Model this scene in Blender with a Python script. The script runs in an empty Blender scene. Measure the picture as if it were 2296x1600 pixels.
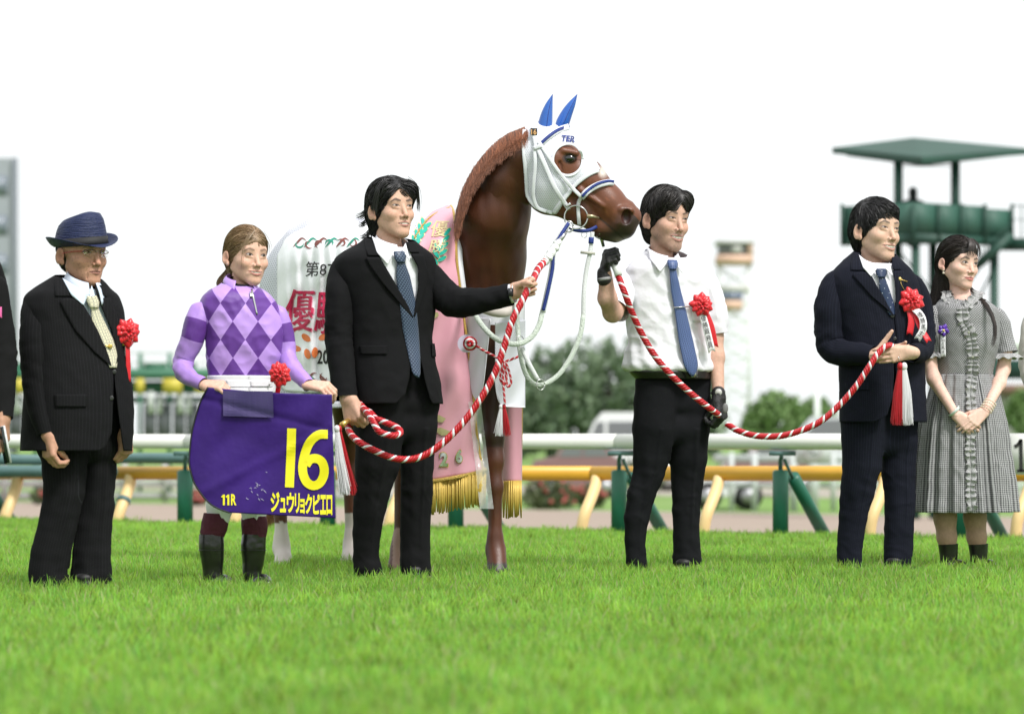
import bpy, math, random
import numpy as np
from mathutils import Matrix, Vector
random.seed(7); RNG = np.random.default_rng(7)
SC = bpy.context.scene
COL = SC.collection
# ------------------------------------------------------------------ camera, sky, sun
FPX, HY, CH = 7400.0, 970.0, 0.66          # focal length in reference px, horizon row, camera height (m)
def W(x, y, D):                             # reference pixel + distance -> world point
    return np.array([(x-1148.0)/FPX*D, D, CH-(y-HY)/FPX*D])
cam_d = bpy.data.cameras.new('camera'); cam = bpy.data.objects.new('camera', cam_d); COL.objects.link(cam)
cam.location = (0, 0, CH); cam.rotation_euler = (math.radians(90), 0, 0)
cam_d.sensor_width = 36; cam_d.lens = 36*FPX/2296; cam_d.shift_y = (HY-800)/2296
cam_d.clip_start = 0.5; cam_d.clip_end = 3000
cam_d.dof.use_dof = True; cam_d.dof.focus_distance = 14.7; cam_d.dof.aperture_fstop = 3.0
SC.camera = cam
wd = bpy.data.worlds.new('World'); SC.world = wd; wd.use_nodes = True
nt = wd.node_tree; nt.nodes.clear()
sky = nt.nodes.new('ShaderNodeTexSky'); sky.sky_type = 'NISHITA'; sky.sun_disc = False
SUN_EL, SUN_AZ = math.radians(52), math.radians(140)      # azimuth clockwise from +Y
sky.sun_elevation = SUN_EL; sky.sun_rotation = SUN_AZ; sky.dust_density = 4; sky.air_density = 1.5
hs = nt.nodes.new('ShaderNodeHueSaturation'); hs.inputs['Saturation'].default_value = 0.12
mx = nt.nodes.new('ShaderNodeMix'); mx.data_type = 'RGBA'; mx.inputs[0].default_value = 0.80
mx.inputs[7].default_value = (8.6, 8.9, 8.95, 1)          # even overcast veil over the sky
bg = nt.nodes.new('ShaderNodeBackground'); bg.inputs['Strength'].default_value = 0.108
wo = nt.nodes.new('ShaderNodeOutputWorld')
nt.links.new(sky.outputs[0], hs.inputs['Color']); nt.links.new(hs.outputs[0], mx.inputs[6])
nt.links.new(mx.outputs[2], bg.inputs['Color']); nt.links.new(bg.outputs[0], wo.inputs[0])
sd = bpy.data.lights.new('sun', 'SUN'); sd.energy = 2.6; sd.angle = math.radians(13); sd.color = (1, .97, .93)
sun = bpy.data.objects.new('sun', sd); COL.objects.link(sun)
sdir = Vector((math.sin(SUN_AZ)*math.cos(SUN_EL), math.cos(SUN_AZ)*math.cos(SUN_EL), math.sin(SUN_EL)))
sun.rotation_euler = sdir.to_track_quat('Z', 'Y').to_euler(); sun.location = (0, 0, 30)
SC.view_settings.view_transform = 'Standard'; SC.view_settings.look = 'None'
SC.view_settings.exposure = 0.42; SC.view_settings.gamma = 1
SC.cycles.max_bounces = 8; SC.cycles.transparent_max_bounces = 12

# ------------------------------------------------------------------ materials
MATS = {}
def mat(name, col=(.5, .5, .5), rough=.6, metal=0, spec=.5, bump=0, bscale=80, var=0, vscale=8, sheen=0,
        vcol=None, alpha=None, sss=0, trans=0, pattern=None, coat=0, bstretch=None, aniso=0, col2=None, roughv=None):
    """procedural Principled material; var = brightness variation by noise, bump = fine relief"""
    if name in MATS: return MATS[name]
    m = bpy.data.materials.new(name); m.use_nodes = True; MATS[name] = m
    t = m.node_tree; N = t.nodes; L = t.links
    b = N['Principled BSDF']
    b.inputs['Roughness'].default_value = rough; b.inputs['Metallic'].default_value = metal
    b.inputs['Specular IOR Level'].default_value = spec
    b.inputs['Sheen Weight'].default_value = sheen; b.inputs['Sheen Roughness'].default_value = .4
    b.inputs['Coat Weight'].default_value = coat
    if aniso: b.inputs['Anisotropic'].default_value = aniso
    if sss:
        b.inputs['Subsurface Weight'].default_value = sss; b.inputs['Subsurface Radius'].default_value = (.012, .005, .003)
        b.inputs['Subsurface Scale'].default_value = 1.0
    if alpha is not None: b.inputs['Alpha'].default_value = alpha
    if trans: b.inputs['Transmission Weight'].default_value = trans
    c = (*col, 1); b.inputs['Base Color'].default_value = c
    src = None
    if vcol:
        a = N.new('ShaderNodeVertexColor'); a.layer_name = vcol; src = a.outputs[0]
    if pattern:
        src = pattern(N, L, c)
    tc = N.new('ShaderNodeTexCoord')
    vec = tc.outputs['Object']
    if bstretch:
        mp = N.new('ShaderNodeMapping'); mp.inputs['Scale'].default_value = bstretch; L.new(vec, mp.inputs[0]); vec = mp.outputs[0]
    if var:
        no = N.new('ShaderNodeTexNoise'); no.inputs['Scale'].default_value = vscale; no.inputs['Detail'].default_value = 4
        L.new(vec, no.inputs['Vector'])
        r = N.new('ShaderNodeMapRange'); r.inputs[1].default_value = .3; r.inputs[2].default_value = .7
        r.inputs[3].default_value = 1-var; r.inputs[4].default_value = 1+var; L.new(no.outputs[0], r.inputs[0])
        mxx = N.new('ShaderNodeMix'); mxx.data_type = 'RGBA'; mxx.blend_type = 'MULTIPLY'; mxx.inputs[0].default_value = 1
        if src is None: mxx.inputs[6].default_value = c
        else: L.new(src, mxx.inputs[6])
        L.new(r.outputs[0], mxx.inputs[7]); src = mxx.outputs[2]
    if col2 is not None:
        no = N.new('ShaderNodeTexNoise'); no.inputs['Scale'].default_value = vscale*.6; no.inputs['Detail'].default_value = 5
        L.new(vec, no.inputs['Vector'])
        r = N.new('ShaderNodeMapRange'); r.inputs[1].default_value = .42; r.inputs[2].default_value = .6; L.new(no.outputs[0], r.inputs[0])
        mxx = N.new('ShaderNodeMix'); mxx.data_type = 'RGBA'; L.new(r.outputs[0], mxx.inputs[0])
        if src is None: mxx.inputs[6].default_value = c
        else: L.new(src, mxx.inputs[6])
        mxx.inputs[7].default_value = (*col2, 1); src = mxx.outputs[2]
    if src is not None: L.new(src, b.inputs['Base Color'])
    if bump:
        no = N.new('ShaderNodeTexNoise'); no.inputs['Scale'].default_value = bscale; no.inputs['Detail'].default_value = 3
        L.new(vec, no.inputs['Vector'])
        bp = N.new('ShaderNodeBump'); bp.inputs['Strength'].default_value = bump; bp.inputs['Distance'].default_value = .01
        L.new(no.outputs[0], bp.inputs['Height']); L.new(bp.outputs[0], b.inputs['Normal'])
    return m
def nmath(N, L, op, a, b=None, c=None):
    n = N.new('ShaderNodeMath'); n.operation = op
    for i, v in enumerate((a, b, c)):
        if v is None: continue
        if isinstance(v, (int, float)): n.inputs[i].default_value = v
        else: L.new(v, n.inputs[i])
    return n.outputs[0]
def uvsep(N, L):
    t = N.new('ShaderNodeUVMap'); s = N.new('ShaderNodeSeparateXYZ'); L.new(t.outputs[0], s.inputs[0])
    return s.outputs[0], s.outputs[1]
def mixc(N, L, fac, c1, c2):
    m = N.new('ShaderNodeMix'); m.data_type = 'RGBA'
    L.new(fac, m.inputs[0])
    for i, c in ((6, c1), (7, c2)):
        if isinstance(c, tuple): m.inputs[i].default_value = c if len(c) == 4 else (*c, 1)
        else: L.new(c, m.inputs[i])
    return m.outputs[2]
def p_stripes(period, width, col2):         # thin vertical stripes along U
    def f(N, L, c):
        u, v = uvsep(N, L)
        fr = nmath(N, L, 'FRACT', nmath(N, L, 'MULTIPLY', u, 1/period))
        k = nmath(N, L, 'LESS_THAN', fr, width/period)
        return mixc(N, L, k, c, col2)
    return f
def p_gingham(period, rot, dark, light):
    def f(N, L, c):
        u, v = uvsep(N, L)
        cs, sn = math.cos(rot)/period, math.sin(rot)/period
        a = nmath(N, L, 'ADD', nmath(N, L, 'MULTIPLY', u, cs), nmath(N, L, 'MULTIPLY', v, sn))
        b = nmath(N, L, 'SUBTRACT', nmath(N, L, 'MULTIPLY', v, cs), nmath(N, L, 'MULTIPLY', u, sn))
        A = nmath(N, L, 'GREATER_THAN', nmath(N, L, 'FRACT', a), .5); B = nmath(N, L, 'GREATER_THAN', nmath(N, L, 'FRACT', b), .5)
        s = nmath(N, L, 'MULTIPLY', nmath(N, L, 'ADD', A, B), .5)
        return mixc(N, L, s, dark, light)
    return f
def p_diamonds(px, pz, dark, light):
    def f(N, L, c):
        u, v = uvsep(N, L)
        U = nmath(N, L, 'MULTIPLY', u, 1/px); V = nmath(N, L, 'MULTIPLY', v, 1/pz)
        a = nmath(N, L, 'FLOOR', nmath(N, L, 'ADD', U, V)); b = nmath(N, L, 'FLOOR', nmath(N, L, 'SUBTRACT', U, V))
        s = nmath(N, L, 'FLOORED_MODULO', nmath(N, L, 'ADD', a, b), 2)
        return mixc(N, L, nmath(N, L, 'GREATER_THAN', s, .5), dark, light)
    return f
def p_band(v0, v1, dark, light):            # one dark band between two heights of V
    def f(N, L, c):
        u, v = uvsep(N, L)
        k = nmath(N, L, 'MULTIPLY', nmath(N, L, 'GREATER_THAN', v, v0), nmath(N, L, 'LESS_THAN', v, v1))
        return mixc(N, L, k, light, dark)
    return f
def p_dots(px, pz, r, base, dot, stag=True):
    def f(N, L, c):
        u, v = uvsep(N, L)
        V = nmath(N, L, 'MULTIPLY', v, 1/pz)
        row = nmath(N, L, 'FLOORED_MODULO', nmath(N, L, 'FLOOR', V), 2)
        U = nmath(N, L, 'ADD', nmath(N, L, 'MULTIPLY', u, 1/px), nmath(N, L, 'MULTIPLY', row, .5 if stag else 0))
        fu = nmath(N, L, 'MULTIPLY', nmath(N, L, 'SUBTRACT', nmath(N, L, 'FRACT', U), .5), px)
        fv = nmath(N, L, 'MULTIPLY', nmath(N, L, 'SUBTRACT', nmath(N, L, 'FRACT', V), .5), pz)
        d = nmath(N, L, 'SQRT', nmath(N, L, 'ADD', nmath(N, L, 'MULTIPLY', fu, fu), nmath(N, L, 'MULTIPLY', fv, fv)))
        return mixc(N, L, nmath(N, L, 'LESS_THAN', d, r), base, dot)
    return f
def p_rings(px, pz, r, w, base, ring):      # rows of small open rings (tie print)
    def f(N, L, c):
        u, v = uvsep(N, L)
        V = nmath(N, L, 'MULTIPLY', v, 1/pz)
        row = nmath(N, L, 'FLOORED_MODULO', nmath(N, L, 'FLOOR', V), 2)
        U = nmath(N, L, 'ADD', nmath(N, L, 'MULTIPLY', u, 1/px), nmath(N, L, 'MULTIPLY', row, .5))
        fu = nmath(N, L, 'MULTIPLY', nmath(N, L, 'SUBTRACT', nmath(N, L, 'FRACT', U), .5), px)
        fv = nmath(N, L, 'MULTIPLY', nmath(N, L, 'SUBTRACT', nmath(N, L, 'FRACT', V), .5), pz)
        d = nmath(N, L, 'SQRT', nmath(N, L, 'ADD', nmath(N, L, 'MULTIPLY', fu, fu), nmath(N, L, 'MULTIPLY', fv, fv)))
        k = nmath(N, L, 'LESS_THAN', nmath(N, L, 'ABSOLUTE', nmath(N, L, 'SUBTRACT', d, r)), w)
        return mixc(N, L, k, base, ring)
    return f

# ------------------------------------------------------------------ objects
def thing(name, label, cat, loc=(0, 0, 0), group=None):
    o = bpy.data.objects.new(name, None); COL.objects.link(o); o.location = tuple(float(v) for v in loc)
    o['label'] = label; o['category'] = cat; o.empty_display_size = .1
    if group: o['group'] = group
    return o
def tag(o, label, cat, group=None):
    o['label'] = label; o['category'] = cat
    if group: o['group'] = group
    return o
def origin_of(p):
    v = np.zeros(3)
    while p is not None:
        v = v+np.array(p.location); p = p.parent
    return v
def mk(name, V, F, m, parent=None, uv=None, col=None, smooth=True, kind=None, loc=None, colname='Col', solid=0):
    """one mesh object from world-space vertices; F = quad/tri array or list of faces"""
    V = np.asarray(V, dtype=np.float64)
    if loc is None: off = origin_of(parent)
    else: off = np.asarray(loc, dtype=np.float64)
    me = bpy.data.meshes.new(name)
    if isinstance(F, np.ndarray):
        nf, k = F.shape
        me.vertices.add(len(V)); me.vertices.foreach_set('co', (V-off).astype(np.float32).ravel())
        me.loops.add(nf*k); me.loops.foreach_set('vertex_index', F.astype(np.int32).ravel())
        me.polygons.add(nf); me.polygons.foreach_set('loop_start', np.arange(0, nf*k, k, dtype=np.int32))
        me.polygons.foreach_set('loop_total', np.full(nf, k, dtype=np.int32)); me.update(calc_edges=True)
    else:
        me.from_pydata([tuple(v) for v in (V-off)], [], [tuple(int(i) for i in f) for f in F])
    if smooth and len(me.polygons): me.polygons.foreach_set('use_smooth', np.ones(len(me.polygons), dtype=bool))
    if uv is not None:
        li = np.empty(len(me.loops), dtype=np.int32); me.loops.foreach_get('vertex_index', li)
        l = me.uv_layers.new(name='UVMap'); l.data.foreach_set('uv', np.asarray(uv, dtype=np.float32)[li].ravel())
    if col is not None:
        a = me.color_attributes.new(colname, 'FLOAT_COLOR', 'POINT')
        c = np.ones((len(V), 4), dtype=np.float32); c[:, :3] = col; a.data.foreach_set('color', c.ravel())
    if m is not None: me.materials.append(m)
    me.validate()
    o = bpy.data.objects.new(name, me); COL.objects.link(o)
    if parent is not None: o.parent = parent
    if loc is not None: o.location = tuple(off)
    if kind: o['kind'] = kind
    if solid:
        s = o.modifiers.new('solid', 'SOLIDIFY'); s.thickness = solid; s.offset = -1
    return o
def join(parts):                            # merge (V,F[,extra]) pieces of equal face size
    Vs, Fs, n = [], [], 0
    for p in parts:
        Vs.append(p[0]); Fs.append(np.asarray(p[1])+n); n += len(p[0])
    return np.concatenate(Vs), np.concatenate(Fs)
def grid_faces(nv, nu, wrap=False):
    i = np.arange(nv-1)[:, None]; j = np.arange(nu if wrap else nu-1)[None, :]
    a = i*nu+j; b = i*nu+(j+1) % nu
    return np.stack([a, b, b+nu, a+nu], -1).reshape(-1, 4)
def box(c, s, R=None):                      # centre, full sizes
    s = np.array(s)/2
    v = np.array([[x, y, z] for z in (-1, 1) for y in (-1, 1) for x in (-1, 1)])*s
    if R is not None: v = v@np.asarray(R).T
    return v+np.asarray(c), np.array([[0, 2, 3, 1], [4, 5, 7, 6], [0, 1, 5, 4], [2, 6, 7, 3], [0, 4, 6, 2], [1, 3, 7, 5]])
def beam(a, b, w, h=None):                  # rectangular bar between two points
    a, b = np.asarray(a, float), np.asarray(b, float); h = h or w
    d = b-a; L = np.linalg.norm(d); d /= L
    up = np.array([0, 0, 1.]) if abs(d[2]) < .95 else np.array([0, 1., 0])
    s = np.cross(d, up); s /= np.linalg.norm(s); u = np.cross(s, d)
    return box((a+b)/2, (w, L, h), np.stack([s, d, u], 1))
def smoothpath(P, n):
    """Catmull-Rom through control rows P (k,d) sampled at n points, uniform in chord length"""
    P = np.asarray(P, float)
    if len(P) == 2: return P[0]+(P[1]-P[0])*np.linspace(0, 1, n)[:, None]
    Q = np.vstack([2*P[0]-P[1], P, 2*P[-1]-P[-2]])
    seg = np.linalg.norm(np.diff(P[:, :3], axis=0), axis=1)+1e-9; cum = np.r_[0, np.cumsum(seg)]
    s = np.linspace(0, cum[-1], n); k = np.clip(np.searchsorted(cum, s, side='right')-1, 0, len(seg)-1)
    t = ((s-cum[k])/seg[k])[:, None]
    p0, p1, p2, p3 = Q[k], Q[k+1], Q[k+2], Q[k+3]
    return .5*((2*p1)+(-p0+p2)*t+(2*p0-5*p1+4*p2-p3)*t*t+(-p0+3*p1-3*p2+p3)*t**3)
def frames(P, up=(0, 0, 1)):
    T = np.gradient(P, axis=0); T /= np.linalg.norm(T, axis=1)[:, None]+1e-12
    A = np.zeros_like(T); a = np.array(up, float)
    if abs(T[0]@a) > .95: a = np.array([0, 1., 0])
    for i in range(len(P)):
        a = a-T[i]*(a@T[i]); a /= np.linalg.norm(a)+1e-12; A[i] = a
    return T, A, np.cross(T, A)
def tube(path, r, nu=10, n=None, caps=True, sq=1.0):
    """tube along control path; r scalar or per control point; sq flattens along the second axis"""
    P = np.asarray(path, float)
    if np.isscalar(r): r = np.full(len(P), r)
    if n: Q = smoothpath(np.c_[P, r], n); P, r = Q[:, :3], Q[:, 3]
    r = np.asarray(r, float); T, A, B = frames(P)
    th = np.linspace(0, 2*np.pi, nu, endpoint=False)
    V = P[:, None, :]+r[:, None, None]*(np.cos(th)[None, :, None]*A[:, None, :]+sq*np.sin(th)[None, :, None]*B[:, None, :])
    V = V.reshape(-1, 3); F = grid_faces(len(P), nu, True)
    if caps:
        n0 = len(V); V = np.vstack([V, P[0], P[-1]])
        j = np.arange(nu); jn = (j+1) % nu; e = (len(P)-1)*nu
        F = np.vstack([F, np.stack([jn, j, np.full(nu, n0), np.full(nu, n0)], 1), np.stack([e+j, e+jn, np.full(nu, n0+1), np.full(nu, n0+1)], 1)])
    return V, F
def fixq(F):                                # faces with doubled last index -> list form
    return [tuple(f[:3]) if f[2] == f[3] else tuple(f) for f in np.asarray(F).tolist()]
def mkq(name, VF, m, parent=None, **k):
    return mk(name, VF[0], fixq(VF[1]), m, parent, **k)
def sphere(c, r, nu=12, nv=8, R=None):
    r = np.broadcast_to(np.asarray(r, float), 3)
    th = np.linspace(0, np.pi, nv+1); ph = np.linspace(0, 2*np.pi, nu, endpoint=False)
    V = np.stack([np.sin(th)[:, None]*np.cos(ph), np.sin(th)[:, None]*np.sin(ph), np.cos(th)[:, None]+0*ph], -1)
    V = V.reshape(-1, 3)*r
    if R is not None: V = V@np.asarray(R).T
    return V+np.asarray(c), grid_faces(nv+1, nu, True)[:, ::-1]
def Rz(a): c, s = math.cos(a), math.sin(a); return np.array([[c, -s, 0], [s, c, 0], [0, 0, 1.]])
def Rx(a): c, s = math.cos(a), math.sin(a); return np.array([[1., 0, 0], [0, c, -s], [0, s, c]])
def Ry(a): c, s = math.cos(a), math.sin(a); return np.array([[c, 0, s], [0, 1., 0], [-s, 0, c]])
_nd = np.random.default_rng(3).normal(size=(24, 3)); _nd /= np.linalg.norm(_nd, axis=1)[:, None]; _np = np.random.default_rng(4).uniform(0, 6.28, 24)
def noise(P, scale, seed=0):
    """smooth band-limited noise in [-1,1] from summed sines"""
    P = np.asarray(P)*scale; o = 0
    for k in range(7):
        i = (k+seed*5) % 24; o = o+np.sin(P@_nd[i]*(1+.35*k)*2+_np[i]+seed)*np.sin(P@_nd[(i+7) % 24]*(1.3+.2*k)+_np[(i+3) % 24])
    return o/3.0
def text_geo(s, size=1.0, offset=0.0, space=1.0):
    """flat filled lettering -> (V2 (n,2), faces) centred on its box, height scaled so em = size"""
    c = bpy.data.curves.new('t', 'FONT'); c.body = s; c.size = size; c.offset = offset; c.space_character = space
    c.fill_mode = 'FRONT'; c.resolution_u = 3
    o = bpy.data.objects.new('t', c); COL.objects.link(o)
    bpy.context.view_layer.update()
    dg = bpy.context.evaluated_depsgraph_get(); me = bpy.data.meshes.new_from_object(o.evaluated_get(dg))
    V = np.array([v.co[:2] for v in me.vertices]); F = [tuple(p.vertices) for p in me.polygons]
    bpy.data.objects.remove(o); bpy.data.curves.remove(c); bpy.data.meshes.remove(me)
    if len(V) == 0: V = np.zeros((3, 2)); F = [(0, 1, 2)]
    return V, F
def densify(V2, F, thr=5.0):
    """split long edges of flat print so that it follows a curved sheet"""
    import bmesh
    bm = bmesh.new(); vs = [bm.verts.new((float(x), float(y), 0)) for x, y in V2]
    for f in (F.tolist() if isinstance(F, np.ndarray) else F):
        try: bm.faces.new([vs[i] for i in f])
        except ValueError: pass
    bmesh.ops.triangulate(bm, faces=bm.faces[:])
    for _ in range(5):
        es = [e for e in bm.edges if e.calc_length() > thr]
        if not es: break
        bmesh.ops.subdivide_edges(bm, edges=es, cuts=1); bmesh.ops.triangulate(bm, faces=[f for f in bm.faces if len(f.verts) > 3])
    bm.verts.index_update(); V = np.array([v.co[:2] for v in bm.verts]); Fo = [tuple(v.index for v in f.verts) for f in bm.faces]; bm.free()
    return V, Fo
def text_fit(s, x0, y0, x1, y1, offset=0.02, slant=0):
    """lettering stretched into a pixel box, returned as (pixel x, pixel y) vertices"""
    V, F = text_geo(s, 1.0, offset)
    lo, hi = V.min(0), V.max(0); V = (V-lo)/(hi-lo)
    X = x0+V[:, 0]*(x1-x0)+slant*V[:, 1]; Y = y1-V[:, 1]*(y1-y0)
    return densify(np.stack([X, Y], 1), F)
def strokes2d(pts, w, n=24, taper=False):
    """thick 2-D stroke (in px) -> verts, quads"""
    P = smoothpath(np.c_[np.asarray(pts, float), np.zeros(len(pts))], n)[:, :2]
    T = np.gradient(P, axis=0); T /= np.linalg.norm(T, axis=1)[:, None]+1e-9; Nn = np.c_[-T[:, 1], T[:, 0]]
    ww = np.full(n, w/2.0)
    if taper: ww = ww*np.sin(np.linspace(.15, np.pi-.1, n))
    V = np.stack([P+Nn*ww[:, None]*u for u in (1, .5, 0, -.5, -1)], 1).reshape(-1, 2)
    return V, grid_faces(n, 5)

# ------------------------------------------------------------------ signed distance volumes
def d_cone(x, y, z, a, b, r1, r2):
    abx, aby, abz = b[0]-a[0], b[1]-a[1], b[2]-a[2]; L2 = abx*abx+aby*aby+abz*abz+1e-12
    px, py, pz = x-a[0], y-a[1], z-a[2]
    t = np.clip((px*abx+py*aby+pz*abz)/L2, 0, 1)
    return np.sqrt((px-t*abx)**2+(py-t*aby)**2+(pz-t*abz)**2)-(r1+(r2-r1)*t)
def d_ell(x, y, z, c, r, R):
    px, py, pz = x-c[0], y-c[1], z-c[2]
    if R is not None:
        px, py, pz = (px*R[0, 0]+py*R[1, 0]+pz*R[2, 0], px*R[0, 1]+py*R[1, 1]+pz*R[2, 1], px*R[0, 2]+py*R[1, 2]+pz*R[2, 2])
    k0 = np.sqrt((px/r[0])**2+(py/r[1])**2+(pz/r[2])**2); k1 = np.sqrt((px/r[0]**2)**2+(py/r[1]**2)**2+(pz/r[2]**2)**2)+1e-9
    return k0*(k0-1)/k1
def C_(a, b, r1, r2=None, k=.01, s=1): return ('c', np.array(a, float), np.array(b, float), r1, r1 if r2 is None else r2, k, s)
def E_(c, r, k=.01, s=1, R=None): return ('e', np.array(c, float), np.array(r, float), R, None, k, s)
def prim(p, x, y, z):
    return d_cone(x, y, z, p[1], p[2], p[3], p[4]) if p[0] == 'c' else d_ell(x, y, z, p[1], p[2], p[3])
def comb(v, d, k, s):
    if s > 0:
        h = np.clip(.5+.5*(v-d)/k, 0, 1); return v*(1-h)+d*h-k*h*(1-h)
    d = -d; h = np.clip(.5-.5*(v-d)/k, 0, 1); return v*(1-h)+d*h+k*h*(1-h)
def sdf(prims, P):
    v = np.full(len(P), 1.0)
    for p in prims: v = comb(v, prim(p, P[:, 0], P[:, 1], P[:, 2]), p[5], p[6])
    return v
def pbox(p):
    if p[0] == 'c':
        r = max(p[3], p[4]); return np.minimum(p[1], p[2])-r, np.maximum(p[1], p[2])+r
    r = p[2] if p[3] is None else np.full(3, max(p[2])); return p[1]-r, p[1]+r
def solid_mesh(prims, h, lo=None, hi=None):
    """smooth union / subtraction of primitives -> one closed quad mesh (surface nets)"""
    if lo is None:
        bs = [pbox(p) for p in prims if p[6] > 0]
        lo = np.min([b[0] for b in bs], 0)-3*h; hi = np.max([b[1] for b in bs], 0)+3*h
    lo, hi = np.asarray(lo, float), np.asarray(hi, float)
    n = np.ceil((hi-lo)/h).astype(int)+1
    ax = [lo[i]+h*np.arange(n[i]) for i in range(3)]
    v = np.full(n, .5, dtype=np.float32)
    for p in prims:
        a, b = pbox(p); m = p[5]+2.5*h
        i0 = np.clip(np.floor((a-m-lo)/h).astype(int), 0, n); i1 = np.clip(np.ceil((b+m-lo)/h).astype(int)+1, 0, n)
        if np.any(i1 <= i0): continue
        s = tuple(slice(i0[i], i1[i]) for i in range(3))
        x, y, z = ax[0][s[0]][:, None, None], ax[1][s[1]][None, :, None], ax[2][s[2]][None, None, :]
        v[s] = comb(v[s], prim(p, x, y, z), p[5], p[6])
    v[0] = v[-1] = .5; v[:, 0] = v[:, -1] = .5; v[:, :, 0] = v[:, :, -1] = .5
    ins = v < 0
    c = ins[:-1, :-1, :-1].astype(np.int8)
    for dx in (0, 1):
        for dy in (0, 1):
            for dz in (0, 1):
                if dx+dy+dz: c = c+ins[dx:n[0]-1+dx, dy:n[1]-1+dy, dz:n[2]-1+dz]
    cell = (c > 0) & (c < 8); idx = np.full(cell.shape, -1, dtype=np.int64); I = np.argwhere(cell); idx[cell] = np.arange(len(I))
    acc = np.zeros((len(I), 3)); cnt = np.zeros(len(I))
    vv = {}
    for dx in (0, 1):
        for dy in (0, 1):
            for dz in (0, 1): vv[dx, dy, dz] = v[I[:, 0]+dx, I[:, 1]+dy, I[:, 2]+dz]
    for (p, q) in [(p, q) for p in vv for q in vv if p < q and sum(abs(p[i]-q[i]) for i in range(3)) == 1]:
        A, B = vv[p], vv[q]; s = (A < 0) != (B < 0); t = np.where(s, A/(A-B+1e-20), 0)
        for i in range(3): acc[:, i] += np.where(s, p[i]+(q[i]-p[i])*t, 0)
        cnt += s
    V = lo+h*(I+acc/cnt[:, None])
    Fs = []
    for a in range(3):
        b, e = (a+1) % 3, (a+2) % 3
        sl0 = [slice(1, -1)]*3; sl0[a] = slice(0, -1); sl1 = list(sl0); sl1[a] = slice(1, None)
        A, B = ins[tuple(sl0)], ins[tuple(sl1)]
        ed = np.argwhere(A != B); base = ed.copy(); base[:, b] += 1; base[:, e] += 1
        fl = A[tuple(ed.T)]
        def at(db, de):
            q = base.copy(); q[:, b] -= db; q[:, e] -= de; return idx[q[:, 0], q[:, 1], q[:, 2]]
        Q = np.stack([at(1, 1), at(0, 1), at(0, 0), at(1, 0)], 1)
        Q[~fl] = Q[~fl][:, ::-1]; Fs.append(Q)
    F = np.concatenate(Fs); F = F[(F >= 0).all(1)]
    # one light relaxation
    for _ in range(2):
        s = np.zeros_like(V); k = np.zeros(len(V))
        for i in range(4):
            j = (i+1) % 4; np.add.at(s, F[:, i], V[F[:, j]]); np.add.at(k, F[:, i], 1)
        V = V*.5+.5*s/np.maximum(k, 1)[:, None]
    return V, F
# ================================================================== SETTING
R0 = np.array([-3.72, 24.0]); RT = np.array([.838, -.546]); RN = np.array([.546, .838])
def rail_pt(s_n, t): p = R0+RT*t+RN*s_n; return p
def gz(x, y):                               # height of the ground
    s = (np.asarray(x)-R0[0])*RN[0]+(np.asarray(y)-R0[1])*RN[1]
    return -np.clip(s/40, 0, 1)*1.0
def sheet(name, s0, s1, m, ns=12, t0=-400, t1=400, lift=0, nt_=60):
    S = np.linspace(s0, s1, ns); T = np.sinh(np.linspace(-6, 6, nt_))/np.sinh(6)*(t1-t0)/2+(t1+t0)/2
    P = R0+RT*T[None, :, None]+RN*S[:, None, None]
    Z = gz(P[..., 0], P[..., 1])+lift
    V = np.concatenate([P, Z[..., None]], -1).reshape(-1, 3)
    return mk(name, V, grid_faces(ns, nt_), m, kind='structure')
m_soil = mat('turf soil', (.10, .19, .03), .95, var=.3, vscale=20, col2=(.075, .15, .025), bump=.4, bscale=60)
m_dirt = mat('track sand', (.30, .235, .19), .95, var=.10, vscale=1.2, bump=.5, bscale=30, bstretch=(.4, 1, 1))
m_far = mat('far turf', (.13, .24, .04), .95, var=.2, vscale=.3, col2=(.16, .26, .06))
m_path = mat('gravel', (.33, .30, .25), .95, var=.15, vscale=.6)
sheet('turf', -45, -.3, m_soil)
sheet('dirt_track', -.3, 42, m_dirt, lift=-.004, ns=24)
sheet('far_turf', 42, 57, m_far, lift=0)
sheet('service_road', 57, 70, m_path)
sheet('far_ground', 70, 1500, m_far, t0=-1600, t1=1600)

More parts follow.
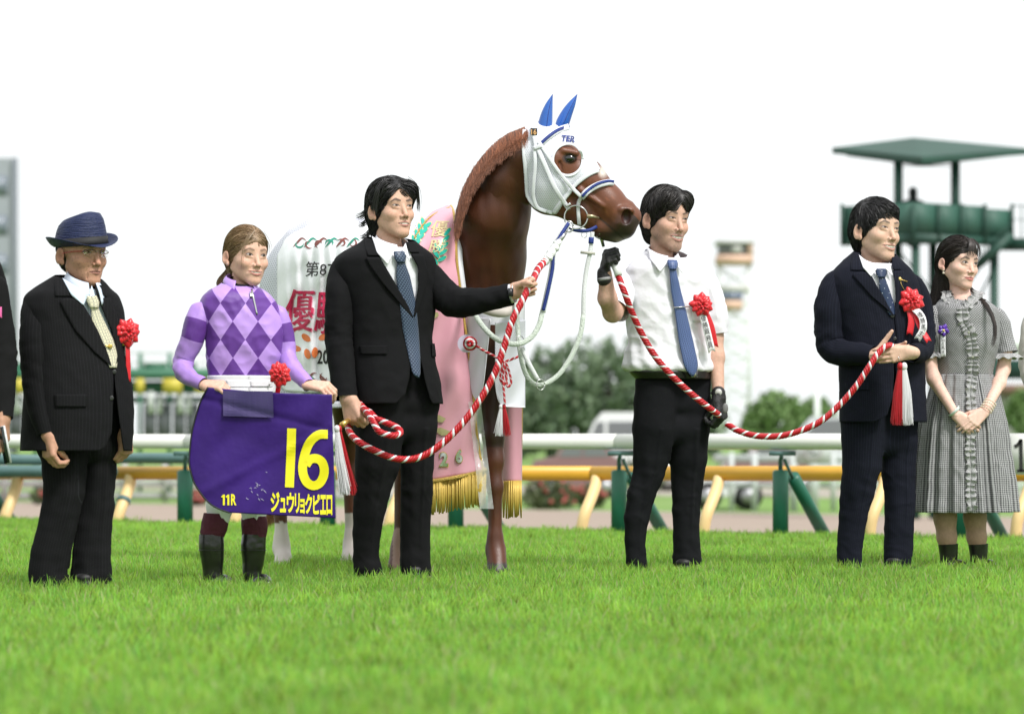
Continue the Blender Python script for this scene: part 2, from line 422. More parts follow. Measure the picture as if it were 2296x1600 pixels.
# ---- turf blades: clumps of real blades scattered by geometry nodes
def m_blade():
    m = bpy.data.materials.new('grass blade'); m.use_nodes = True; N = m.node_tree.nodes; L = m.node_tree.links; N.clear()
    a = N.new('ShaderNodeVertexColor'); a.layer_name = 'Col'
    oi = N.new('ShaderNodeObjectInfo'); ge = N.new('ShaderNodeNewGeometry')
    no = N.new('ShaderNodeTexNoise'); no.inputs['Scale'].default_value = 1.1; no.inputs['Detail'].default_value = 3
    L.new(ge.outputs['Position'], no.inputs['Vector'])
    r = N.new('ShaderNodeMapRange'); r.inputs[1].default_value = .3; r.inputs[2].default_value = .7; r.inputs[3].default_value = .88; r.inputs[4].default_value = 1.10
    L.new(no.outputs[0], r.inputs[0])
    k = nmath(N, L, 'MULTIPLY', r.outputs[0], nmath(N, L, 'ADD', nmath(N, L, 'MULTIPLY', oi.outputs['Random'], .35), .82))
    mm = N.new('ShaderNodeMix'); mm.data_type = 'RGBA'; mm.blend_type = 'MULTIPLY'; mm.inputs[0].default_value = 1
    L.new(a.outputs[0], mm.inputs[6]); L.new(k, mm.inputs[7])
    d = N.new('ShaderNodeBsdfPrincipled'); d.inputs['Roughness'].default_value = .5; d.inputs['Specular IOR Level'].default_value = .35
    L.new(mm.outputs[2], d.inputs['Base Color'])
    tr = N.new('ShaderNodeBsdfTranslucent'); L.new(mm.outputs[2], tr.inputs[0])
    ms = N.new('ShaderNodeMixShader'); ms.inputs[0].default_value = .62
    L.new(d.outputs[0], ms.inputs[1]); L.new(tr.outputs[0], ms.inputs[2])
    o = N.new('ShaderNodeOutputMaterial'); L.new(ms.outputs[0], o.inputs[0]); return m
M_BLADE = m_blade()
def clump(seed, n=46, rad=.085, hh=.062):
    g = np.random.default_rng(seed); V, F, Cc = [], [], []
    for i in range(n):
        a = g.uniform(0, 6.28); r = rad*math.sqrt(g.uniform()); bx, by = r*math.cos(a), r*math.sin(a)
        h = hh*g.uniform(.45, 1.12); w = g.uniform(.0014, .0030); az = g.uniform(0, 6.28); ln = h*g.uniform(.05, .6); face = g.uniform(0, 3.14)
        c = np.array([g.uniform(.26, .41), g.uniform(.51, .67), g.uniform(.06, .13)])*g.uniform(.75, 1.15)
        if g.uniform() < .07: c = np.array([.55, .55, .28])
        if g.uniform() < .15: c = c*.6
        n0 = len(V)
        for t, ww in ((0, 1), (.5, .85), (.8, .5)):
            x = bx+math.cos(az)*ln*t*t; y = by+math.sin(az)*ln*t*t; z = h*t*(1-.12*t)
            for s in (-1, 1):
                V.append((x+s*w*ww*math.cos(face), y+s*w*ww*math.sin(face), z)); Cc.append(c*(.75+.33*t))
        V.append((bx+math.cos(az)*ln, by+math.sin(az)*ln, h*.9)); Cc.append(c*1.1)
        F += [(n0, n0+1, n0+3, n0+2), (n0+2, n0+3, n0+5, n0+4), (n0+4, n0+5, n0+6)]
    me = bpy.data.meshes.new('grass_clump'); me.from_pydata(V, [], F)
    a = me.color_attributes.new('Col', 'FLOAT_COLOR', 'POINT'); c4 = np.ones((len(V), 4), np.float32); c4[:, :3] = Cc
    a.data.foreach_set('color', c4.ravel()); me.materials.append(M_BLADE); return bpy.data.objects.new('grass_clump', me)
def grass_field():
    cc = bpy.data.collections.new('grass_clumps')
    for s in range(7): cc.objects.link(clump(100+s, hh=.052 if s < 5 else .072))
    # the scatter area: turf in view, out to the rail
    Y = np.linspace(3.2, 25.5, 30); rows = []
    for y in Y:
        xl = -(1148+90)/FPX*y-.25; xr = (1148+90)/FPX*y+.25
        lim = R0[0]+(-.05-(y-R0[1])*RN[1])/RN[0]      # x where s = -.05
        xr = min(xr, lim)
        if xr <= xl+.02: xr = xl+.02
        rows.append([(xl+(xr-xl)*k/10, y, gz(xl+(xr-xl)*k/10, y)+.001) for k in range(11)])
    V = np.array(rows).reshape(-1, 3)
    o = mk('grass', V, grid_faces(30, 11), m_soil, kind='stuff')
    ng = bpy.data.node_groups.new('scatter', 'GeometryNodeTree')
    ng.interface.new_socket('Geometry', in_out='INPUT', socket_type='NodeSocketGeometry'); ng.interface.new_socket('Geometry', in_out='OUTPUT', socket_type='NodeSocketGeometry')
    N, L = ng.nodes, ng.links
    gi, go = N.new('NodeGroupInput'), N.new('NodeGroupOutput')
    dp = N.new('GeometryNodeDistributePointsOnFaces'); dp.inputs['Density'].default_value = 260
    ci = N.new('GeometryNodeCollectionInfo'); ci.inputs['Collection'].default_value = cc
    ci.inputs['Separate Children'].default_value = True; ci.inputs['Reset Children'].default_value = True
    ip = N.new('GeometryNodeInstanceOnPoints'); ip.inputs['Pick Instance'].default_value = True
    rv = N.new('FunctionNodeRandomValue'); rv.data_type = 'FLOAT_VECTOR'; rv.inputs[0].default_value = (-.12, -.12, 0); rv.inputs[1].default_value = (.12, .12, 6.28)
    rs = N.new('FunctionNodeRandomValue'); rs.data_type = 'FLOAT'; rs.inputs[2].default_value = .75; rs.inputs[3].default_value = 1.25
    L.new(gi.outputs[0], dp.inputs['Mesh']); L.new(dp.outputs['Points'], ip.inputs['Points']); L.new(ci.outputs[0], ip.inputs['Instance'])
    L.new(rv.outputs[0], ip.inputs['Rotation']); L.new(rs.outputs[1], ip.inputs['Scale'])
    jg = N.new('GeometryNodeJoinGeometry'); L.new(gi.outputs[0], jg.inputs[0]); L.new(ip.outputs[0], jg.inputs[0]); L.new(jg.outputs[0], go.inputs[0])
    md = o.modifiers.new('scatter', 'NODES'); md.node_group = ng
    o['label'] = 'bright green turf of fine upright blades in the foreground'; return o
grass_field()

# ---- the two running rails
m_whiter = mat('rail white', (.74, .74, .71), .35, var=.03, vscale=3)
m_yel = mat('rail yellow', (.72, .38, .035), .4, var=.08, vscale=3)
m_cream = mat('rail support cream', (.78, .56, .27), .45, var=.06, vscale=6)
m_grn = mat('rail post green', (.012, .12, .075), .4, var=.1, vscale=6)
m_teal = mat('rail teal', (.09, .17, .17), .5, var=.1, vscale=4)
def on_line(xpix, s):                       # world xy where the image column crosses the line at rail offset s
    k = (xpix-1148)/FPX                     # x = k*y
    # (k*y-R0x)*RNx+(y-R0y)*RNy = s
    y = (s+R0[0]*RN[0]+R0[1]*RN[1])/(k*RN[0]+RN[1]); return np.array([k*y, y])
def at_line(xp, yp, s): q = on_line(xp, s); return np.array([q[0], q[1], CH-(yp-HY)/FPX*q[1]])
fence = thing('running_rail', 'long white tubular running rail on green posts along the turf edge', 'rail', (*on_line(1148, -.35), 0))
S_W, S_Y = -.35, .25
def rail_tube(name, y_l, y_r, r_px, s, m, par, x0=-500, x1=2800, n=2):
    P = np.array([at_line(x, y_l+(y_r-y_l)*(x/2296), s) for x in np.linspace(x0, x1, n)])
    r = r_px/FPX*on_line(1388, s)[1]
    return mkq(name, tube(P, r, 16), m, par)
cuts = [-500, 420, 1385, 2200, 2800]
for a, b in zip(cuts[:-1], cuts[1:]):
    rail_tube('rail_tube', 989, 990, 17.5, S_W, m_whiter, fence, a, b-1.5)
for i, xp in enumerate((-75, 174, 415, 735, 1022, 1388, 1750, 2150, 2560)):
    b = on_line(xp, S_W+.10); k = b[1]/FPX
    top = CH-(1053-HY)*k
    po = mkq('post', tube([(b[0], b[1], -.05), (b[0], b[1], top-.012), (b[0], b[1], top)], [18*k, 18*k, 14*k], 14), m_grn, fence)
    nk = at_line(xp+2, 1024, S_W+.05)
    mkq('post_neck', tube([(b[0], b[1], top-.01), (b[0], b[1], CH-(1030-HY)*k), nk], 5*k, 8), m_teal, po)
    mk('rail_bracket', *box(at_line(xp+4, 1016, S_W), (58*k, 26*k, 10*k)), m_teal, po, smooth=False)
    if xp not in (735,):
        t = on_line(xp+28, S_W+.2); e = on_line(xp+112, S_W+.75); kk = t[1]/FPX
        st = mkq('strut', tube([(t[0], t[1], CH-(1068-HY)*kk), (e[0], e[1], -.05)], 15*k, 12), m_grn, fence)
        mkq('strut_neck', tube([(t[0], t[1], CH-(1072-HY)*kk), at_line(xp+9, 1030, S_W+.05)], 4*k, 8), m_teal, st)
yf = thing('yellow_rail', 'yellow inner rail on curved cream supports behind the white rail', 'rail', (*on_line(1148, S_Y), 0))
for a, b, m in ((-500, -130, m_yel), (-130, 0, m_yel), (255, 1330, m_yel), (1330, 2800, m_yel), (0, 255, m_yel)):
    rail_tube('rail_tube', 1060, 1061, 16.5, S_Y, m, yf, a, b-1.5)
rail_tube('grey_rail_tube', 1056, 1056, 15, S_Y-.16, m_teal, yf, -300, 256)['label'] = 'grey green sleeve laid over the yellow rail'
rail_tube('teal_rail_tube', 1026, 1030, 13, S_Y-.1, m_teal, yf, 130, 560)['label'] = 'teal upper tube'
rail_tube('teal_rail_tube', 1030, 1034, 13, S_Y-.1, m_teal, yf, -300, 128)
for xp in (40, 293, 556, 905, 1338, 1612, 1985, 2312):
    pts = [at_line(xp, 1062, S_Y), at_line(xp-2, 1085, S_Y-.04), at_line(xp-12, 1115, S_Y-.12), at_line(xp-26, 1150, S_Y-.2), at_line(xp-33, 1180, S_Y-.22)]
    q = on_line(xp-36, S_Y-.22); pts.append(np.array([q[0], q[1], -.05]))
    sp = mkq('support', tube(pts, 13.5/FPX*q[1], 12, n=14), m_cream, yf)
    if xp == 293: mkq('strap', tube([at_line(xp-14, 1118, S_Y-.13), at_line(xp-17, 1126, S_Y-.15)], 15.5/FPX*q[1], 12), m_teal, sp)
# furlong board with the figure 1 at the right edge
bd = thing('number_board', 'white board with a black figure 1 on the rail at the right edge', 'sign', at_line(2320, 1020, S_W-.12))
mk('board', *box(at_line(2316, 1018, S_W-.12), (.25, .015, .235)), m_whiter, bd, smooth=False)
q_ = [strokes2d([(2287, 984), (2287, 1020), (2287, 1056)], 9, 8), strokes2d([(2287, 985), (2280, 996), (2271, 1001)], 8, 8), strokes2d([(2277, 1055), (2297, 1055)], 6, 6)]
V2 = np.concatenate([a_ for a_, b_ in q_]); F2 = []; n0_ = 0
for a_, b_ in q_: F2 += [tuple(int(i)+n0_ for i in f) for f in b_]; n0_ += len(a_)
Vt = np.array([at_line(x, y, S_W-.14) for x, y in V2]); Vt[:, 1] = at_line(2316, 1018, S_W-.12)[1]-.012
mk('numeral', Vt, F2, mat('sign black', (.015, .015, .015), .6), bd, smooth=False)

# ---- green judge tower
m_tg = mat('tower green', (.012, .058, .040), .55, var=.15, vscale=1.2); m_tp = mat('tower panel green', (.026, .092, .066), .6, var=.12, vscale=1.5)
m_td = mat('tower underside', (.012, .05, .035), .7)
TD = 60.0
tw = thing('judge_tower', 'tall green steel judge tower with a flat hipped roof and panelled platform', 'tower', (W(2078, 970, TD)[0], TD+2, -1))
def tb(x0, y0, x1, y1, w, dep=0, name='beam', m=m_tg, par=tw): return mk(name, *beam(W(x0, y0, TD+dep), W(x1, y1, TD+dep), w), m, par, smooth=False)
# roof: low pyramid with eaves
def tp(x, y, dep=0): return W(x, y, TD+dep)
eL, eR, eF, eB = tp(1866, 331, .9), tp(2312, 333, .9), tp(2068, 352, -1.2), tp(2105, 320, 3.6)
ap = tp(2048, 312, 1.2); ap[2] += .03
th_ = np.array([0, 0, .11])
Vr = [eL, eF, eR, eB, ap]+[eL-th_, eF-th_, eR-th_, eB-th_]
mk('roof', Vr, [(0, 1, 4), (1, 2, 4), (2, 3, 4), (3, 0, 4), (0, 5, 6, 1), (1, 6, 7, 2), (2, 7, 8, 3), (3, 8, 5, 0), (5, 8, 7, 6)], m_tg, tw, smooth=False)
iL, iR, iF, iB = tp(1898, 338, .9), tp(2262, 338, .9), tp(2070, 360, -.6), tp(2100, 328, 3)
Vq = [iL, iF, iR, iB]+[p-np.array([0, 0, .10]) for p in (iL, iF, iR, iB)]
mk('roof_soffit', Vq, [(0, 1, 2, 3), (0, 4, 5, 1), (1, 5, 6, 2), (2, 6, 7, 3), (3, 7, 4, 0), (4, 7, 6, 5)], m_td, tw, smooth=False)
for x, dep in ((2014, -.3), (2142, .2), (2030, 2.6), (2128, 2.6)):
    w = .15 if dep < 1 else .05
    if dep > 1: continue
    tb(x, 345, x, 545, w, dep, 'post')
tb(2020, 372, 2140, 372, .02, 2.5, 'roof_rail')
# platform: floor slab, front panels turning at a corner, rails
c0, c1, c2 = tp(1888, 0, .3), tp(2050, 0, -.9), tp(2269, 0, .6)
def pan(xa, da, xb, db, y0, y1, name='panel', m=m_tp, th=.04):
    a, b = W(xa, 0, TD+da), W(xb, 0, TD+db); za, zb = CH-(y0-HY)/FPX*TD, CH-(y1-HY)/FPX*TD
    a, b = a[:2], b[:2]; d = b-a; Lh = np.linalg.norm(d); d /= Lh; n = np.array([-d[1], d[0]])
    V, F = box(((a+b)[0]/2, (a+b)[1]/2, (za+zb)/2), (Lh-.02, th, za-zb), np.array([[d[0], n[0], 0], [d[1], n[1], 0], [0, 0, 1]]))
    return mk(name, V, F, m, tw, smooth=False)
xs = [(1888, .3), (1968, -.3), (2048, -.9), (2105, -.5), (2157, -.1), (2209, .2), (2269, .6)]
for (xa, da), (xb, db) in zip(xs[:-1], xs[1:]): pan(xa, da, xb, db, 461 if xa < 2200 else 466, 530)
for xa, da in xs: tb(xa, 457, xa, 546, .06, da-.06, 'panel_post')
pan(1888, .34, 2048, -.86, 530, 549, 'floor_beam', m_tg, .12); pan(2048, -.86, 2269, .64, 530, 549, 'floor_beam', m_tg, .12)
fl = [tp(1888, 548, .3), tp(2050, 548, -.9), tp(2269, 548, .6), tp(2120, 548, 3.5)]
mk('platform_floor', fl+[p+np.array([0, 0, .06]) for p in fl], [(0, 3, 2, 1), (4, 5, 6, 7), (0, 1, 5, 4), (1, 2, 6, 5), (2, 3, 7, 6), (3, 0, 4, 7)], m_td, tw, smooth=False)
for x, dep in ((2013, .2), (2053, -.7), (2092, 1.8), (2229, .5), (1926, .4), (2128, 2.4)):
    b = W(x, 545, TD+dep); mk('leg', *beam(b, (b[0], b[1], -1.05), .14 if x != 1926 else .05), m_tg, tw, smooth=False)
for a, b in (((2013, 700), (2053, 600)), ((2092, 600), (2128, 760)), ((2013, 560), (2128, 700)), ((2128, 600), (2229, 800)), ((2229, 600), (2128, 800))):
    tb(*a, *b, .035, .9, 'brace')
tb(2268, 527, 2195, 592, .16, .2, 'stair_stringer'); tb(2195, 592, 2120, 700, .12, .6, 'stair_stringer')
for k in range(10): tb(2262-7.2*k, 524+6.6*k, 2262-7.2*k, 500+6.6*k, .02, .15, 'handrail_post')
tb(2250, 548, 2420, 548, .22, .5, 'walkway_beam'); tb(2270, 461, 2420, 461, .02, .5, 'walkway_rail'); tb(2270, 492, 2420, 492, .015, .5, 'walkway_rail')
for x in (2290, 2320, 2350): tb(x, 461, x, 545, .02, .5, 'handrail_post')
tb(2225, 828, 2420, 828, .36, 3, 'lower_beam'); 
# official leaning on the tower platform; silhouette shade put into one dark colour
m_dark = mat('silhouette dark', (.02, .025, .025), .8)
ps = thing('person', 'silhouetted person with head and shoulders above the green tower panels', 'person', W(2047, 545, TD+.6))
c = lambda x, y, d=0: W(x, y, TD+.6+d)
pr = [C_(c(2047, 438), c(2047, 429), .080, .085, .03), C_(c(2047, 452), c(2047, 444), .055, .05, .03), C_(c(2032, 462), c(2062, 462), .11, .11, .06), C_(c(2047, 470), c(2047, 540), .17, .13, .08),
      C_(c(2027, 468), c(2022, 500, -.1), .055, .045, .04), C_(c(2067, 468), c(2074, 500, -.1), .055, .045, .04), C_(c(2022, 500, -.1), c(2040, 505, -.3), .04, .035, .03), C_(c(2074, 500, -.1), c(2056, 505, -.3), .04, .035, .03)]
V, F = solid_mesh(pr, .018); mk('body', V, F, m_dark, ps)

# ---- far broadcast tower: white steel lattice with two cabins
FD = 150.0
ft = thing('broadcast_tower', 'distant pale lattice tower with a tan cabin on top and another halfway', 'tower', (W(1648, 970, FD)[0], FD, -1))
m_ws = mat('pale steel', (.75, .78, .78), .6); m_tan = mat('cabin tan', (.66, .44, .34), .7, var=.1, vscale=.5); m_cab = mat('cabin window', (.16, .17, .18), .2); m_wc = mat('cabin pale', (.55, .55, .53), .7)  # steel and tan lightened in the colour to stand for haze and glow
for dy in (0, 1.4):
    for x in (1616, 1682): mk('leg', *beam((W(x, 0, FD)[0], FD+dy, -1), W(x, 560, FD)+(0, dy, 0), .10), m_ws, ft, smooth=False)
ys = list(range(600, 1020, 42))
for a, b in zip(ys[:-1], ys[1:]):
    for dy in (0, 1.4):
        mk('brace', *beam(W(1616, a, FD)+(0, dy, 0), W(1682, b, FD)+(0, dy, 0), .06), m_ws, ft, smooth=False)
        mk('brace', *beam(W(1682, a, FD)+(0, dy, 0), W(1616, b, FD)+(0, dy, 0), .06), m_ws, ft, smooth=False)
        mk('brace', *beam(W(1616, b, FD)+(0, dy, 0), W(1682, b, FD)+(0, dy, 0), .05), m_ws, ft, smooth=False)
def cab(x0, y0, x1, y1, dep0, dep1, m, name):
    a, b = W(x0, y1, FD), W(x1, y0, FD); return mk(name, *box(((a[0]+b[0])/2, FD+(dep0+dep1)/2, (a[2]+b[2])/2), (b[0]-a[0], dep1-dep0, b[2]-a[2])), m, ft, smooth=False)
cab(1608, 572, 1688, 592, -.3, 1.7, m_tan, 'cabin_base'); cab(1612, 548, 1676, 572, -.2, 1.6, m_cab, 'cabin_window'); cab(1676, 546, 1688, 572, -.3, 1.7, m_tan, 'cabin_wall'); cab(1606, 540, 1690, 547, -.4, 1.8, m_wc, 'cabin_roof')
cab(1618, 674, 1664, 694, -.2, 1.6, m_tan, 'cabin_base'); cab(1618, 655, 1664, 674, -.2, 1.6, mat('cabin glass', (.16, .19, .27), .2), 'cabin_window'); cab(1612, 640, 1680, 654, -.2, 1.6, m_wc, 'cabin_wall')
cab(1640, 553, 1662, 566, -.32, -.2, m_wc, 'panel')

# ---- grey office block at the left edge
ob = thing('office_building', 'tall grey office block cut by the left edge', 'building', (W(-120, 970, 260)[0], 268, -1))
m_ob = mat('facade grey', (.30, .32, .36), .7, var=.06, vscale=.15); m_obw = mat('facade glass', (.17, .20, .24), .25); m_obe = mat('facade edge', (.19, .21, .24), .7)
a = W(-400, 0, 260)[0]; b = W(41, 0, 260)[0]; zt = CH+(HY-354)/FPX*260
b2 = W(37, 0, 276)[0]; fp = [(a, 260), (b, 260), (b2, 276), (a, 276)]
mk('wall', [(x, y, -1) for x, y in fp]+[(x, y, zt) for x, y in fp], [(0, 3, 2, 1), (4, 5, 6, 7), (0, 1, 5, 4), (1, 2, 6, 5), (2, 3, 7, 6), (3, 0, 4, 7)], m_ob, ob, smooth=False)
mk('corner_fin', *box((b-.2, 259.8, (zt-1)/2), (.35, .3, zt+1)), m_obe, ob, smooth=False)
for k in range(7):
    z1 = zt-1.4-k*3.1
    for j in range(4):
        mk('window', *box((b-1.6-j*1.9, 259.98, z1-.8), (1.5, .1, 1.5)), m_obw, ob, smooth=False)

# ---- starting gate parked on the left
GD = 92.0
sg = thing('starting_gate', 'green and white starting gate with yellow number boxes beyond the rails', 'gate', (W(380, 970, GD)[0], GD, -1))
m_sg = mat('gate green', (.035, .15, .085), .6, var=.15, vscale=.8); m_sw = mat('gate white', (.52, .56, .55), .5); m_sy = mat('gate yellow', (.50, .42, .05), .5); m_sgd = mat('gate padding', (.10, .11, .12), .8)
def gb(x0, y0, x1, y1, w, dep=0, name='beam', m=m_sg, h=None): return mk(name, *beam(W(x0, y0, GD+dep), W(x1, y1, GD+dep), w, h), m, sg, smooth=False)
gb(-300, 838, 790, 838, .35, 0, 'top_beam', m_sg, .30); gb(-300, 868, 790, 868, .5, .4, 'number_beam', m_sg, .34); gb(-300, 896, 790, 896, .2, .8, 'lower_beam', m_sg, .16)
gb(-300, 790, 790, 790, .05, 0, 'hand_rail', m_sw); gb(-300, 812, 790, 812, .05, 0, 'hand_rail', m_sw)
for k in range(14):
    x = -220+75*k+(k % 2)*9
    gb(x, 790, x, 1110, .10, 0, 'stall_post', m_sg if k % 3 else m_sw); gb(x+8, 784, x+8, 838, .05, .3, 'rail_post', m_sw)
    mk('stall_door', *box(W(x+22, 945, GD-.2), (.34, .10, 1.0)), m_sgd, sg, smooth=False)
    mk('stall_door', *box(W(x+52, 945, GD-.2), (.34, .10, 1.0)), m_sgd, sg, smooth=False)
    mk('door_panel', *box(W(x+24, 902, GD-.3), (.16, .08, .62)), m_sw, sg, smooth=False)
    mk('door_panel', *box(W(x+44, 905, GD-.3), (.13, .08, .55)), m_sw, sg, smooth=False)
    gb(x+24, 884, x+34, 925, .05, -.3, 'latch', m_sw)
    mk('roof_panel', *box(W(x+30, 822, GD+.4), (.75, .08, .20)), m_sg if k % 2 else m_tp, sg, smooth=False)
for x0, x1 in ((36, 52), (366, 408), (305, 323), (438, 462), (140, 175), (690, 730), (560, 590)):
    mk('number_box', *box(W((x0+x1)/2, 865, GD-.5), ((x1-x0)/FPX*GD, .3, .42)), m_sy, sg, smooth=False)

# ---- low fence, hedges, white gate posts, vehicles beyond the dirt
def base(xp, D): return np.array([(xp-1148)/FPX*D, D, gz((xp-1148)/FPX*D, D)])
m_gf = mat('fence grey', (.36, .36, .35), .8, var=.1, vscale=2)
lf = thing('park_fence', 'low grey fence running beyond the dirt on the left', 'fence', base(400, 80))
for k in range(14):
    p = base(-260+90*k, 79+.0*k); mk('post', *beam(p, p+(0, 0, 1.05), .12), m_gf, lf, smooth=False)
for z in (.15, .45, .75, 1.0): mk('rail', *beam(base(-260, 79.05)+(0, 0, z), base(960, 79.05)+(0, 0, z), .06, .16), m_gf, lf, smooth=False)
def leafy(name, label, cat, prims, n, leaf, cols, seed=0, group=None, loc=None, trunk=None):
    """crown of small leaf faces filling a volume of ellipsoids, plus trunk and limbs"""
    g = np.random.default_rng(seed); t = thing(name, label, cat, loc, group)
    P = []; 
    for c_, r_, w in prims:
        m_ = int(n*w); d = g.normal(size=(m_, 3)); d /= np.linalg.norm(d, axis=1)[:, None]; rr = g.uniform(.35, 1.0, m_)**.5
        rr = rr*(1+.16*noise(d+np.array(c_), 2.2, seed))
        P.append(np.array(c_)+d*rr[:, None]*np.array(r_))
    P = np.concatenate(P); P = P[noise(P, .55/np.max(prims[0][1])*3.2, seed+1) > (-.26 if cat == 'tree' else -.5)]
    k = len(P); A = g.normal(size=(k, 3)); A /= np.linalg.norm(A, axis=1)[:, None]; B = np.cross(A, g.normal(size=(k, 3))); B /= np.linalg.norm(B, axis=1)[:, None]+1e-9
    s = leaf*g.uniform(.6, 1.3, k)[:, None]
    V = np.stack([P-A*s-B*s*.6, P+A*s-B*s*.6, P+A*s+B*s*.6, P-A*s+B*s*.6], 1).reshape(-1, 3)
    F = np.arange(4*k).reshape(-1, 4)
    c0 = np.array(cols[0]); c1 = np.array(cols[1]); cl = c0+(c1-c0)*g.uniform(0, 1, (k, 1)); cl = np.repeat(cl, 4, 0)
    mk('crown' if cat == 'tree' else 'foliage', V, F, mat('leaves', (.1, .1, .1), .7, vcol='Col'), t, col=cl, smooth=False)
    if trunk:
        b, top, r = trunk; b, top = np.array(b, float), np.array(top, float)
        q = [tube([b, b*.5+top*.5+(r*.5, 0, 0), top], [r, r*.75, r*.4], 8, n=6)]
        for i in range(5):
            a_ = g.uniform(0, 6.28); h_ = b+(top-b)*g.uniform(.45, .9)
            q.append(tube([h_, h_+np.array([math.cos(a_), math.sin(a_), .9])*np.linalg.norm(top-b)*.35], [r*.4, r*.15], 6))
        mkq('trunk', join(q), mat('bark', (.09, .07, .055), .9), t)
    return t
TC = ((.11, .17, .10), (.19, .26, .15))  # paler leaf tones put the distance haze into the colour
for i, (x, w_, ytop, D) in enumerate(((1165, 62, 800, 205), (1228, 48, 775, 214), (1295, 60, 757, 200), (1368, 60, 765, 210), (1436, 60, 752, 198), (1500, 55, 775, 205), (1100, 60, 815, 210), (1570, 50, 840, 214))):
    k = D/FPX; zt_ = CH+(HY-ytop)*k; b = np.array([(x-1148)*k, D, -1.0]); R = w_*k
    h = (zt_+1)
    pr_ = [((b[0], D, -1+h*.62), (R, R, h*.40), .55), ((b[0]-R*.45, D+R*.3, -1+h*.45), (R*.75, R*.8, h*.33), .25), ((b[0]+R*.5, D-R*.3, -1+h*.4), (R*.7, R*.7, h*.32), .25), ((b[0], D-R*.2, -1+h*.2), (R*1.1, R*.8, h*.22), .2)]
    leafy('tree', ['broad pale grey green tree far behind the horse reins', 'narrow pale tree second in the far row', 'tallest loose crowned tree in the gap right of the horse', 'dark round tree far behind the hanging rein', 'tree rising just left of the man in the white shirt', 'tree mostly hidden behind the white shirted man', 'far tree hidden behind the horse chest', 'low tree behind the white shirted man and his arm'][i],
          'tree', pr_, 3600, .16*D/200, TC, 20+i, 'trees beyond the course', b, (b, (b[0], D, -1+h*.6), .16))
HC = ((.11, .20, .06), (.19, .30, .10))
for i, (x, w_, ytop, D, lb) in enumerate(((1745, 62, 872, 150, 'rounded green bush below the broadcast tower'), (1830, 55, 890, 155, 'lower green bush beside the pinstriped man'), (2300, 62, 874, 120, 'bright clipped green bush at the right edge'), (1700, 40, 905, 150, 'small bush at the foot of the broadcast tower'))):
    k = D/FPX; zt_ = CH+(HY-ytop)*k; b = np.array([(x-1148)*k, D, -1.0]); R = w_*k; h = zt_+1
    leafy('bush', lb, 'bush', [((b[0], D, -1+h*.5), (R, R*.8, h*.5), 1.0), ((b[0], D, -1+h*.25), (R, R*.8, h*.27), .3)], 3200, .10, HC, 50+i, 'clipped bushes beyond the rails', b)
for i, (x, w_, h, D, lb) in enumerate(((1225, 70, .62, 72, 'low dark hedge with a few red blooms between rail posts'), (1320, 40, .5, 73, 'low hedge end with bright red blooms'), (440, 26, .35, 76, 'small red flowering bush beside a green rail post'), (100, 30, .35, 77, 'small rusty bush by the left rail support'), (1440, 60, 1.1, 88, 'green box hedge behind the white van'))):
    k = D/FPX; b = base(x, D); R = w_*k
    t = leafy('bush', lb, 'bush', [((b[0], D, b[2]+h*.5), (R, .5, h*.55), 1.0)], 900, .05, ((.06, .09, .035), (.13, .15, .07)), 70+i, None, b)
    if i < 4:
        g = np.random.default_rng(i); q = [sphere((b[0]+R*g.uniform(-.2 if i != 1 else -.9, .95), D-.4+g.uniform(-.1, .1), b[2]+h*g.uniform(.25, .95)), .055, 5, 4) for _ in range(12 if i != 1 else 26)]
        mkq('blooms', join(q), mat('red bloom', (.33, .08, .07), .7), t, kind='stuff')
# white gate posts and boards
wg = thing('white_railing', 'white railing of square posts and boards far beyond the dirt', 'fence', base(1760, 72))
for x, t_ in ((1640, .1), (1692, .12), (1779, .16), (1824, .2), (1868, .1), (1920, .1), (2280, .1)):
    p = base(x, 70); mk('post', *beam(p, p+(0, 0, 1.25), t_), m_sw, wg, smooth=False)
mk('board', *beam(base(1600, 70.2)+(0, 0, 1.12), base(2320, 70.2)+(0, 0, 1.12), .05, .16), m_sw, wg, smooth=False)
mk('board', *beam(base(1600, 70.2)+(0, 0, .55), base(2320, 70.2)+(0, 0, .55), .05, .10), m_sw, wg, smooth=False)
em = thing('round_emblem_sign', 'small white sign with a dark ring hanging above the far railing', 'sign', W(1823, 1013, 69)); mk('board', *box(W(1823, 1013, 69), (.75, .05, .5)), m_sw, em, smooth=False)
mkq('ring', tube([W(1823, 1013, 68.9)+np.array([.17*math.cos(a), -.02, .17*math.sin(a)]) for a in np.linspace(0, 6.3, 24)], .03, 6), m_gf, em)
pl = thing('light_pole', 'slim pale pole behind the far bush', 'pole', (W(1832, 970, 140)[0], 140, -1)); mk('shaft', *beam((W(1832, 970, 140)[0], 140, -1), W(1832, 850, 140), .22), m_ws, pl, smooth=False)
mk('lamp_arm', *beam(W(1832, 852, 140), W(1850, 846, 140), .12), m_ws, pl, smooth=False)
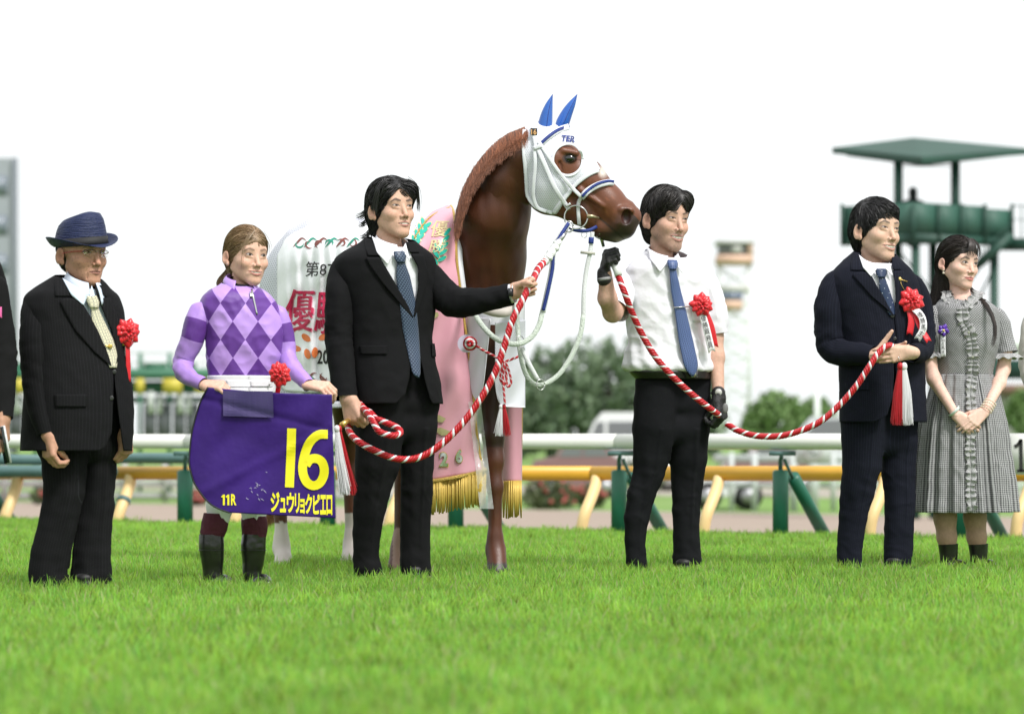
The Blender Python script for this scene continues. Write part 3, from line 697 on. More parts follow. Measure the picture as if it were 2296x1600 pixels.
def vehicle(name, label, cat, x0, x1, D, prof, m_body, glass, wheels, cargo=None):
    """side-view profile extruded to a real width, with windows, wheels, bumpers"""
    k = D/FPX; t = thing(name, label, cat, base((x0+x1)/2, D)); X0 = (x0-1148)*k; L = (x1-x0)*k; z0 = gz(X0, D)
    P = [(X0+u*L, z0+v) for u, v in prof]; n = len(P); Wd = 1.6
    V = [(x, D, z) for x, z in P]+[(x, D+Wd, z) for x, z in P]+[(x*1.0, D+.12, z) for x, z in P][:0]
    F = [tuple(range(n))[::-1], tuple(range(n, 2*n))]+[(i, (i+1) % n, n+(i+1) % n, n+i) for i in range(n)]
    mk('body', V, F, m_body, t, smooth=False)
    for g_ in glass: mk('window', [(X0+u*L, D-.012, z0+v) for u, v in g_]+[(X0+u*L, D+.02, z0+v) for u, v in g_], [tuple(range(len(g_)))[::-1]]+[(i, (i+1) % len(g_), len(g_)+(i+1) % len(g_), len(g_)+i) for i in range(len(g_))], m_cab, t, smooth=False)
    for u in wheels:
        for yy in (D-.02, D+Wd-.2):
            w_ = mkq('wheel', tube([(X0+u*L, yy, z0+.3), (X0+u*L, yy+.2, z0+.3)], .3, 18), mat('tyre', (.02, .02, .02), .8), t)
            mkq('rim', tube([(X0+u*L, yy-.012, z0+.3), (X0+u*L, yy+.1, z0+.3)], .17, 14), mat('rim', (.4, .4, .42), .4, .6), w_)
    return t
m_vw = mat('van white', (.72, .74, .75), .3, coat=.3); m_vm = mat('car maroon', (.24, .13, .14), .35, coat=.3); m_vs = mat('car pale silver', (.55, .58, .60), .3, coat=.3)
van = [(0, .35), (0, .95), (.06, 1.1), (.17, 1.95), (.25, 2.25), (.97, 2.25), (1, 2.1), (1, .35)]
vehicle('parked_van', 'white van with a sloping windscreen behind the far rails', 'van', 1290, 1540, 94, van, m_vw, [[(.09, 1.15), (.19, 1.95), (.26, 1.98), (.26, 1.15)], [(.29, 1.15), (.29, 1.98), (.58, 1.98), (.58, 1.15)], [(.62, 1.15), (.62, 1.98), (.95, 1.98), (.95, 1.15)]], (.15, .83))
car = [(0, .3), (0, .8), (.05, .95), (.28, 1.05), (.38, 1.5), (.75, 1.52), (.92, 1.05), (1, .95), (1, .3)]
cg = [[(.31, 1.05), (.40, 1.44), (.56, 1.46), (.56, 1.05)], [(.58, 1.05), (.58, 1.46), (.74, 1.46), (.86, 1.06)]]
vehicle('parked_car', 'maroon car low between the white and yellow rails', 'car', 1190, 1395, 84, car, m_vm, cg, (.18, .82))
vehicle('parked_car', 'second maroon car between the man in the white shirt and the pinstriped man', 'car', 1625, 1835, 86, car, m_vm, cg, (.18, .82))
car2 = [(u, v+.95*(v > .5)) for u, v in car]
vehicle('parked_van', 'pale silver tall vehicle beside the navy suited man', 'van', 1755, 2000, 100, [(0, .35), (0, 1.2), (.12, 1.45), (.3, 2.15), (.95, 2.2), (1, 1.2), (1, .35)], m_vs, [[(.17, 1.45), (.32, 2.05), (.6, 2.08), (.6, 1.45)], [(.63, 1.45), (.63, 2.08), (.92, 2.08), (.95, 1.45)]], (.16, .84))
tr = vehicle('utility_cart', 'small white utility cart with black tyres behind the white shirted man', 'cart', 1560, 1700, 71, [(0, .3), (0, .75), (.2, .8), (.3, .8), (.35, .62), (.95, .62), (1, .3)], m_vw, [], (.2, .85))
gh = thing('far_stand', 'low pale building with a brown roof beyond the right bush', 'building', (W(2330, 970, 170)[0], 172, -1))
a, b = W(2215, 0, 170)[0], W(2460, 0, 170)[0]
mk('wall', *box(((a+b)/2, 173, .9), (b-a, 6, 3.8)), mat('pale wall', (.42, .42, .40), .8), gh, smooth=False)
mk('roof', *box(((a+b)/2, 173, 2.9), (b-a+.6, 7, .5)), mat('brown roof', (.25, .15, .12), .8), gh, smooth=False)
mk('band', *box(((a+b)/2, 170.0, 5.2), (b-a+2, .3, .9)), m_ws, gh, smooth=False)
# ================================================================== PEOPLE: shared builders
m_skin = mat('skin', (.5, .35, .27), .55, vcol='Col', sss=.06, bump=.16, bscale=420, spec=.32, var=.07, vscale=90)
m_hair = mat('hair black', (.012, .011, .012), .5, vcol='Col', spec=.5, aniso=.5)
def fbmcol(V, s, seed=0): return noise(V, s, seed)
def gauss(V, c, r): d = (V-np.array(c))/np.array(r); return np.exp(-(d*d).sum(1))
def lerp(a, b, t): return a*(1-t[:, None])+np.array(b)*t[:, None]
class Person:
    def __init__(s, label, x, D, phi, desc_group=None):
        s.D = D; s.phi = math.radians(phi); s.k = D/FPX; s.root = thing('person', label, 'person', (W(x, 0, D)[0], D, 0)); s.skin = []
    def P(s, x, y, d=0.0):                  # pixel + depth offset (m, + = away) at the true perspective
        return W(x, y, s.D+d)
def head_mesh(p, nx, ny, yaw, pitch=0, roll=0, S=1.08, jl=1.0, wide=1.0, smile=0.0, open_=0.0, skin=(.50, .33, .245), female=False, old=False,
              neck=(0, 0), neck_r=.056, neck_d=.03, lips=(.36, .13, .12), brow=(.03, .022, .02), browk=.8, beard=0, eye_open=1.0, blush=0.0, h=.0019, nose=1.0):
    """head, face, ears and neck from smooth-blended volumes; local axes: x = person's left, f = forward, z = up"""
    yaw, pitch, roll = map(math.radians, (yaw, pitch, roll))
    R = Rz(yaw)@Rx(-pitch)@Ry(roll)
    def L(x, f, z): return np.array([x, -f, z])
    nas = L(0, .086, 0)*S
    Dn = p.D-.06
    C = W(nx, ny, Dn)-R@nas; 
    def E(x, f, z, rx, rf, rz, k=.012, s=1, Rm=None): return E_(L(x, f, z), (rx, rf, rz), k, s, Rm)
    def K(a, b, r1, r2=None, k=.01, s=1): return C_(L(*a), L(*b), r1, r2, k, s)
    pr = [E(0, -.008, .035, .0755*wide, .096, .083), E(0, .027, -.02, .061*wide, .060, .080, .02), E(0, .032, -.064, .044*wide, .050, .044, .025)]
    ch = .015 if not female else .012
    for s in (-1, 1):
        pr += [K((s*.048*wide, -.008, -.048), (s*.012, .064, -.100), .015, ch, .024), E(s*.042*wide, .050, -.028, .021, .023, .018, .02)]
        pr += [E(s*.036, .062, -.034, .015+.004*smile, .017+.002*smile, .014+.003*smile, .014)]
    pr += [E(0, .068, -.100, .020, .016, .015, .02), K((-.036, .071, .021), (.036, .071, .021), .0125 if not female else .010, None, .02)]
    for s in (-1, 1):
        pr += [E(s*.032, .1025, .001, .017, .0140, .0090, .013, -1)]
        pr += [E(s*.0315, .0735, -.0005, .0150, .0120, .0105, .004)]
        pr += [K((s*.020, .0845, -.0085), (s*.041, .0775, -.0085), .0022, .0018, .005)]
    nb = .098+.004*nose
    pr += [K((0, .078, .012), (0, nb, -.036), .0070, .0095, .011), E(0, nb+.003, -.040, .0092, .0090, .0080, .005)]
    for s in (-1, 1): pr += [E(s*.0128, .0905, -.0425, .0070, .0100, .0072, .005)]
    pr += [E(0, .066, -.068, .026+.003*smile, .0245, .022, .014)]
    w = .0235+.0085*smile; up = .006*smile; g = .0012+.0065*open_
    ul, ll = [], []
    for t in np.linspace(-1, 1, 7):
        f_ = .0912-.0155*t*t; zc = -.0690+up*t*t
        ul.append((w*t, f_, zc+g*(1-t*t)*.55+.0030*(1-abs(t)**1.5))); ll.append((w*t*.95, f_-.001, zc-g*(1-t*t)-.0038*(1-t*t)))
    for q, r in ((ul, .0036), (ll, .0044)):
        for a, b in zip(q[:-1], q[1:]): pr.append(K(a, b, r*(1-.55*(a[0]/w)**2), r*(1-.55*(b[0]/w)**2), .0032))
    for a, b in zip(ul[:-1], ul[1:]):
        ma = (a[0], a[1]+.0035, -.0695+up*(a[0]/w)**2-g*.2); mb = (b[0], b[1]+.0035, -.0695+up*(b[0]/w)**2-g*.2)
        pr.append(K(ma, mb, .0011+g*.45*(1-(a[0]/w)**2), .0011+g*.45*(1-(b[0]/w)**2), .0012, -1))
    for s in (-1, 1):
        pr += [E(s*.0060, .099, -.0492, .0034, .0048, .0028, .0022, -1)]
        if smile > .3 or old:
            q = [(s*.0165, .092, -.043), (s*.026, .083, -.054), (s*(.0315+.003*smile), .0755, -.068)]
            for a, b in zip(q[:-1], q[1:]): pr.append(K(a, b, .0016, .0013, .007, -1))
        if old: pr += [K((s*.022, .087, -.014), (s*.038, .082, -.017), .0012, .001, .004, -1), K((s*.030, .078, -.078), (s*.026, .072, -.095), .0015, .001, .006, -1)]
        # ears
        Re = Rz(-s*.42)@Rx(.14); er = .86 if female else 1.0
        pr += [E(s*.0835*wide, -.016, -.010, .0055, .0190*er, .0310*er, .004, 1, Re), E(s*.0775*wide, -.008, -.033, .0060, .009, .011, .004, 1)]
        pr += [E(s*.0892*wide, -.0135, -.0060, .0062, .0118, .0200, .0015, -1, Re), E(s*.0855*wide, -.0050, -.0150, .0060, .0070, .0085, .002, -1, Re)]
    nb_w = W(neck[0], neck[1], p.D+neck_d); nbl = R.T@(nb_w-C)/S
    top = L(0, -.028, -.045)
    pr += [C_(top, nbl, neck_r*.93/S, neck_r*.97/S, .018), C_(nbl, nbl+(nbl-top)*.35, neck_r*1.03/S, neck_r*1.6/S, .02)]
    if not female: pr += [C_(L(0, .012, -.11), (nbl*.8+top*.2)+L(0, .045, 0), .014, .012, .02)]
    lo = np.array([-.115, -.125, min(nbl[2], -.2)-.02]); hi = np.array([.115, .125, .13])
    lo[:2] = np.minimum(lo[:2], nbl[:2]-.09); hi[:2] = np.maximum(hi[:2], nbl[:2]+.09)
    V, F = solid_mesh(pr, h, lo, hi)
    x, f, z = V[:, 0], -V[:, 1], V[:, 2]; Q = np.stack([x, f, z], 1); ax_ = np.abs(x); A = np.stack([ax_, f, z], 1)
    # complexion
    sk = np.array(skin); col = np.tile(sk, (len(V), 1))
    red = np.clip(.55*gauss(A, (.040, .070, -.032), (.022, .03, .018))+.6*gauss(Q, (0, .108, -.038), (.014, .02, .014))+.8*gauss(A, (.082, -.012, -.01), (.012, .03, .035))+.3*gauss(Q, (0, .085, -.10), (.02, .03, .02)), 0, 1)
    col = lerp(col, sk*np.array([1.0, .74, .72]), red*(.55+blush)*np.ones(len(V)))
    col *= (1+.05*noise(V, 60, 2)+.035*noise(V, 190, 3))[:, None]
    if old:
        sp = np.clip(noise(V, 130, 5)-.62, 0, 1)*3; col = lerp(col, sk*.5, np.clip(sp*(f > 0), 0, .55))
        col *= (1-.10*np.clip(noise(V*np.array([1, 1, 3]), 90, 1), 0, 1))[:, None]
    front = (f > .045).astype(float)
    eye = gauss(A, (.032, .085, .000), (.019, .03, .0085)); col = lerp(col, sk*np.array([.86, .76, .76]), .3*eye)
    if beard:
        b_ = beard*np.clip(gauss(Q, (0, .085, -.098), (.030, .05, .020))+gauss(A, (.020, .088, -.058), (.016, .03, .007))*1.1+.9*gauss(A, (.055, .02, -.072), (.022, .035, .018)), 0, 1)
        col = lerp(col, np.array([.085, .07, .062]), np.clip(b_*(.62+.25*noise(V, 330, 7)), 0, .75))
    # brows
    bz = .0215+.0035*np.exp(-((ax_-.036)/.010)**2)-.0016*np.abs(ax_-.03)/.01-.004*np.clip((ax_-.040)/.012, 0, 1)
    th = .0050*np.clip(1.15-np.abs(ax_-.029)/.026, 0, 1)+.0005
    bk = front*(ax_ > .0115)*(ax_ < .050)*np.exp(-((z-bz)/th)**2*.9)*browk; col = lerp(col, brow, np.clip(bk*1.1, 0, .85))
    # eyes: white, iris, lids and lashes
    ex = ax_-.0312; half = .0130; ct = np.clip(1-(ex/half)**2, 0, 1)
    eo = (.0044 if not female else .0048)*eye_open; tilt = .09*ex
    uz = .0004+eo*ct**.75+tilt; lz = .0004-eo*.72*ct**.8+tilt
    inn = (z < uz) & (z > lz) & (np.abs(ex) < half) & (f > .066)
    col[inn] = (.42, .38, .36)
    gx = (x-np.sign(x)*.0312)-.0012  # gaze slightly aside
    ir = inn & (((gx)**2+(z-.0008)**2) < .0060**2); col[ir] = (.035, .02, .014)
    pu = inn & (((gx)**2+(z-.0008)**2) < .0022**2); col[pu] = (.004, .004, .004)
    d_up = np.abs(z-uz-.0006); lash = np.exp(-(d_up/(.0019 if not female else .0023))**2)*(np.abs(ex) < half+.0015)*(f > .062); col = lerp(col, np.array([.02, .014, .012]), np.clip(lash*1.0, 0, .95))
    d_lo = np.abs(z-lz+.0004); col = lerp(col, sk*.42, np.clip(np.exp(-(d_lo/.0010)**2)*(np.abs(ex) < half)*(f > .062)*.7, 0, 1))
    cr = np.exp(-((z-uz-.0038)/.0009)**2)*(np.abs(ex) < half)*(f > .066)*.35; col = lerp(col, sk*.5, cr)
    # mouth
    zc = -.0690+up*(x/w)**2; g1 = g*(1-(x/w)**2)
    inmx = np.abs(x) < w*1.02
    upl = inmx & (z > zc+g1*.3) & (z < zc+g1*.55+.0065*(1-.8*(ax_/w)**1.5)) & (f > .068)
    lol = inmx & (z < zc-g1*.7) & (z > zc-g1-.0098*(1-.9*(ax_/w)**2)) & (f > .068)
    lc = np.array(lips); col[upl] = col[upl]*.25+lc*.75*.85; col[lol] = col[lol]*.3+lc*.7*1.05
    ln = np.exp(-((z-zc+g*.2)/(.0010))**2)*inmx*(f > .066)*(open_ < .15); col = lerp(col, lc*.25, np.clip(ln*.85, 0, 1))
    if open_ > .1:
        gap = inmx & (np.abs(z-(zc-g1*.25)) < g1*.62+.0004) & (f > .064); col[gap] = (.05, .018, .016)
        te = gap & (ax_ < w*.78) & (z > zc-g1*.55); col[te] = (.78, .74, .66)
        sl = te & ((np.mod(ax_+.004, .0082)) < .0010); col[sl] = (.30, .24, .2)
    nos = gauss(A, (.0062, .099, -.0492), (.0040, .006, .0030)); col = lerp(col, np.array([.05, .02, .018]), np.clip(nos*1.15, 0, .92))  # nostril shade painted into the skin colour
    col = lerp(col, sk*np.array([.42, .30, .28]), np.clip(.75*gauss(A, (.0850*wide, -.0100, -.0080), (.0045, .0085, .013)), 0, 1))  # shade of the ear hollow painted into the skin colour
    # scalp under the hair is dark at the sides and back
    V2 = V.copy(); neg = V2[:, 2] < 0; hz = np.clip(-V2[:, 2]/.118, 0, 1); V2[:, 2] = np.where(neg & (V2[:, 2] > -.125), V2[:, 2]*jl, np.where(neg, V2[:, 2]-.125*(jl-1), V2[:, 2]))
    to = lambda q: C+(np.asarray(q)*S)@R.T
    p.head_to = to; p.R = R; p.S = S; p.hc = C
    p.hl = lambda x_, f_, z_: to(np.array([x_, -f_, z_*(jl if z_ < 0 else 1)]))
    p.skin.append((to(V2), F, col))
    return p
def add_skin(p, prims, skin, h=.0028, nails=None, veins=True):
    V, F = solid_mesh(prims, h)
    sk = np.array(skin); col = np.tile(sk, (len(V), 1)); col *= (1+.07*noise(V, 45, 3)+.04*noise(V, 160, 5))[:, None]
    if nails is not None:
        for (c, r) in nails:
            g_ = gauss(V, c, (r, r, r)); col = lerp(col, sk*np.array([1.15, .95, .93]), np.clip(g_, 0, .6))
    p.skin.append((V, F, col))
def finish_skin(p):
    V, F = join([(a, b) for a, b, c in p.skin]); col = np.concatenate([c for a, b, c in p.skin])
    p.body = mk('body', V, F, m_skin, p.root, col=col); return p.body
def inner_body(p, pts):                     # hidden trunk and limbs that carry the clothes
    pts = [(a, b, min(r1, .09) if r2 > .05 else .035, min(r2, .05) if r2 > .05 else .028) for a, b, r1, r2 in pts]
    pr = [C_(a, b, r1, r2, .04) for a, b, r1, r2 in pts]
    V, F = solid_mesh(pr, .014); p.skin.append((V, F, np.tile((.4, .27, .2), (len(V), 1))))
# ---- hands
FL = {'i': (.042, .026, .020), 'm': (.046, .029, .021), 'r': (.043, .027, .021), 'p': (.033, .020, .018)}
def hand(wrist, e1, n, thumb_side, curls, thumb=(.5, .35, .3), S=1.0, spread=.05, fat=1.0):
    """round-cone prims of a hand. e1 = towards fingers, n = palm normal, thumb_side = direction of the thumb edge
    curls = per finger (i,m,r,p) (mcp, pip, dip) in radians"""
    e1 = np.array(e1, float); e1 /= np.linalg.norm(e1); n = np.array(n, float); n -= e1*(n@e1); n /= np.linalg.norm(n)
    e2 = np.array(thumb_side, float); e2 -= e1*(e2@e1)+n*(e2@n); e2 /= np.linalg.norm(e2)
    w = np.array(wrist, float); S_ = S; pr = []; tips = []
    offs = {'i': .030, 'm': .010, 'r': -.010, 'p': -.028}; reach = {'i': .088, 'm': .092, 'r': .087, 'p': .080}
    rad = {'i': .0092, 'm': .0094, 'r': .0088, 'p': .0078}
    for q in 'imrp':
        kn = w+(e1*reach[q]+e2*offs[q])*S_
        pr.append(C_(w+e2*offs[q]*.45*S_, kn, .0165*S_*fat, .0115*S_*fat, .012))
    for q, cu in zip('imrp', curls):
        b = w+(e1*reach[q]+e2*offs[q])*S_; a = 0; pts = [b]
        for L_, c_ in zip(FL[q], cu):
            a += c_; d = e1*math.cos(a)+n*math.sin(a)+e2*(offs[q]*spread*20*.05)*max(0, math.cos(a)); d /= np.linalg.norm(d); pts.append(pts[-1]+d*L_*S_)
        r = rad[q]*S_*fat
        pr += [C_(pts[0], pts[1], r*1.05, r*.98, .004), C_(pts[1], pts[2], r*.98, r*.88, .0025), C_(pts[2], pts[3], r*.88, r*.72, .0025)]; tips.append(pts)
    up, inw, fw = thumb
    b = w+(e1*.018+e2*.020+n*.006)*S_
    d1 = e2*up+e1*.75+n*inw; d1 /= np.linalg.norm(d1); d2 = d1+n*fw-e2*fw*.6; d2 /= np.linalg.norm(d2); d3 = d2+n*fw*.8-e2*fw*.5; d3 /= np.linalg.norm(d3)
    t1 = b+d1*.046*S_; t2 = t1+d2*.034*S_; t3 = t2+d3*.026*S_
    pr += [C_(b, t1, .0165*S_*fat, .0125*S_*fat, .012), C_(t1, t2, .0118*S_*fat, .0105*S_*fat, .004), C_(t2, t3, .0105*S_*fat, .0083*S_*fat, .003)]
    return pr, tips, (t2, t3)
# ---- hair
def hair_mesh(p, name, prims, cuts, colr, face=None, crown=(0, -.03, .13), n=2600, L=.055, steps=6, flow=None, flick=.0, wid=.0013, m=None, h=.0026, shell=.0, seed=1, par=None, keep=None, lift=.0018, colr2=None):
    """hair volume (smooth prims minus cuts) + thousands of tapering strands laid along a flow field"""
    g = np.random.default_rng(seed)
    lo = np.min([pbox(q)[0] for q in prims], 0)-.01; hi = np.max([pbox(q)[1] for q in prims], 0)+.01
    V, F = solid_mesh(prims+cuts, h, lo, hi)
    Vn = V*(1.0); nz = noise(V*np.array([1, 1, .45]), 75, seed)*.0008; N_ = V-np.array([0, .01, 0]); N_ /= np.linalg.norm(N_, axis=1)[:, None]+1e-9; Vn = V+N_*nz[:, None]
    c0 = np.array(colr); c1 = np.array(colr2 if colr2 is not None else c0*2.0)
    cc = lerp(np.tile(c0, (len(V), 1)), c1, np.clip(.5+.5*noise(V*np.array([1, 1, .4]), 60, 2), 0, 1)*.5)
    o = mk(name, p.head_to(Vn), F, m or m_hair, par or p.root, col=cc)
    cr = np.array([crown[0], -crown[1], crown[2]])
    idx = g.integers(0, len(V), n); P0 = V[idx]+g.normal(size=(n, 3))*.001
    if keep is not None: k_ = keep(P0[:, 0], -P0[:, 1], P0[:, 2]); P0 = P0[k_]
    n = len(P0); Pt = [P0]; cur = P0.copy(); LL = L*g.uniform(.55, 1.25, n); jit = g.normal(size=(n, 3))*.10
    for st in range(steps):
        e = 1e-3; d0 = sdf(prims, cur)
        G = np.stack([sdf(prims, cur+np.eye(3)[i]*e)-d0 for i in range(3)], 1)/e; G /= np.linalg.norm(G, axis=1)[:, None]+1e-9
        if flow is None: D_ = cur-cr; D_[:, 2] -= .03
        else: D_ = np.stack(flow(cur[:, 0], -cur[:, 1], cur[:, 2]), 1); D_[:, 1] *= -1
        D_ /= np.linalg.norm(D_, axis=1)[:, None]+1e-9; D_ = D_+jit+.25*np.stack([noise(cur, 28, 1+i) for i in range(3)], 1)
        D_ -= G*(D_*G).sum(1)[:, None]; D_ /= np.linalg.norm(D_, axis=1)[:, None]+1e-9
        D_ += G*flick*((st+1)/steps)**2
        cur = cur+D_*(LL/steps)[:, None]
        tgt = lift*(1+.6*st/steps)+flick*.02*((st+1)/steps)**2; d1 = sdf(prims, cur); cur = cur-G*(d1-tgt)[:, None]*(1 if flick == 0 else .5)
        Pt.append(cur.copy())
    if face is not None:
        for j in range(1, len(Pt)):
            bad = face(Pt[j][:, 0], -Pt[j][:, 1], Pt[j][:, 2]+g.uniform(-.006, .004, n)); Pt[j] = np.where(bad[:, None], Pt[j-1]+(Pt[j]-Pt[j-1])*.25, Pt[j])
    Pt = np.stack(Pt, 1); T = np.gradient(Pt, axis=1); S_ = np.cross(T, g.normal(size=(n, 1, 3))); S_ /= np.linalg.norm(S_, axis=2)[:, :, None]+1e-9
    ww = wid*np.array([.6]+[1.0]*(steps-1)+[.12])[None, :, None]*g.uniform(.6, 1.4, n)[:, None, None]
    Vs = np.stack([Pt-S_*ww, Pt+S_*ww], 2).reshape(-1, 3); k = steps+1
    i = np.arange(n)[:, None]*k*2; j = np.arange(steps)[None, :]*2; a = i+j
    Fs = np.stack([a, a+1, a+3, a+2], -1).reshape(-1, 4)
    sc = np.repeat(lerp(np.tile(c0, (n, 1)), c1, g.uniform(0, 1, n)**1.8), k*2, 0)  # random strand tones; the lighter ones paint in highlight streaks
    mk('hair_strands', p.head_to(Vs), Fs, m or m_hair, o, col=sc, kind='stuff')
    return o
def hl_prims(pr): return pr
def HE(x, f, z, rx, rf, rz, k=.015, s=1, Rm=None): return E_((x, -f, z), (rx, rf, rz), k, s, Rm)
def HK(a, b, r1, r2=None, k=.012, s=1): return C_((a[0], -a[1], a[2]), (b[0], -b[1], b[2]), r1, r2, k, s)

# ---- clothes as lofted shells
class Torso:
    """stack of super-ellipse rings, given by image rows: (y, xl, xr, depth_ratio, depth_offset)"""
    def __init__(s, p, rows, n=2.25, phi=None, tilt=.22, tlen=45):
        s.tilt = tilt; s.tlen = tlen
        s.p = p; r = np.array([(list(q)+[0, 0])[:5] for q in rows], float); s.n = n; s.phi = p.phi if phi is None else math.radians(phi)
        s.ys = r[:, 0]; s.r = r
    def row(s, y):
        y = np.asarray(y, float); a = [np.interp(y, s.ys, s.r[:, i]) for i in range(1, 5)]
        # smooth interpolation
        for i in range(4):
            f = s.r[:, i+1]; m = np.gradient(f, s.ys); k = np.clip(np.searchsorted(s.ys, y, side='right')-1, 0, len(f)-2)
            hh = s.ys[k+1]-s.ys[k]; t = np.clip((y-s.ys[k])/hh, 0, 1)
            a[i] = (2*t**3-3*t**2+1)*f[k]+(t**3-2*t**2+t)*hh*m[k]+(-2*t**3+3*t**2)*f[k+1]+(t**3-t**2)*hh*m[k+1]
        return a
    def pt(s, u, y, off=0.0):
        """u = angle round the body (0 front, + to the person's left), y = image row"""
        u, y = np.broadcast_arrays(np.asarray(u, float), np.asarray(y, float))
        xl, xr, br, dy = s.row(y); k = s.p.k; w = (xr-xl)/2*k; cp, sp = math.cos(s.phi), math.sin(s.phi)
        A = w/np.sqrt(cp*cp+br*br*sp*sp)
        cu, su = np.cos(u), np.sin(u); e = 2/s.n
        A_ = A+off; B_ = A*br+off
        lx = A_*np.sign(su)*np.abs(su)**e; ly = -B_*np.sign(cu)*np.abs(cu)**e
        # superellipse bulges past the ellipse in projection: renormalise
        cx = ((xl+xr)/2-1148)*k
        X = cx+lx*cp-ly*sp*1.0; Y = s.p.D+dy+lx*sp+ly*cp
        Z = CH-(y-HY)*k+ly*s.tilt*np.clip(1-(y-s.ys[0])/s.tlen, 0, 1)
        return np.stack([X, Y, Z], -1)
    def u_at(s, x, y, off=0.0, lo=-1.75, hi=1.75):
        """angle where the shell passes image column x on row y (front side)"""
        us = np.linspace(lo, hi, 141); x, y = np.broadcast_arrays(np.asarray(x, float), np.asarray(y, float)); out = np.empty(x.shape)
        for i in np.ndindex(x.shape):
            q = s.pt(us, np.full(141, y[i]), off); px = 1148+q[:, 0]/q[:, 1]*FPX
            k = np.argmax(px); j = np.argmin(px[:k+1]); seg = slice(j, k+1)
            out[i] = np.interp(x[i], px[seg], us[seg])
        return out
    def solve(s, x, y, off=0.0):
        """(u, row) whose surface point projects to the given pixel"""
        x, y = np.broadcast_arrays(np.asarray(x, float), np.asarray(y, float)); yy = y.astype(float).copy()
        for _ in range(3):
            u = s.u_at(x, yy, off); P = s.pt(u, yy, off); yy = yy+(y-(HY-(P[..., 2]-CH)/P[..., 1]*FPX))
        return s.u_at(x, yy, off), yy
    def at(s, x, y, off=0.0):
        u, yy = s.solve(x, y, off); return s.pt(u, yy, off)
def folds(V, amp, seed=0, sc=9.0, zst=.45): 
    r1 = .45-np.abs(noise(V*np.array([1.0, 1.0, .9])+V[:, [2, 0, 1]]*.35, sc*1.3, seed+4)); r2 = .4-np.abs(noise(V*np.array([.7, .7, 1.4]), sc*1.7, seed+6))
    return amp*(.7*noise(V*np.array([1, 1, zst]), sc, seed)+.9*r1+.45*r2)
def shell(name, p, T, y0, y1, uL, uR, m, nv=60, nu=110, off=0.0, wr=.003, seed=0, par=None, solid=.003, wfun=None, uvk=1.0):
    """garment sheet on torso T between rows y0..y1; opening edges uL(y), uR(y): sheet runs from uR round the back to uL"""
    ys = np.linspace(y0, y1, nv); a = np.asarray(uR(ys) if callable(uR) else np.full(nv, uR)); b = np.asarray(uL(ys) if callable(uL) else np.full(nv, uL))
    t = np.linspace(0, 1, nu)[None, :]; U = a[:, None]+(2*np.pi+b-a)[:, None]*t; Y = np.repeat(ys[:, None], nu, 1)
    P = T.pt(U, Y, off); c = T.pt(np.zeros(nv)+np.pi/2, ys)*.5+T.pt(np.zeros(nv)-np.pi/2, ys)*.5
    N_ = P-c[:, None, :]; N_[..., 2] = 0; N_ /= np.linalg.norm(N_, axis=2)[..., None]+1e-9
    d = folds(P.reshape(-1, 3), wr, seed).reshape(nv, nu)
    if wfun is not None: d = d+wfun(U, Y)
    P = P+N_*d[..., None]
    R_ = np.linalg.norm(T.pt(np.pi/2, (y0+y1)/2)-T.pt(-np.pi/2, (y0+y1)/2))/2
    uv = np.stack([U*R_*uvk, -Y*p.k], -1).reshape(-1, 2)
    return mk(name, P.reshape(-1, 3), grid_faces(nv, nu), m, par or p.root, uv=uv, solid=solid)
def patch(name, p, T, rows, m, off=.006, nv=24, nu=8, par=None, solid=.002, wr=0, seed=0, arch=0.0, uvpx=False):
    """small panel on the torso surface from image rows (y, xl, xr)"""
    r = np.array(rows, float); ys = np.linspace(r[0, 0], r[-1, 0], nv)
    xl = np.interp(ys, r[:, 0], r[:, 1]); xr = np.interp(ys, r[:, 0], r[:, 2])
    t = np.linspace(0, 1, nu)[None, :]; X = xl[:, None]*(1-t)+xr[:, None]*t; Y = np.repeat(ys[:, None], nu, 1)
    of = off+arch*(1-(2*t-1)**2)+0*Y
    (ul, ya), (ur, yb) = T.solve(xl, ys, off), T.solve(xr, ys, off); U = ul[:, None]*(1-t)+ur[:, None]*t
    P = T.pt(U, ya[:, None]*(1-t)+yb[:, None]*t, of)
    if wr: P = P+np.array([0, -1, 0])*folds(P.reshape(-1, 3), wr, seed, 30).reshape(nv, nu)[..., None]
    uv = np.stack([(X-xl.mean())*p.k, -(Y-ys[0])*p.k], -1)
    if uvpx: uv = np.stack([(t-.5)*np.maximum(xr-xl, 1)[:, None]*p.k, -(Y-ys[0])*p.k], -1)
    return mk(name, P.reshape(-1, 3), grid_faces(nv, nu), m, par or p.root, uv=uv.reshape(-1, 2), solid=solid)
def poly_patch(name, p, T, poly, m, off=.004, par=None, solid=.0015, n=14):
    """convex-ish outline in pixels split into rows and laid on the torso"""
    q = np.array(poly, float); ys = np.linspace(q[:, 1].min()+.2, q[:, 1].max()-.2, n); rows = []
    for y in ys:
        xs = []
        for (x0, y0), (x1, y1) in zip(q, np.roll(q, -1, 0)):
            if (y0-y)*(y1-y) <= 0 and y0 != y1: xs.append(x0+(x1-x0)*(y-y0)/(y1-y0))
        rows.append((y, min(xs), max(xs)))
    return patch(name, p, T, rows, m, off, nv=n, nu=6, par=par, solid=solid)
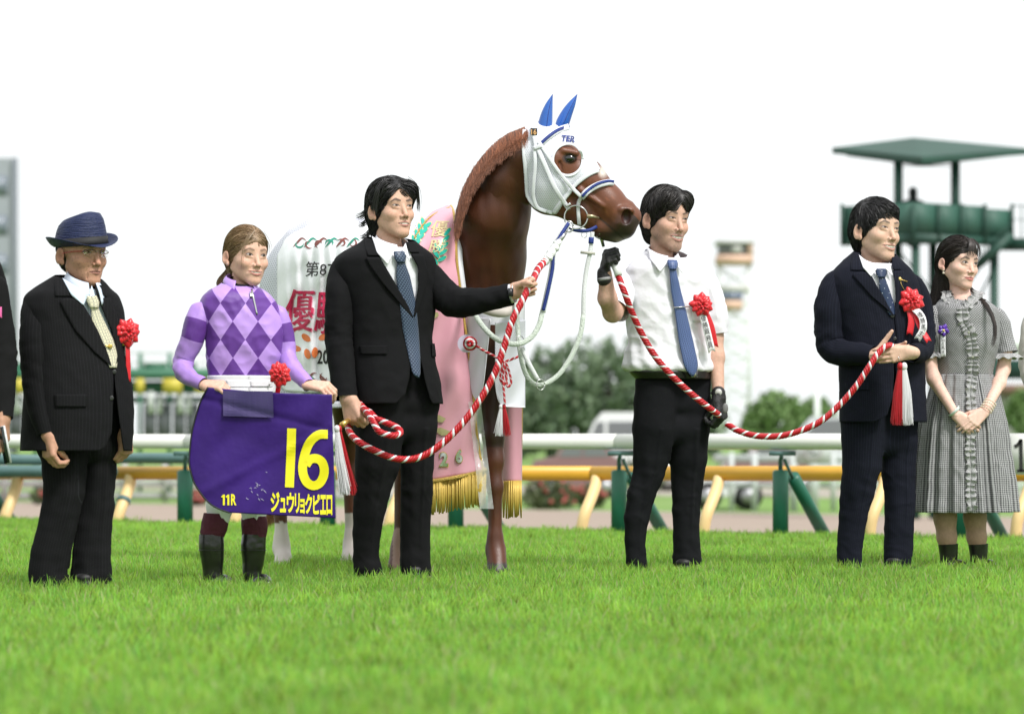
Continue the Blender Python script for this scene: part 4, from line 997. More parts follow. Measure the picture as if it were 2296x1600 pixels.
def limb(name, p, pts, m, nu=28, nv=60, sq=1.0, wr=.003, seed=0, par=None, elbow=None, cap=True, solid=0, cuff=0, uvoff=0, up=(0, -1, 0), wsc=1.0, caplast=False):
    """sleeve / trouser leg: pts = [(x, y, depth_offset, radius_px)], wrinkled round the elbow or knee rows"""
    A = np.array([(*p.P(q[0], q[1], q[2]), q[3]*(p.D+q[2])/FPX) for q in pts]); Q = smoothpath(A, nv); C0, r = Q[:, :3], Q[:, 3]
    T_, A_, B_ = frames(C0, up); th = np.linspace(0, 2*np.pi, nu, endpoint=False)
    s = np.r_[0, np.cumsum(np.linalg.norm(np.diff(C0, axis=0), axis=1))]
    rr = r[:, None]*np.ones((1, nu))
    V0 = C0[:, None]+rr[..., None]*(np.cos(th)[None, :, None]*A_[:, None]*sq+np.sin(th)[None, :, None]*B_[:, None])
    d = folds(V0.reshape(-1, 3), wr*1.35, seed, 11*wsc, .6).reshape(nv, nu)
    if elbow is not None:
        for (e_, wd_, am) in elbow:
            q = e_*s[-1]; env = np.exp(-((s-q)/wd_)**2)
            d = d+am*.9*env[:, None]*noise(V0.reshape(-1, 3)*np.array([1, 1, 1.5]), 24, seed+3).reshape(nv, nu)
    rr = rr+d
    if cap:                                  # rounded start
        k = min(6, nv); rr[:k] *= np.sin(np.linspace(.35, np.pi/2, k))[:, None]
    V = C0[:, None]+rr[..., None]*(np.cos(th)[None, :, None]*A_[:, None]*sq+np.sin(th)[None, :, None]*B_[:, None])
    V = V.reshape(-1, 3)
    # wrap seam duplicated for clean UVs
    Vg = V.reshape(nv, nu, 3); Vg = np.concatenate([Vg, Vg[:, :1]], 1)
    uu = np.linspace(0, 1, nu+1)[None, :]*2*np.pi*r.mean(); uv = np.stack([uu+0*s[:, None], -s[:, None]+uvoff+0*uu], -1)
    o = mk(name, Vg.reshape(-1, 3), grid_faces(nv, nu+1), m, par or p.root, uv=uv.reshape(-1, 2), solid=solid)
    return o, C0, s
def button(p, T, x, y, m, r=.0075, off=.012, name='button', par=None):
    c = T.at(x, y, off); n = T.at(x, y, off+.01)-c; n /= np.linalg.norm(n)
    return mkq(name, tube([c, c+n*.003, c+n*.0035], [r, r, r*.7], 14), m, par or p.root)
def legs(p, L, m, pleat=True, wr=.004, seed=0, hem=None, knee=.52, dl=0.0, sq=.92):
    """trouser legs from rows (y, xl, xr) with optional depth offset"""
    for i, (rows, dep) in enumerate(L):
        pts = [((a+b)/2, y, dep+(d if isinstance(d, (int, float)) else 0), (b-a)/2) for y, a, b, d in [(list(q)+[0])[:4] for q in rows]]
        limb('trouser_leg', p, pts, m, nu=36, nv=80, sq=sq, wr=wr, seed=seed+i*3, cap=False, elbow=[(knee, .09, .0035), (.97, .07, .005)], up=(0, -1, 0), solid=.002)
def shoes(p, feet, m, name='shoe'):
    for (x, y, yaw) in feet:
        c = W(x, y, p.D); c[2] = 0; R = Rz(math.radians(yaw)); f = lambda a, b, z: c+R@np.array([b, -a, z])
        pr = [C_(f(-.05, 0, .035), f(.10, 0, .03), .038, .032, .03), C_(f(-.04, 0, .04), f(-.03, 0, .10), .036, .040, .02), C_(f(.09, 0, .028), f(.17, .008, .024), .036, .024, .02)]
        V, F = solid_mesh(pr, .006); V[:, 2] = np.maximum(V[:, 2], .002); V[:, 2] *= .62; mk(name, V, F, m, p.root)
def collar_shirt(p, cx, cy, r, m, phi, D=0.0, rise=.035, drop=.05, tip=.055, lean=.012, open_=.35, w=1.0, par=None, tilt=0.0):
    """stand-and-fall shirt collar: (cx, cy) pixel of the throat pit, r neck radius"""
    c = p.P(cx, cy, D); ph = math.radians(phi); o = []
    nu, nv = 41, 6; us = np.linspace(open_, 2*np.pi-open_, nu)
    for wing in (0,):
        V = []
        for j in range(nv):
            t = j/(nv-1); row = []
            for u in us:
                back = (1-math.cos(u))/2
                zt = rise*(.35+.95*back)+drop*.30*back; ang = min(u, 2*np.pi-u)
                tipk = max(0, 1-abs(ang-open_)/.75)**1.4
                z = zt-t*(drop*.85+tip*tipk); rad = r*(1.0-.04*(1-t))+lean*t*(1+.6*tipk)+.004*math.sin(math.pi*t)
                lx, ly = rad*math.sin(u)*w, -rad*math.cos(u)*1.08
                row.append(c+Rz(ph)@np.array([lx, ly+(back-.5)*.02, z]))
            V.append(row)
        o.append(mk('collar', np.array(V).reshape(-1, 3), grid_faces(nv, nu), m, par or p.root, solid=.0025))
    return o[0]
# ---- ribbons and rosettes
m_redsat = mat('red satin', (.62, .012, .022), .32, sheen=.3, bump=.12, bscale=60)
m_whsat = mat('white satin', (.78, .77, .80), .4, bump=.06, bscale=60); m_ink = mat('ink', (.02, .02, .02), .7)
def rosette(par_root, c, n, r, m, seed=0, layers=4, per=9, name='rosette'):
    """satin bow of pointed folded loops round centre c facing n, each loop a curved strip"""
    g = np.random.default_rng(seed); n = np.array(n, float); n /= np.linalg.norm(n); a = np.cross(n, (0, 0, 1)); a /= np.linalg.norm(a); b = np.cross(n, a)
    VV, FF = [], []
    for l in range(layers):
        R_ = r*(1-.22*l); k = per-l; ph = g.uniform(0, 6)
        for i in range(k):
            th = ph+i*6.283/k+g.uniform(-.15, .15); d = a*math.cos(th)+b*math.sin(th); s = np.cross(n, d); L_ = R_*g.uniform(.88, 1.12); wd = R_*.36*g.uniform(.85, 1.15)
            rows = []
            for t, ww, hh in ((0.05, .25, .10), (.35, .95, .30+.12*l), (.7, 1.0, .34+.2*l), (.92, .40, .18+.26*l), (1.02, .02, .10+.26*l)):
                ce = c+d*L_*t+n*(r*hh*.55)
                rows.append([ce-s*wd*ww+n*(-r*.10*ww), ce-s*wd*ww*.45+n*r*.03, ce+n*r*.09*ww, ce+s*wd*ww*.45+n*r*.02, ce+s*wd*ww-n*r*.12*ww])
            V = np.array(rows).reshape(-1, 3); VV.append(V); FF.append(grid_faces(5, 5))
    V, F = join(list(zip(VV, FF)))
    return mk(name, V, F, m, par_root, solid=.0012)
def ribbon(par, pts, w, m, name='ribbon', side=(1, 0, 0), n=16, cut=True, solid=.0008):
    P = smoothpath(np.array(pts, float), n); T_ = np.gradient(P, axis=0); T_ /= np.linalg.norm(T_, axis=1)[:, None]
    s = np.array(side, float); s = s-T_*(T_@s)[:, None]; s /= np.linalg.norm(s, axis=1)[:, None]
    us = np.linspace(-1, 1, 5); V = P[:, None]+s[:, None]*us[None, :, None]*w/2
    if cut: V[-1] += T_[-1]*(np.abs(us)[:, None]*w*.35)
    return mk(name, V.reshape(-1, 3), grid_faces(n, 5), m, par, solid=solid), V
def ribbon_text(par, V, s, m, rows, off=(0, -.003, 0), sx=.7):
    """vertical column of characters on a ribbon grid V (n,5,3)"""
    n = len(V); chars = list(s); a, b = rows; o = []
    VV, FF, k = [], [], 0
    for i, ch in enumerate(chars):
        t0 = a+(b-a)*i/len(chars); t1 = a+(b-a)*(i+.88)/len(chars)
        G, F = text_geo(ch, 1, .0); lo, hi = G.min(0), G.max(0); G, F = densify((G-lo)/(hi-lo+1e-9), F, .25)
        tt = t1+(t0-t1)*G[:, 1]; uu = (-1+2*G[:, 0])*sx
        fi = tt*(n-1); i0 = np.clip(fi.astype(int), 0, n-2); fr = (fi-i0)[:, None]
        L_ = V[i0, 0]*(1-fr)+V[i0+1, 0]*fr; R_ = V[i0, 4]*(1-fr)+V[i0+1, 4]*fr
        P = L_+(R_-L_)*((uu+1)/2)[:, None]+np.array(off)
        VV.append(P); FF += [tuple(x+k for x in f) for f in F]; k += len(P)
    return mk('lettering', np.concatenate(VV), FF, m, par, smooth=False)
def tie(p, T, knot, rows, m, off=.016, par=None):
    """necktie: knot rows and blade rows (y, xl, xr)"""
    b = patch('tie', p, T, rows, m, off, nv=40, nu=9, par=par, solid=.004, arch=.005, uvpx=True)
    patch('tie_knot', p, T, knot, m, off+.004, nv=10, nu=9, par=b, solid=.006, arch=.010, uvpx=True); return b

def trousers(p, L, m, hips=(), q=.80, h=.006, wr=.004, seed=0, name='trousers'):
    """two legs and a seat as one smooth garment. L = [(rows (y, xl, xr), depth)], hips = rows (y, xl, xr)"""
    pr = []
    for rows, dep in L:
        c = [np.array(p.P((a+b)/2, y, dep)) for y, a, b in rows]; r = [(b-a)/2*(p.D+dep)/FPX for y, a, b in rows]
        for i in range(len(c)-1): pr.append(C_(c[i], c[i+1], r[i], r[i+1], .007))
    for y, a, b in hips:
        rr = min(40, (b-a)/2)*p.k; pr.append(C_(p.P(a, y)+np.array([rr, -.03, 0]), p.P(b, y)+np.array([-rr, .03, 0]), rr, rr, .02))
    sc = np.array([1, 1/q, 1]); off = np.array([0, p.D, 0])
    pq = [('c', (e[1]-off)*sc+off, (e[2]-off)*sc+off, e[3], e[4], e[5], e[6]) for e in pr]
    zlo = min(min(e[1][2]-0, e[2][2]) for e in pq); bs = [pbox(e) for e in pq]; lo = np.min([b[0] for b in bs], 0)-.02; hi = np.max([b[1] for b in bs], 0)+.02
    V, F = solid_mesh(pq, h, lo, hi); V = (V-off)*np.array([1, q, 1])+off
    # nearest leg axis for UV and folds
    ax = [np.array([p.P((a+b)/2, y, dep) for y, a, b in rows]) for rows, dep in L]
    cs = [np.stack([np.interp(-V[:, 2], -A[:, 2], A[:, i]) for i in (0, 1)], 1) for A in ax]
    w = np.abs(V[:, 0]-cs[0][:, 0]) < np.abs(V[:, 0]-cs[1][:, 0]); c = np.where(w[:, None], cs[0], cs[1])
    d = V[:, :2]-c; rad = np.linalg.norm(d, axis=1)+1e-6; N2 = np.zeros_like(V); N2[:, :2] = d/rad[:, None]
    kn = CH-(1110-HY)*p.k; env = .5+.9*np.exp(-((V[:, 2]-kn)/.13)**2)+1.0*np.exp(-((V[:, 2]-.10)/.07)**2)
    pc = (np.arctan2(d[:, 0], -d[:, 1])-p.phi); V = V+N2*(.0055*np.exp(-(pc/.13)**2)*np.clip((V[:, 2]-.12)/.2, 0, 1)*(V[:, 2] < CH-(960-HY)*p.k))[:, None]
    V = V-N2*.0035+N2*((wr*.9*np.clip(.5-np.abs(noise(V*np.array([.9, .9, 1.5])+V[:, [2, 0, 1]]*.4, 12, seed+5)), -.2, .5)*(env-.3))[:, None])
    V = V+N2*(wr*env*(noise(V*np.array([1, 1, .35]), 14, seed)+.35*noise(V*np.array([.8, .8, 1.1]), 17, seed+1)))[:, None]
    uv = np.stack([np.arctan2(d[:, 0], -d[:, 1])*.075, V[:, 2]], 1)
    return mk(name, V, F, m, p.root, uv=uv)

def collar_points(p, T, polys, m, off=.015):
    for q in polys:
        o = poly_patch('collar_point', p, T, q, m, off, solid=.003, n=16)
# ---- fabrics
m_suit_b = mat('charcoal pinstripe', (.0062, .0062, .0072), .9, bump=.25, bscale=16, pattern=p_stripes(.0135, .0012, (.017, .017, .020)), spec=.2)
m_suit_d = mat('black suiting', (.0052, .0052, .0062), .88, bump=.35, bscale=14, spec=.2)
m_trou_e = mat('black trouser cloth', (.0048, .0052, .0070), .88, bump=.4, bscale=15, spec=.22)
m_suit_f = mat('navy pinstripe', (.0052, .0062, .0130), .9, bump=.3, bscale=14, pattern=p_stripes(.0125, .0011, (.017, .020, .036)), spec=.2)
m_suit_a = mat('black jacket cloth', (.0055, .0055, .006), .9, bump=.3, bscale=14, spec=.2)
m_shirt = mat('white shirt', (.78, .775, .83), .7, bump=.7, bscale=11)
m_shirt_b = mat('pale blue shirt', (.60, .68, .80), .7, bump=.2, bscale=25)
m_btn = mat('button dark', (.03, .03, .03), .3); m_steel = mat('watch steel', (.55, .55, .55), .25, .9); m_gold = mat('gold', (.75, .52, .16), .3, .8)
m_shoe = mat('shoe black', (.008, .008, .008), .55)
m_tie_b = mat('cream tie', (.70, .66, .46), .5, pattern=p_rings(.021, .0135, .0062, .0010, (.66, .62, .44), (.12, .13, .15)))
m_tie_d = mat('slate blue tie', (.04, .07, .13), .45, pattern=p_dots(.011, .008, .0022, (.022, .038, .075), (.14, .19, .28)), sheen=.1)
m_tie_e = mat('blue tie', (.03, .06, .18), .45, pattern=p_rings(.016, .011, .0048, .0009, (.030, .055, .16), (.14, .21, .42)), sheen=.1)
m_tie_f = mat('navy tie', (.012, .025, .07), .4, pattern=p_dots(.030, .022, .0016, (.014, .030, .080), (.6, .65, .75)))
HIPS = {'B': [(840, 75, 268), (900, 70, 268), (950, 68, 268), (1000, 82, 266)], 'M': [(765, 800, 962), (800, 797, 968), (850, 796, 978), (905, 794, 985), (955, 793, 981)], 'G_': [(856, 1424, 1594), (900, 1419, 1595), (960, 1417, 1592)],
        'N_': [(770, 1890, 2062), (830, 1890, 2062), (890, 1890, 2062), (940, 1886, 2060), (985, 1886, 2057)], 'A': [(940, -150, 5), (1010, -148, 0)], 'H_': [(930, 2325, 2455), (1000, 2328, 2454)], 'J': [(880, 472, 612), (930, 468, 616), (970, 467, 617)]}
XI = lambda pts: (lambda y: np.interp(y, [q[1] for q in pts], [q[0] for q in pts]))
def suit(p, T, y0, y1, EL, ER, m, wr=.003, seed=0, lap=(), pockets=(), nv=90):
    fl, fr = XI(EL), XI(ER)
    jk = shell('jacket', p, T, y0, y1, lambda ys: T.u_at(fl(ys), ys), lambda ys: T.u_at(fr(ys), ys), m, nv=nv, nu=140, wr=wr, seed=seed, solid=.004)
    for k, rows in enumerate(lap): patch('lapel', p, T, rows, m, .0075+.002*(k % 2), nv=26, nu=8, par=jk, solid=.004)
    for rows in pockets: patch('pocket_flap', p, T, rows, m, .007, nv=8, nu=10, par=jk, solid=.004)
    return jk
# ================= B: old man in a straw hat
B = Person('older man in a navy straw hat, glasses and dark pinstriped suit with a red rosette', 170, 13.6, 38)
skB = (.50, .27, .185)
head_mesh(B, 214, 567, 40, 0, 0, S=1.13, jl=1.0, wide=1.05, old=True, skin=skB, neck=(180, 660), neck_r=.056, lips=(.26, .10, .09), brow=(.10, .08, .07), browk=.6, eye_open=.75, nose=1.6)
T = Torso(B, [(616, 140, 218, .95), (630, 116, 232, .8), (647, 88, 244, .7), (660, 70, 256, .62), (684, 61, 266, .6), (720, 62, 270, .62), (780, 64, 277, .68), (840, 64, 285, .74), (900, 60, 290, .76), (960, 58, 291, .76), (1012, 55, 288, .76)])
TB = T
shell('shirt', B, T, 646, 830, 0, 0, m_shirt_b, nv=30, nu=60, off=-.010, wr=.001)
suit(B, T, 624, 1010, [(139, 616), (150, 640), (180, 675), (209, 724), (232, 775), (252, 822), (252, 900), (249, 970), (236, 1002), (215, 1012)],
     [(212, 616), (216, 655), (228, 692), (248, 740), (262, 785), (258, 812), (254, 822), (261, 900), (270, 975), (277, 1012)], m_suit_b, seed=1,
     lap=([(624, 124, 142), (640, 122, 152), (664, 124, 170)], [(669, 142, 174), (676, 134, 180), (700, 146, 196), (740, 168, 218), (790, 212, 240), (821, 249, 253)],
          [(640, 212, 228), (664, 218, 240)], [(668, 219, 246), (700, 232, 258), (740, 250, 270), (775, 260, 272), (800, 262, 268), (819, 256, 258)]),
     pockets=([(884, 122, 195), (912, 124, 193)],))
collar_shirt(B, 187, 646, .060, m_shirt_b, 38, -.02, rise=.048, drop=.055, tip=.045, lean=.018, open_=.30)
collar_points(B, T, [[(140, 624), (198, 660), (187, 684), (160, 662)], [(205, 640), (216, 676), (199, 661)]], m_shirt_b)
tb_ = tie(B, T, [(664, 192, 214), (678, 196, 220), (690, 202, 218)], [(688, 203, 217), (720, 206, 232), (760, 218, 252), (800, 234, 264), (824, 246, 260)], m_tie_b, .006)
mkq('tie_clip', tube([T.at(236, 775, .022), T.at(252, 777, .022)], .003, 8), m_gold, tb_); button(B, T, 247, 776, m_gold, .010, .022, 'tie_pin', tb_)
for x, y in ((256, 833), (250, 892)): button(B, T, x, y, m_btn, .0095, .006)
limb('sleeve', B, [(108, 678, -.05, 26), (87, 689, -.09, 35), (80, 740, -.12, 37), (80, 790, -.13, 37), (85, 850, -.13, 36), (95, 915, -.15, 33), (108, 974, -.17, 25)], m_suit_b, seed=2, elbow=[(.58, .07, .004)])
limb('sleeve', B, [(252, 690, .10, 22), (262, 760, .10, 26), (268, 830, .09, 25), (274, 900, .08, 24), (281, 968, .06, 18)], m_suit_b, seed=4, elbow=[(.55, .07, .003)])
trousers(B, [([(960, 62, 190), (1010, 88, 196), (1060, 92, 194), (1100, 97, 190), (1140, 92, 180), (1180, 84, 171), (1240, 68, 158), (1290, 63, 152), (1322, 63, 155)], -.05), ([(960, 165, 272), (1010, 176, 262), (1060, 176, 261), (1130, 175, 258), (1180, 170, 253), (1240, 164, 252), (1290, 160, 252), (1310, 160, 251)], .06)], m_suit_b, hips=HIPS['B'], seed=7)
# hands
pr, tips, th = hand(W(107, 974, 13.42), (.10, -.15, -1), (.75, .65, .1), (.65, -.75, 0), [(.65, .95, .5)]*4, (.15, .3, .5), 1.0, fat=1.2); add_skin(B, pr+[C_(W(106, 955, 13.44), W(107, 976, 13.42), .028, .027, .02)], skB, nails=[(th[1], .006)])
pr, tips, th = hand(W(281, 966, 13.66), (.05, -.2, -1), (-.8, .5, .1), (-.1, -1, 0), [(.9, 1.1, .6)]*4, (.15, .5, .5), 1.0, fat=1.2); add_skin(B, pr+[C_(W(281, 950, 13.66), W(281, 970, 13.66), .026, .025, .02)], skB)
inner_body(B, [(W(180, 690, 13.6), W(178, 960, 13.6), .10, .12), (W(130, 980, 13.6), W(125, 1290, 13.6), .06, .035), (W(215, 980, 13.65), W(208, 1290, 13.65), .06, .035)])
finish_skin(B)
shoes(B, [(100, 1325, 35), (200, 1315, 45)], m_shoe)
hair_mesh(B, 'hair', [HE(0, -.035, .02, .078, .072, .07), HE(0, -.055, -.02, .06, .045, .05)], [HE(0, .10, -.03, .085, .11, .10, .005, -1)], (.035, .03, .028), n=900, L=.03)
# hat
m_straw = mat('navy straw', (.011, .019, .070), .55, bump=.8, bscale=120, bstretch=(.15, .15, 1.8), var=.12, vscale=160, spec=.4)
def hat(p):
    HT = lambda x_, f_: .13*(x_*.77+f_*.64)-.004
    ring = lambda a, b, z, fz, n=48, dip=0: [p.hl(a*math.sin(u), b*math.cos(u)-.012+fz, z*.93+dip*math.cos(u)+HT(a*math.sin(u), b*math.cos(u))) for u in np.linspace(0, 6.2832, n, endpoint=False)]
    st = [(.092, .112, .038, 0, -.012), (.090, .110, .060, 0, -.010), (.088, .106, .080, 0, -.006), (.084, .100, .105, .0, 0), (.078, .092, .128, .0, .006), (.066, .080, .145, .002, .010), (.040, .056, .150, .004, .012), (.012, .03, .142, .006, .012)]
    V = np.array([ring(a, b, z, f_, dip=d_) for a, b, z, f_, d_ in st]); V = V.reshape(-1, 3)
    h_ = mk('hat', V, grid_faces(len(st), 48, True), m_straw, p.root, solid=.002)
    # lengthwise crease of the crown is given by the narrowing top rings
    rows = []
    for t in np.linspace(0, 1, 9):
        row = []
        for u in np.linspace(0, 6.2832, 64, endpoint=False):
            c_ = math.cos(u); s_ = math.sin(u); wb = .036+.006*c_
            a, b = .091+wb*t*.95, .111+wb*t
            z = .036-.012*c_ + t*(.022*abs(s_)**2 - .006*max(c_, 0) + (.020 if c_ < 0 else 0)*(-c_)*t) - .010*t*max(c_, 0) + .014*t*t*abs(s_)
            row.append(p.hl(a*s_, b*c_-.012, z+HT(a*s_, b*c_)))
        rows.append(row)
    mk('brim', np.array(rows).reshape(-1, 3), grid_faces(9, 64, True), m_straw, h_, solid=.002)
    V = np.array([ring(.0945, .1145, .040, 0, dip=-.012), ring(.0935, .1135, .052, 0, dip=-.011), ring(.0925, .1115, .068, 0, dip=-.009)]).reshape(-1, 3)
    mk('hat_band', V, grid_faces(3, 48, True), mat('grosgrain black', (.012, .012, .014), .7), h_, solid=.001)
hat(B)
# glasses
m_fr = mat('glasses navy', (.02, .03, .10), .3, .4); m_frr = mat('glasses red', (.35, .01, .015), .3)
m_lens = mat('spectacle lens', (.9, .92, .95), .03, trans=1.0, alpha=.18)
gl = None
for s in (1, -1):
    rim = [B.hl(s*x, f, z) for x, f, z in ((.008, .100, .004), (.016, .101, .0095), (.034, .099, .0105), (.050, .091, .0075), (.055, .086, .002))]
    o = mkq('glasses', tube(rim, .0014, 6, n=14), m_fr, B.root) if gl is None else mkq('rim', tube(rim, .0014, 6, n=14), m_fr, gl)
    gl = gl or o
    mkq('temple', tube([B.hl(s*.055, .086, .004), B.hl(s*.072, .060, .004), B.hl(s*.083, .020, .001), B.hl(s*.084, -.008, -.002)], .0019, 6, n=12), m_frr, gl)
    ln = [B.hl(s*x, f, z) for x, f, z in ((.010, .100, .002), (.017, .101, .0088), (.034, .099, .0098), (.050, .091, .007), (.053, .088, -.004), (.046, .092, -.016), (.030, .098, -.019), (.016, .100, -.013))]
    mk('lens', ln, [tuple(range(8))], m_lens, gl, solid=.0006)
mkq('bridge', tube([B.hl(-.008, .100, .004), B.hl(0, .103, .006), B.hl(.008, .100, .004)], .0013, 6), m_steel, gl)
rc = T.at(284, 745, .02); rs = rosette(B.root, rc+np.array([.004, -.02, 0]), (.45, -.9, 0), .058, m_redsat, 1)
ribbon(rs, [rc+(.004, -.015, -.03), rc+(.008, -.02, -.10), rc+(.010, -.015, -.20)], .022, m_redsat, side=(.6, .5, 0)); ribbon(rs, [rc+(0, -.008, -.03), rc+(.002, -.01, -.12), rc+(.006, -.005, -.215)], .018, m_whsat, side=(.6, .5, 0))
mkq('badge', sphere(T.at(276, 768, .012), (.010, .005, .014), 10, 6), m_gold, B.root)

# ================= C: jockey
J = Person('young woman jockey in purple diamond silks and white breeches holding the number cloth', 535, 13.9, 20)
skC = (.68, .42, .32)
head_mesh(J, 576, 572, 32, 0, 2, S=1.06, jl=1.0, wide=1.04, smile=.9, open_=.45, skin=skC, female=True, neck=(541, 655), neck_r=.047, lips=(.50, .17, .16), brow=(.16, .10, .07), browk=.8, eye_open=1.15, blush=.15, nose=.6)
T = Torso(J, [(622, 510, 562, .95, .01), (640, 494, 576, .85), (652, 472, 597, .75), (665, 456, 612, .68), (685, 449, 624, .64), (720, 456, 632, .66), (770, 462, 634, .68), (810, 466, 625, .68), (852, 470, 613, .70), (885, 470, 615, .7), (960, 462, 616, .74)]); TJ = T
LP, DP = (.46, .27, .72, 1), (.115, .030, .27, 1)
m_silk = mat('diamond silks', LP[:3], .5, pattern=p_diamonds(55*J.k, 81*J.k, DP, LP), bump=.25, bscale=14, sheen=.15)
m_silk_arm = mat('silk sleeve', LP[:3], .5, pattern=p_band(-.165, -.085, DP, (.40, .23, .65, 1)), bump=.5, bscale=14, sheen=.15)
m_silk_pl = mat('lilac silk', (.46, .27, .72), .5, bump=.2, bscale=16, sheen=.15)
m_breech = mat('white breeches', (.80, .80, .82), .5, bump=.2, bscale=14)
sh = shell('silks', J, T, 636, 852, 0, 0, m_silk, nv=90, nu=150, wr=.006, seed=5, solid=0)
me = sh.data; uvl = me.uv_layers[0].data          # lattice follows the view-facing cloth: shift so a crossing sits mid chest
co = np.empty(len(me.vertices)*3, np.float32); me.vertices.foreach_get('co', co); co = co.reshape(-1, 3)+np.array(J.root.location)
li = np.empty(len(me.loops), np.int32); me.loops.foreach_get('vertex_index', li)
a0 = W(555, 763, J.D); uvn = np.stack([co[:, 0]-a0[0], co[:, 2]-a0[2]], 1); bk = co[:, 1] > J.D; uvn[bk, 0] *= -1
uvl.foreach_set('uv', uvn[li].astype(np.float32).ravel())
mkq('undershirt', tube([W(537, 655, 13.9), W(541, 628, 13.88)], [.058, .050], 24, caps=False), mat('black undershirt', (.01, .01, .012), .8), J.root)
collar_shirt(J, 538, 640, .056, m_silk_pl, 20, -.0, rise=.034, drop=.032, tip=.015, lean=.012, open_=.62)
patch('zip', J, T, [(648, 562, 566), (705, 575, 578)], m_steel, .006, nv=12, nu=3); patch('zip_pull', J, T, [(655, 559, 565), (666, 561, 567)], m_steel, .010, nv=5, nu=3)
limb('sleeve', J, [(456, 678, -.03, 16), (449, 700, -.05, 25), (438, 735, -.06, 27), (425, 775, -.05, 25), (412, 808, -.04, 24), (412, 832, -.07, 22), (434, 851, -.13, 19), (456, 862, -.17, 16)], m_silk_arm, seed=3, elbow=[(.62, .06, .005), (.8, .05, .002)], wr=.004)
limb('sleeve', J, [(618, 684, .03, 14), (630, 715, .04, 20), (640, 760, .04, 21), (644, 798, .03, 20), (655, 825, -.02, 19), (674, 845, -.07, 17), (692, 864, -.12, 15)], m_silk_arm, seed=6, elbow=[(.6, .06, .004)], wr=.003)
shell('waistband', J, T, 842, 880, 0, 0, m_breech, nv=12, nu=60, off=.004, wr=.0015)
bl = patch('belt', J, T, [(852, 506, 608), (868, 508, 610)], m_breech, .006, nv=8, nu=16); patch('belt_tab', J, T, [(853, 560, 600), (867, 562, 606)], m_whsat, .008, nv=6, nu=8, par=bl); button(J, T, 604, 862, m_steel, .005, .018, 'stud', bl)
trousers(J, [([(900, 470, 560), (960, 465, 552), (1040, 460, 538), (1100, 460, 526), (1135, 459, 524), (1158, 462, 518)], -.02), ([(900, 535, 615), (960, 533, 616), (1040, 537, 610), (1100, 538, 604), (1135, 537, 602), (1162, 541, 597)], .02)], m_breech, hips=HIPS['J'], seed=2, name='breeches')
m_boot = mat('boot leather', (.012, .011, .011), .28, bump=.15, bscale=40, coat=.2); m_sock = mat('maroon boot top', (.075, .008, .022), .8, bump=.5, bscale=60)
for s, (xs_, dep) in enumerate((((482, 480, 474, 474, 474, 477, 479), -.02), ((569, 569, 569, 568, 566, 565, 566), .03))):
    limb('boot_top', J, [(xs_[0], 1150, dep, 26), (xs_[1]+1, 1175, dep, 30), (xs_[2], 1202, dep, 27)], m_sock, seed=s, nv=20, cap=False, wr=.002)
    bt = limb('boot', J, [(xs_[2], 1197, dep, 27.5), (xs_[3], 1225, dep, 28), (xs_[4]+2, 1255, dep, 25), (xs_[5], 1280, dep, 22), (xs_[6], 1322, dep, 22)], m_boot, seed=s+8, nv=30, cap=False, wr=.0015)[0]
    c = W(xs_[6], 1322, 13.9+dep); pr = [C_((c[0]-.01, c[1]+.03, .035), (c[0]+.05, c[1]-.08, .032), .036, .034, .03), C_((c[0]+.05, c[1]-.08, .03), (c[0]+.075, c[1]-.14, .026), .034, .024, .02)]
    V, F = solid_mesh(pr, .006); mk('boot_foot', V, F, m_boot, bt)
    mkq('boot_seam', tube([W(xs_[3], 1232, 13.9+dep)+np.array([.0545*math.sin(u), -.0545*math.cos(u), 0]) for u in np.linspace(0, 6.283, 24)], .002, 5), m_boot, bt)
pr, tips, th = hand(W(457, 862, 13.73), (.80, -.35, -.05), (.1, .55, -1), (0, -.8, .1), [(.75, .9, .4), (.8, .9, .4), (.8, .95, .4), (.8, 1., .4)], (.3, .5, .4), .97, fat=.95); add_skin(J, pr, skC)
pr, tips, th = hand(W(688, 862, 13.78), (.80, -.35, -.10), (.1, .55, -1), (0, .8, .1), [(.75, .9, .4), (.8, .9, .4), (.8, .95, .4), (.8, 1., .4)], (.2, .5, .4), .97, fat=.95); add_skin(J, pr, skC)
mkq('bracelet', tube([W(685, 860, 13.79)+np.array([.004*math.cos(u), .022*math.cos(u), .025*math.sin(u)]) for u in np.linspace(0, 6.283, 20)], .0025, 6), m_steel, J.root)
inner_body(J, [(W(540, 690, 13.9), W(540, 870, 13.9), .07, .08), (W(510, 900, 13.9), W(478, 1290, 13.88), .05, .03), (W(575, 900, 13.92), W(566, 1290, 13.93), .05, .03)])
finish_skin(J)
def fl_j(x, f, z): return (0*x+np.sign(x)*.15, -1.0+0*x, -.55+0*z-(z-.05)*2)
hair_mesh(J, 'hair', [HE(0, -.012, .036, .081, .103, .090), HE(0, -.045, .0, .075, .068, .075), HE(0, -.075, -.045, .045, .040, .045)], [HE(0, .122, -.030, .078, .094, .088, .004, -1), HE(0, .055, -.105, .1, .085, .06, .004, -1), HE(.092, -.012, -.016, .020, .026, .036, .003, -1), HE(-.092, -.012, -.016, .020, .026, .036, .003, -1)],
          (.20, .125, .07), face=lambda x, f, z: (f > .045) & (z < .068-7*x*x), n=8000, L=.085, flow=fl_j, colr2=(.46, .31, .18), wid=.0008, crown=(0, .05, .12), keep=lambda x, f, z: (f < .095))
hair_mesh(J, 'ponytail', [HK((0, -.105, -.045), (-.02, -.125, -.105), .026, .032, .02), HK((-.02, -.125, -.105), (-.03, -.115, -.16), .032, .012, .02)], [], (.16, .10, .055), n=900, L=.08, flow=lambda x, f, z: (0*x-.15, 0*x-.05, -1+0*x), colr2=(.38, .25, .14), flick=.1)
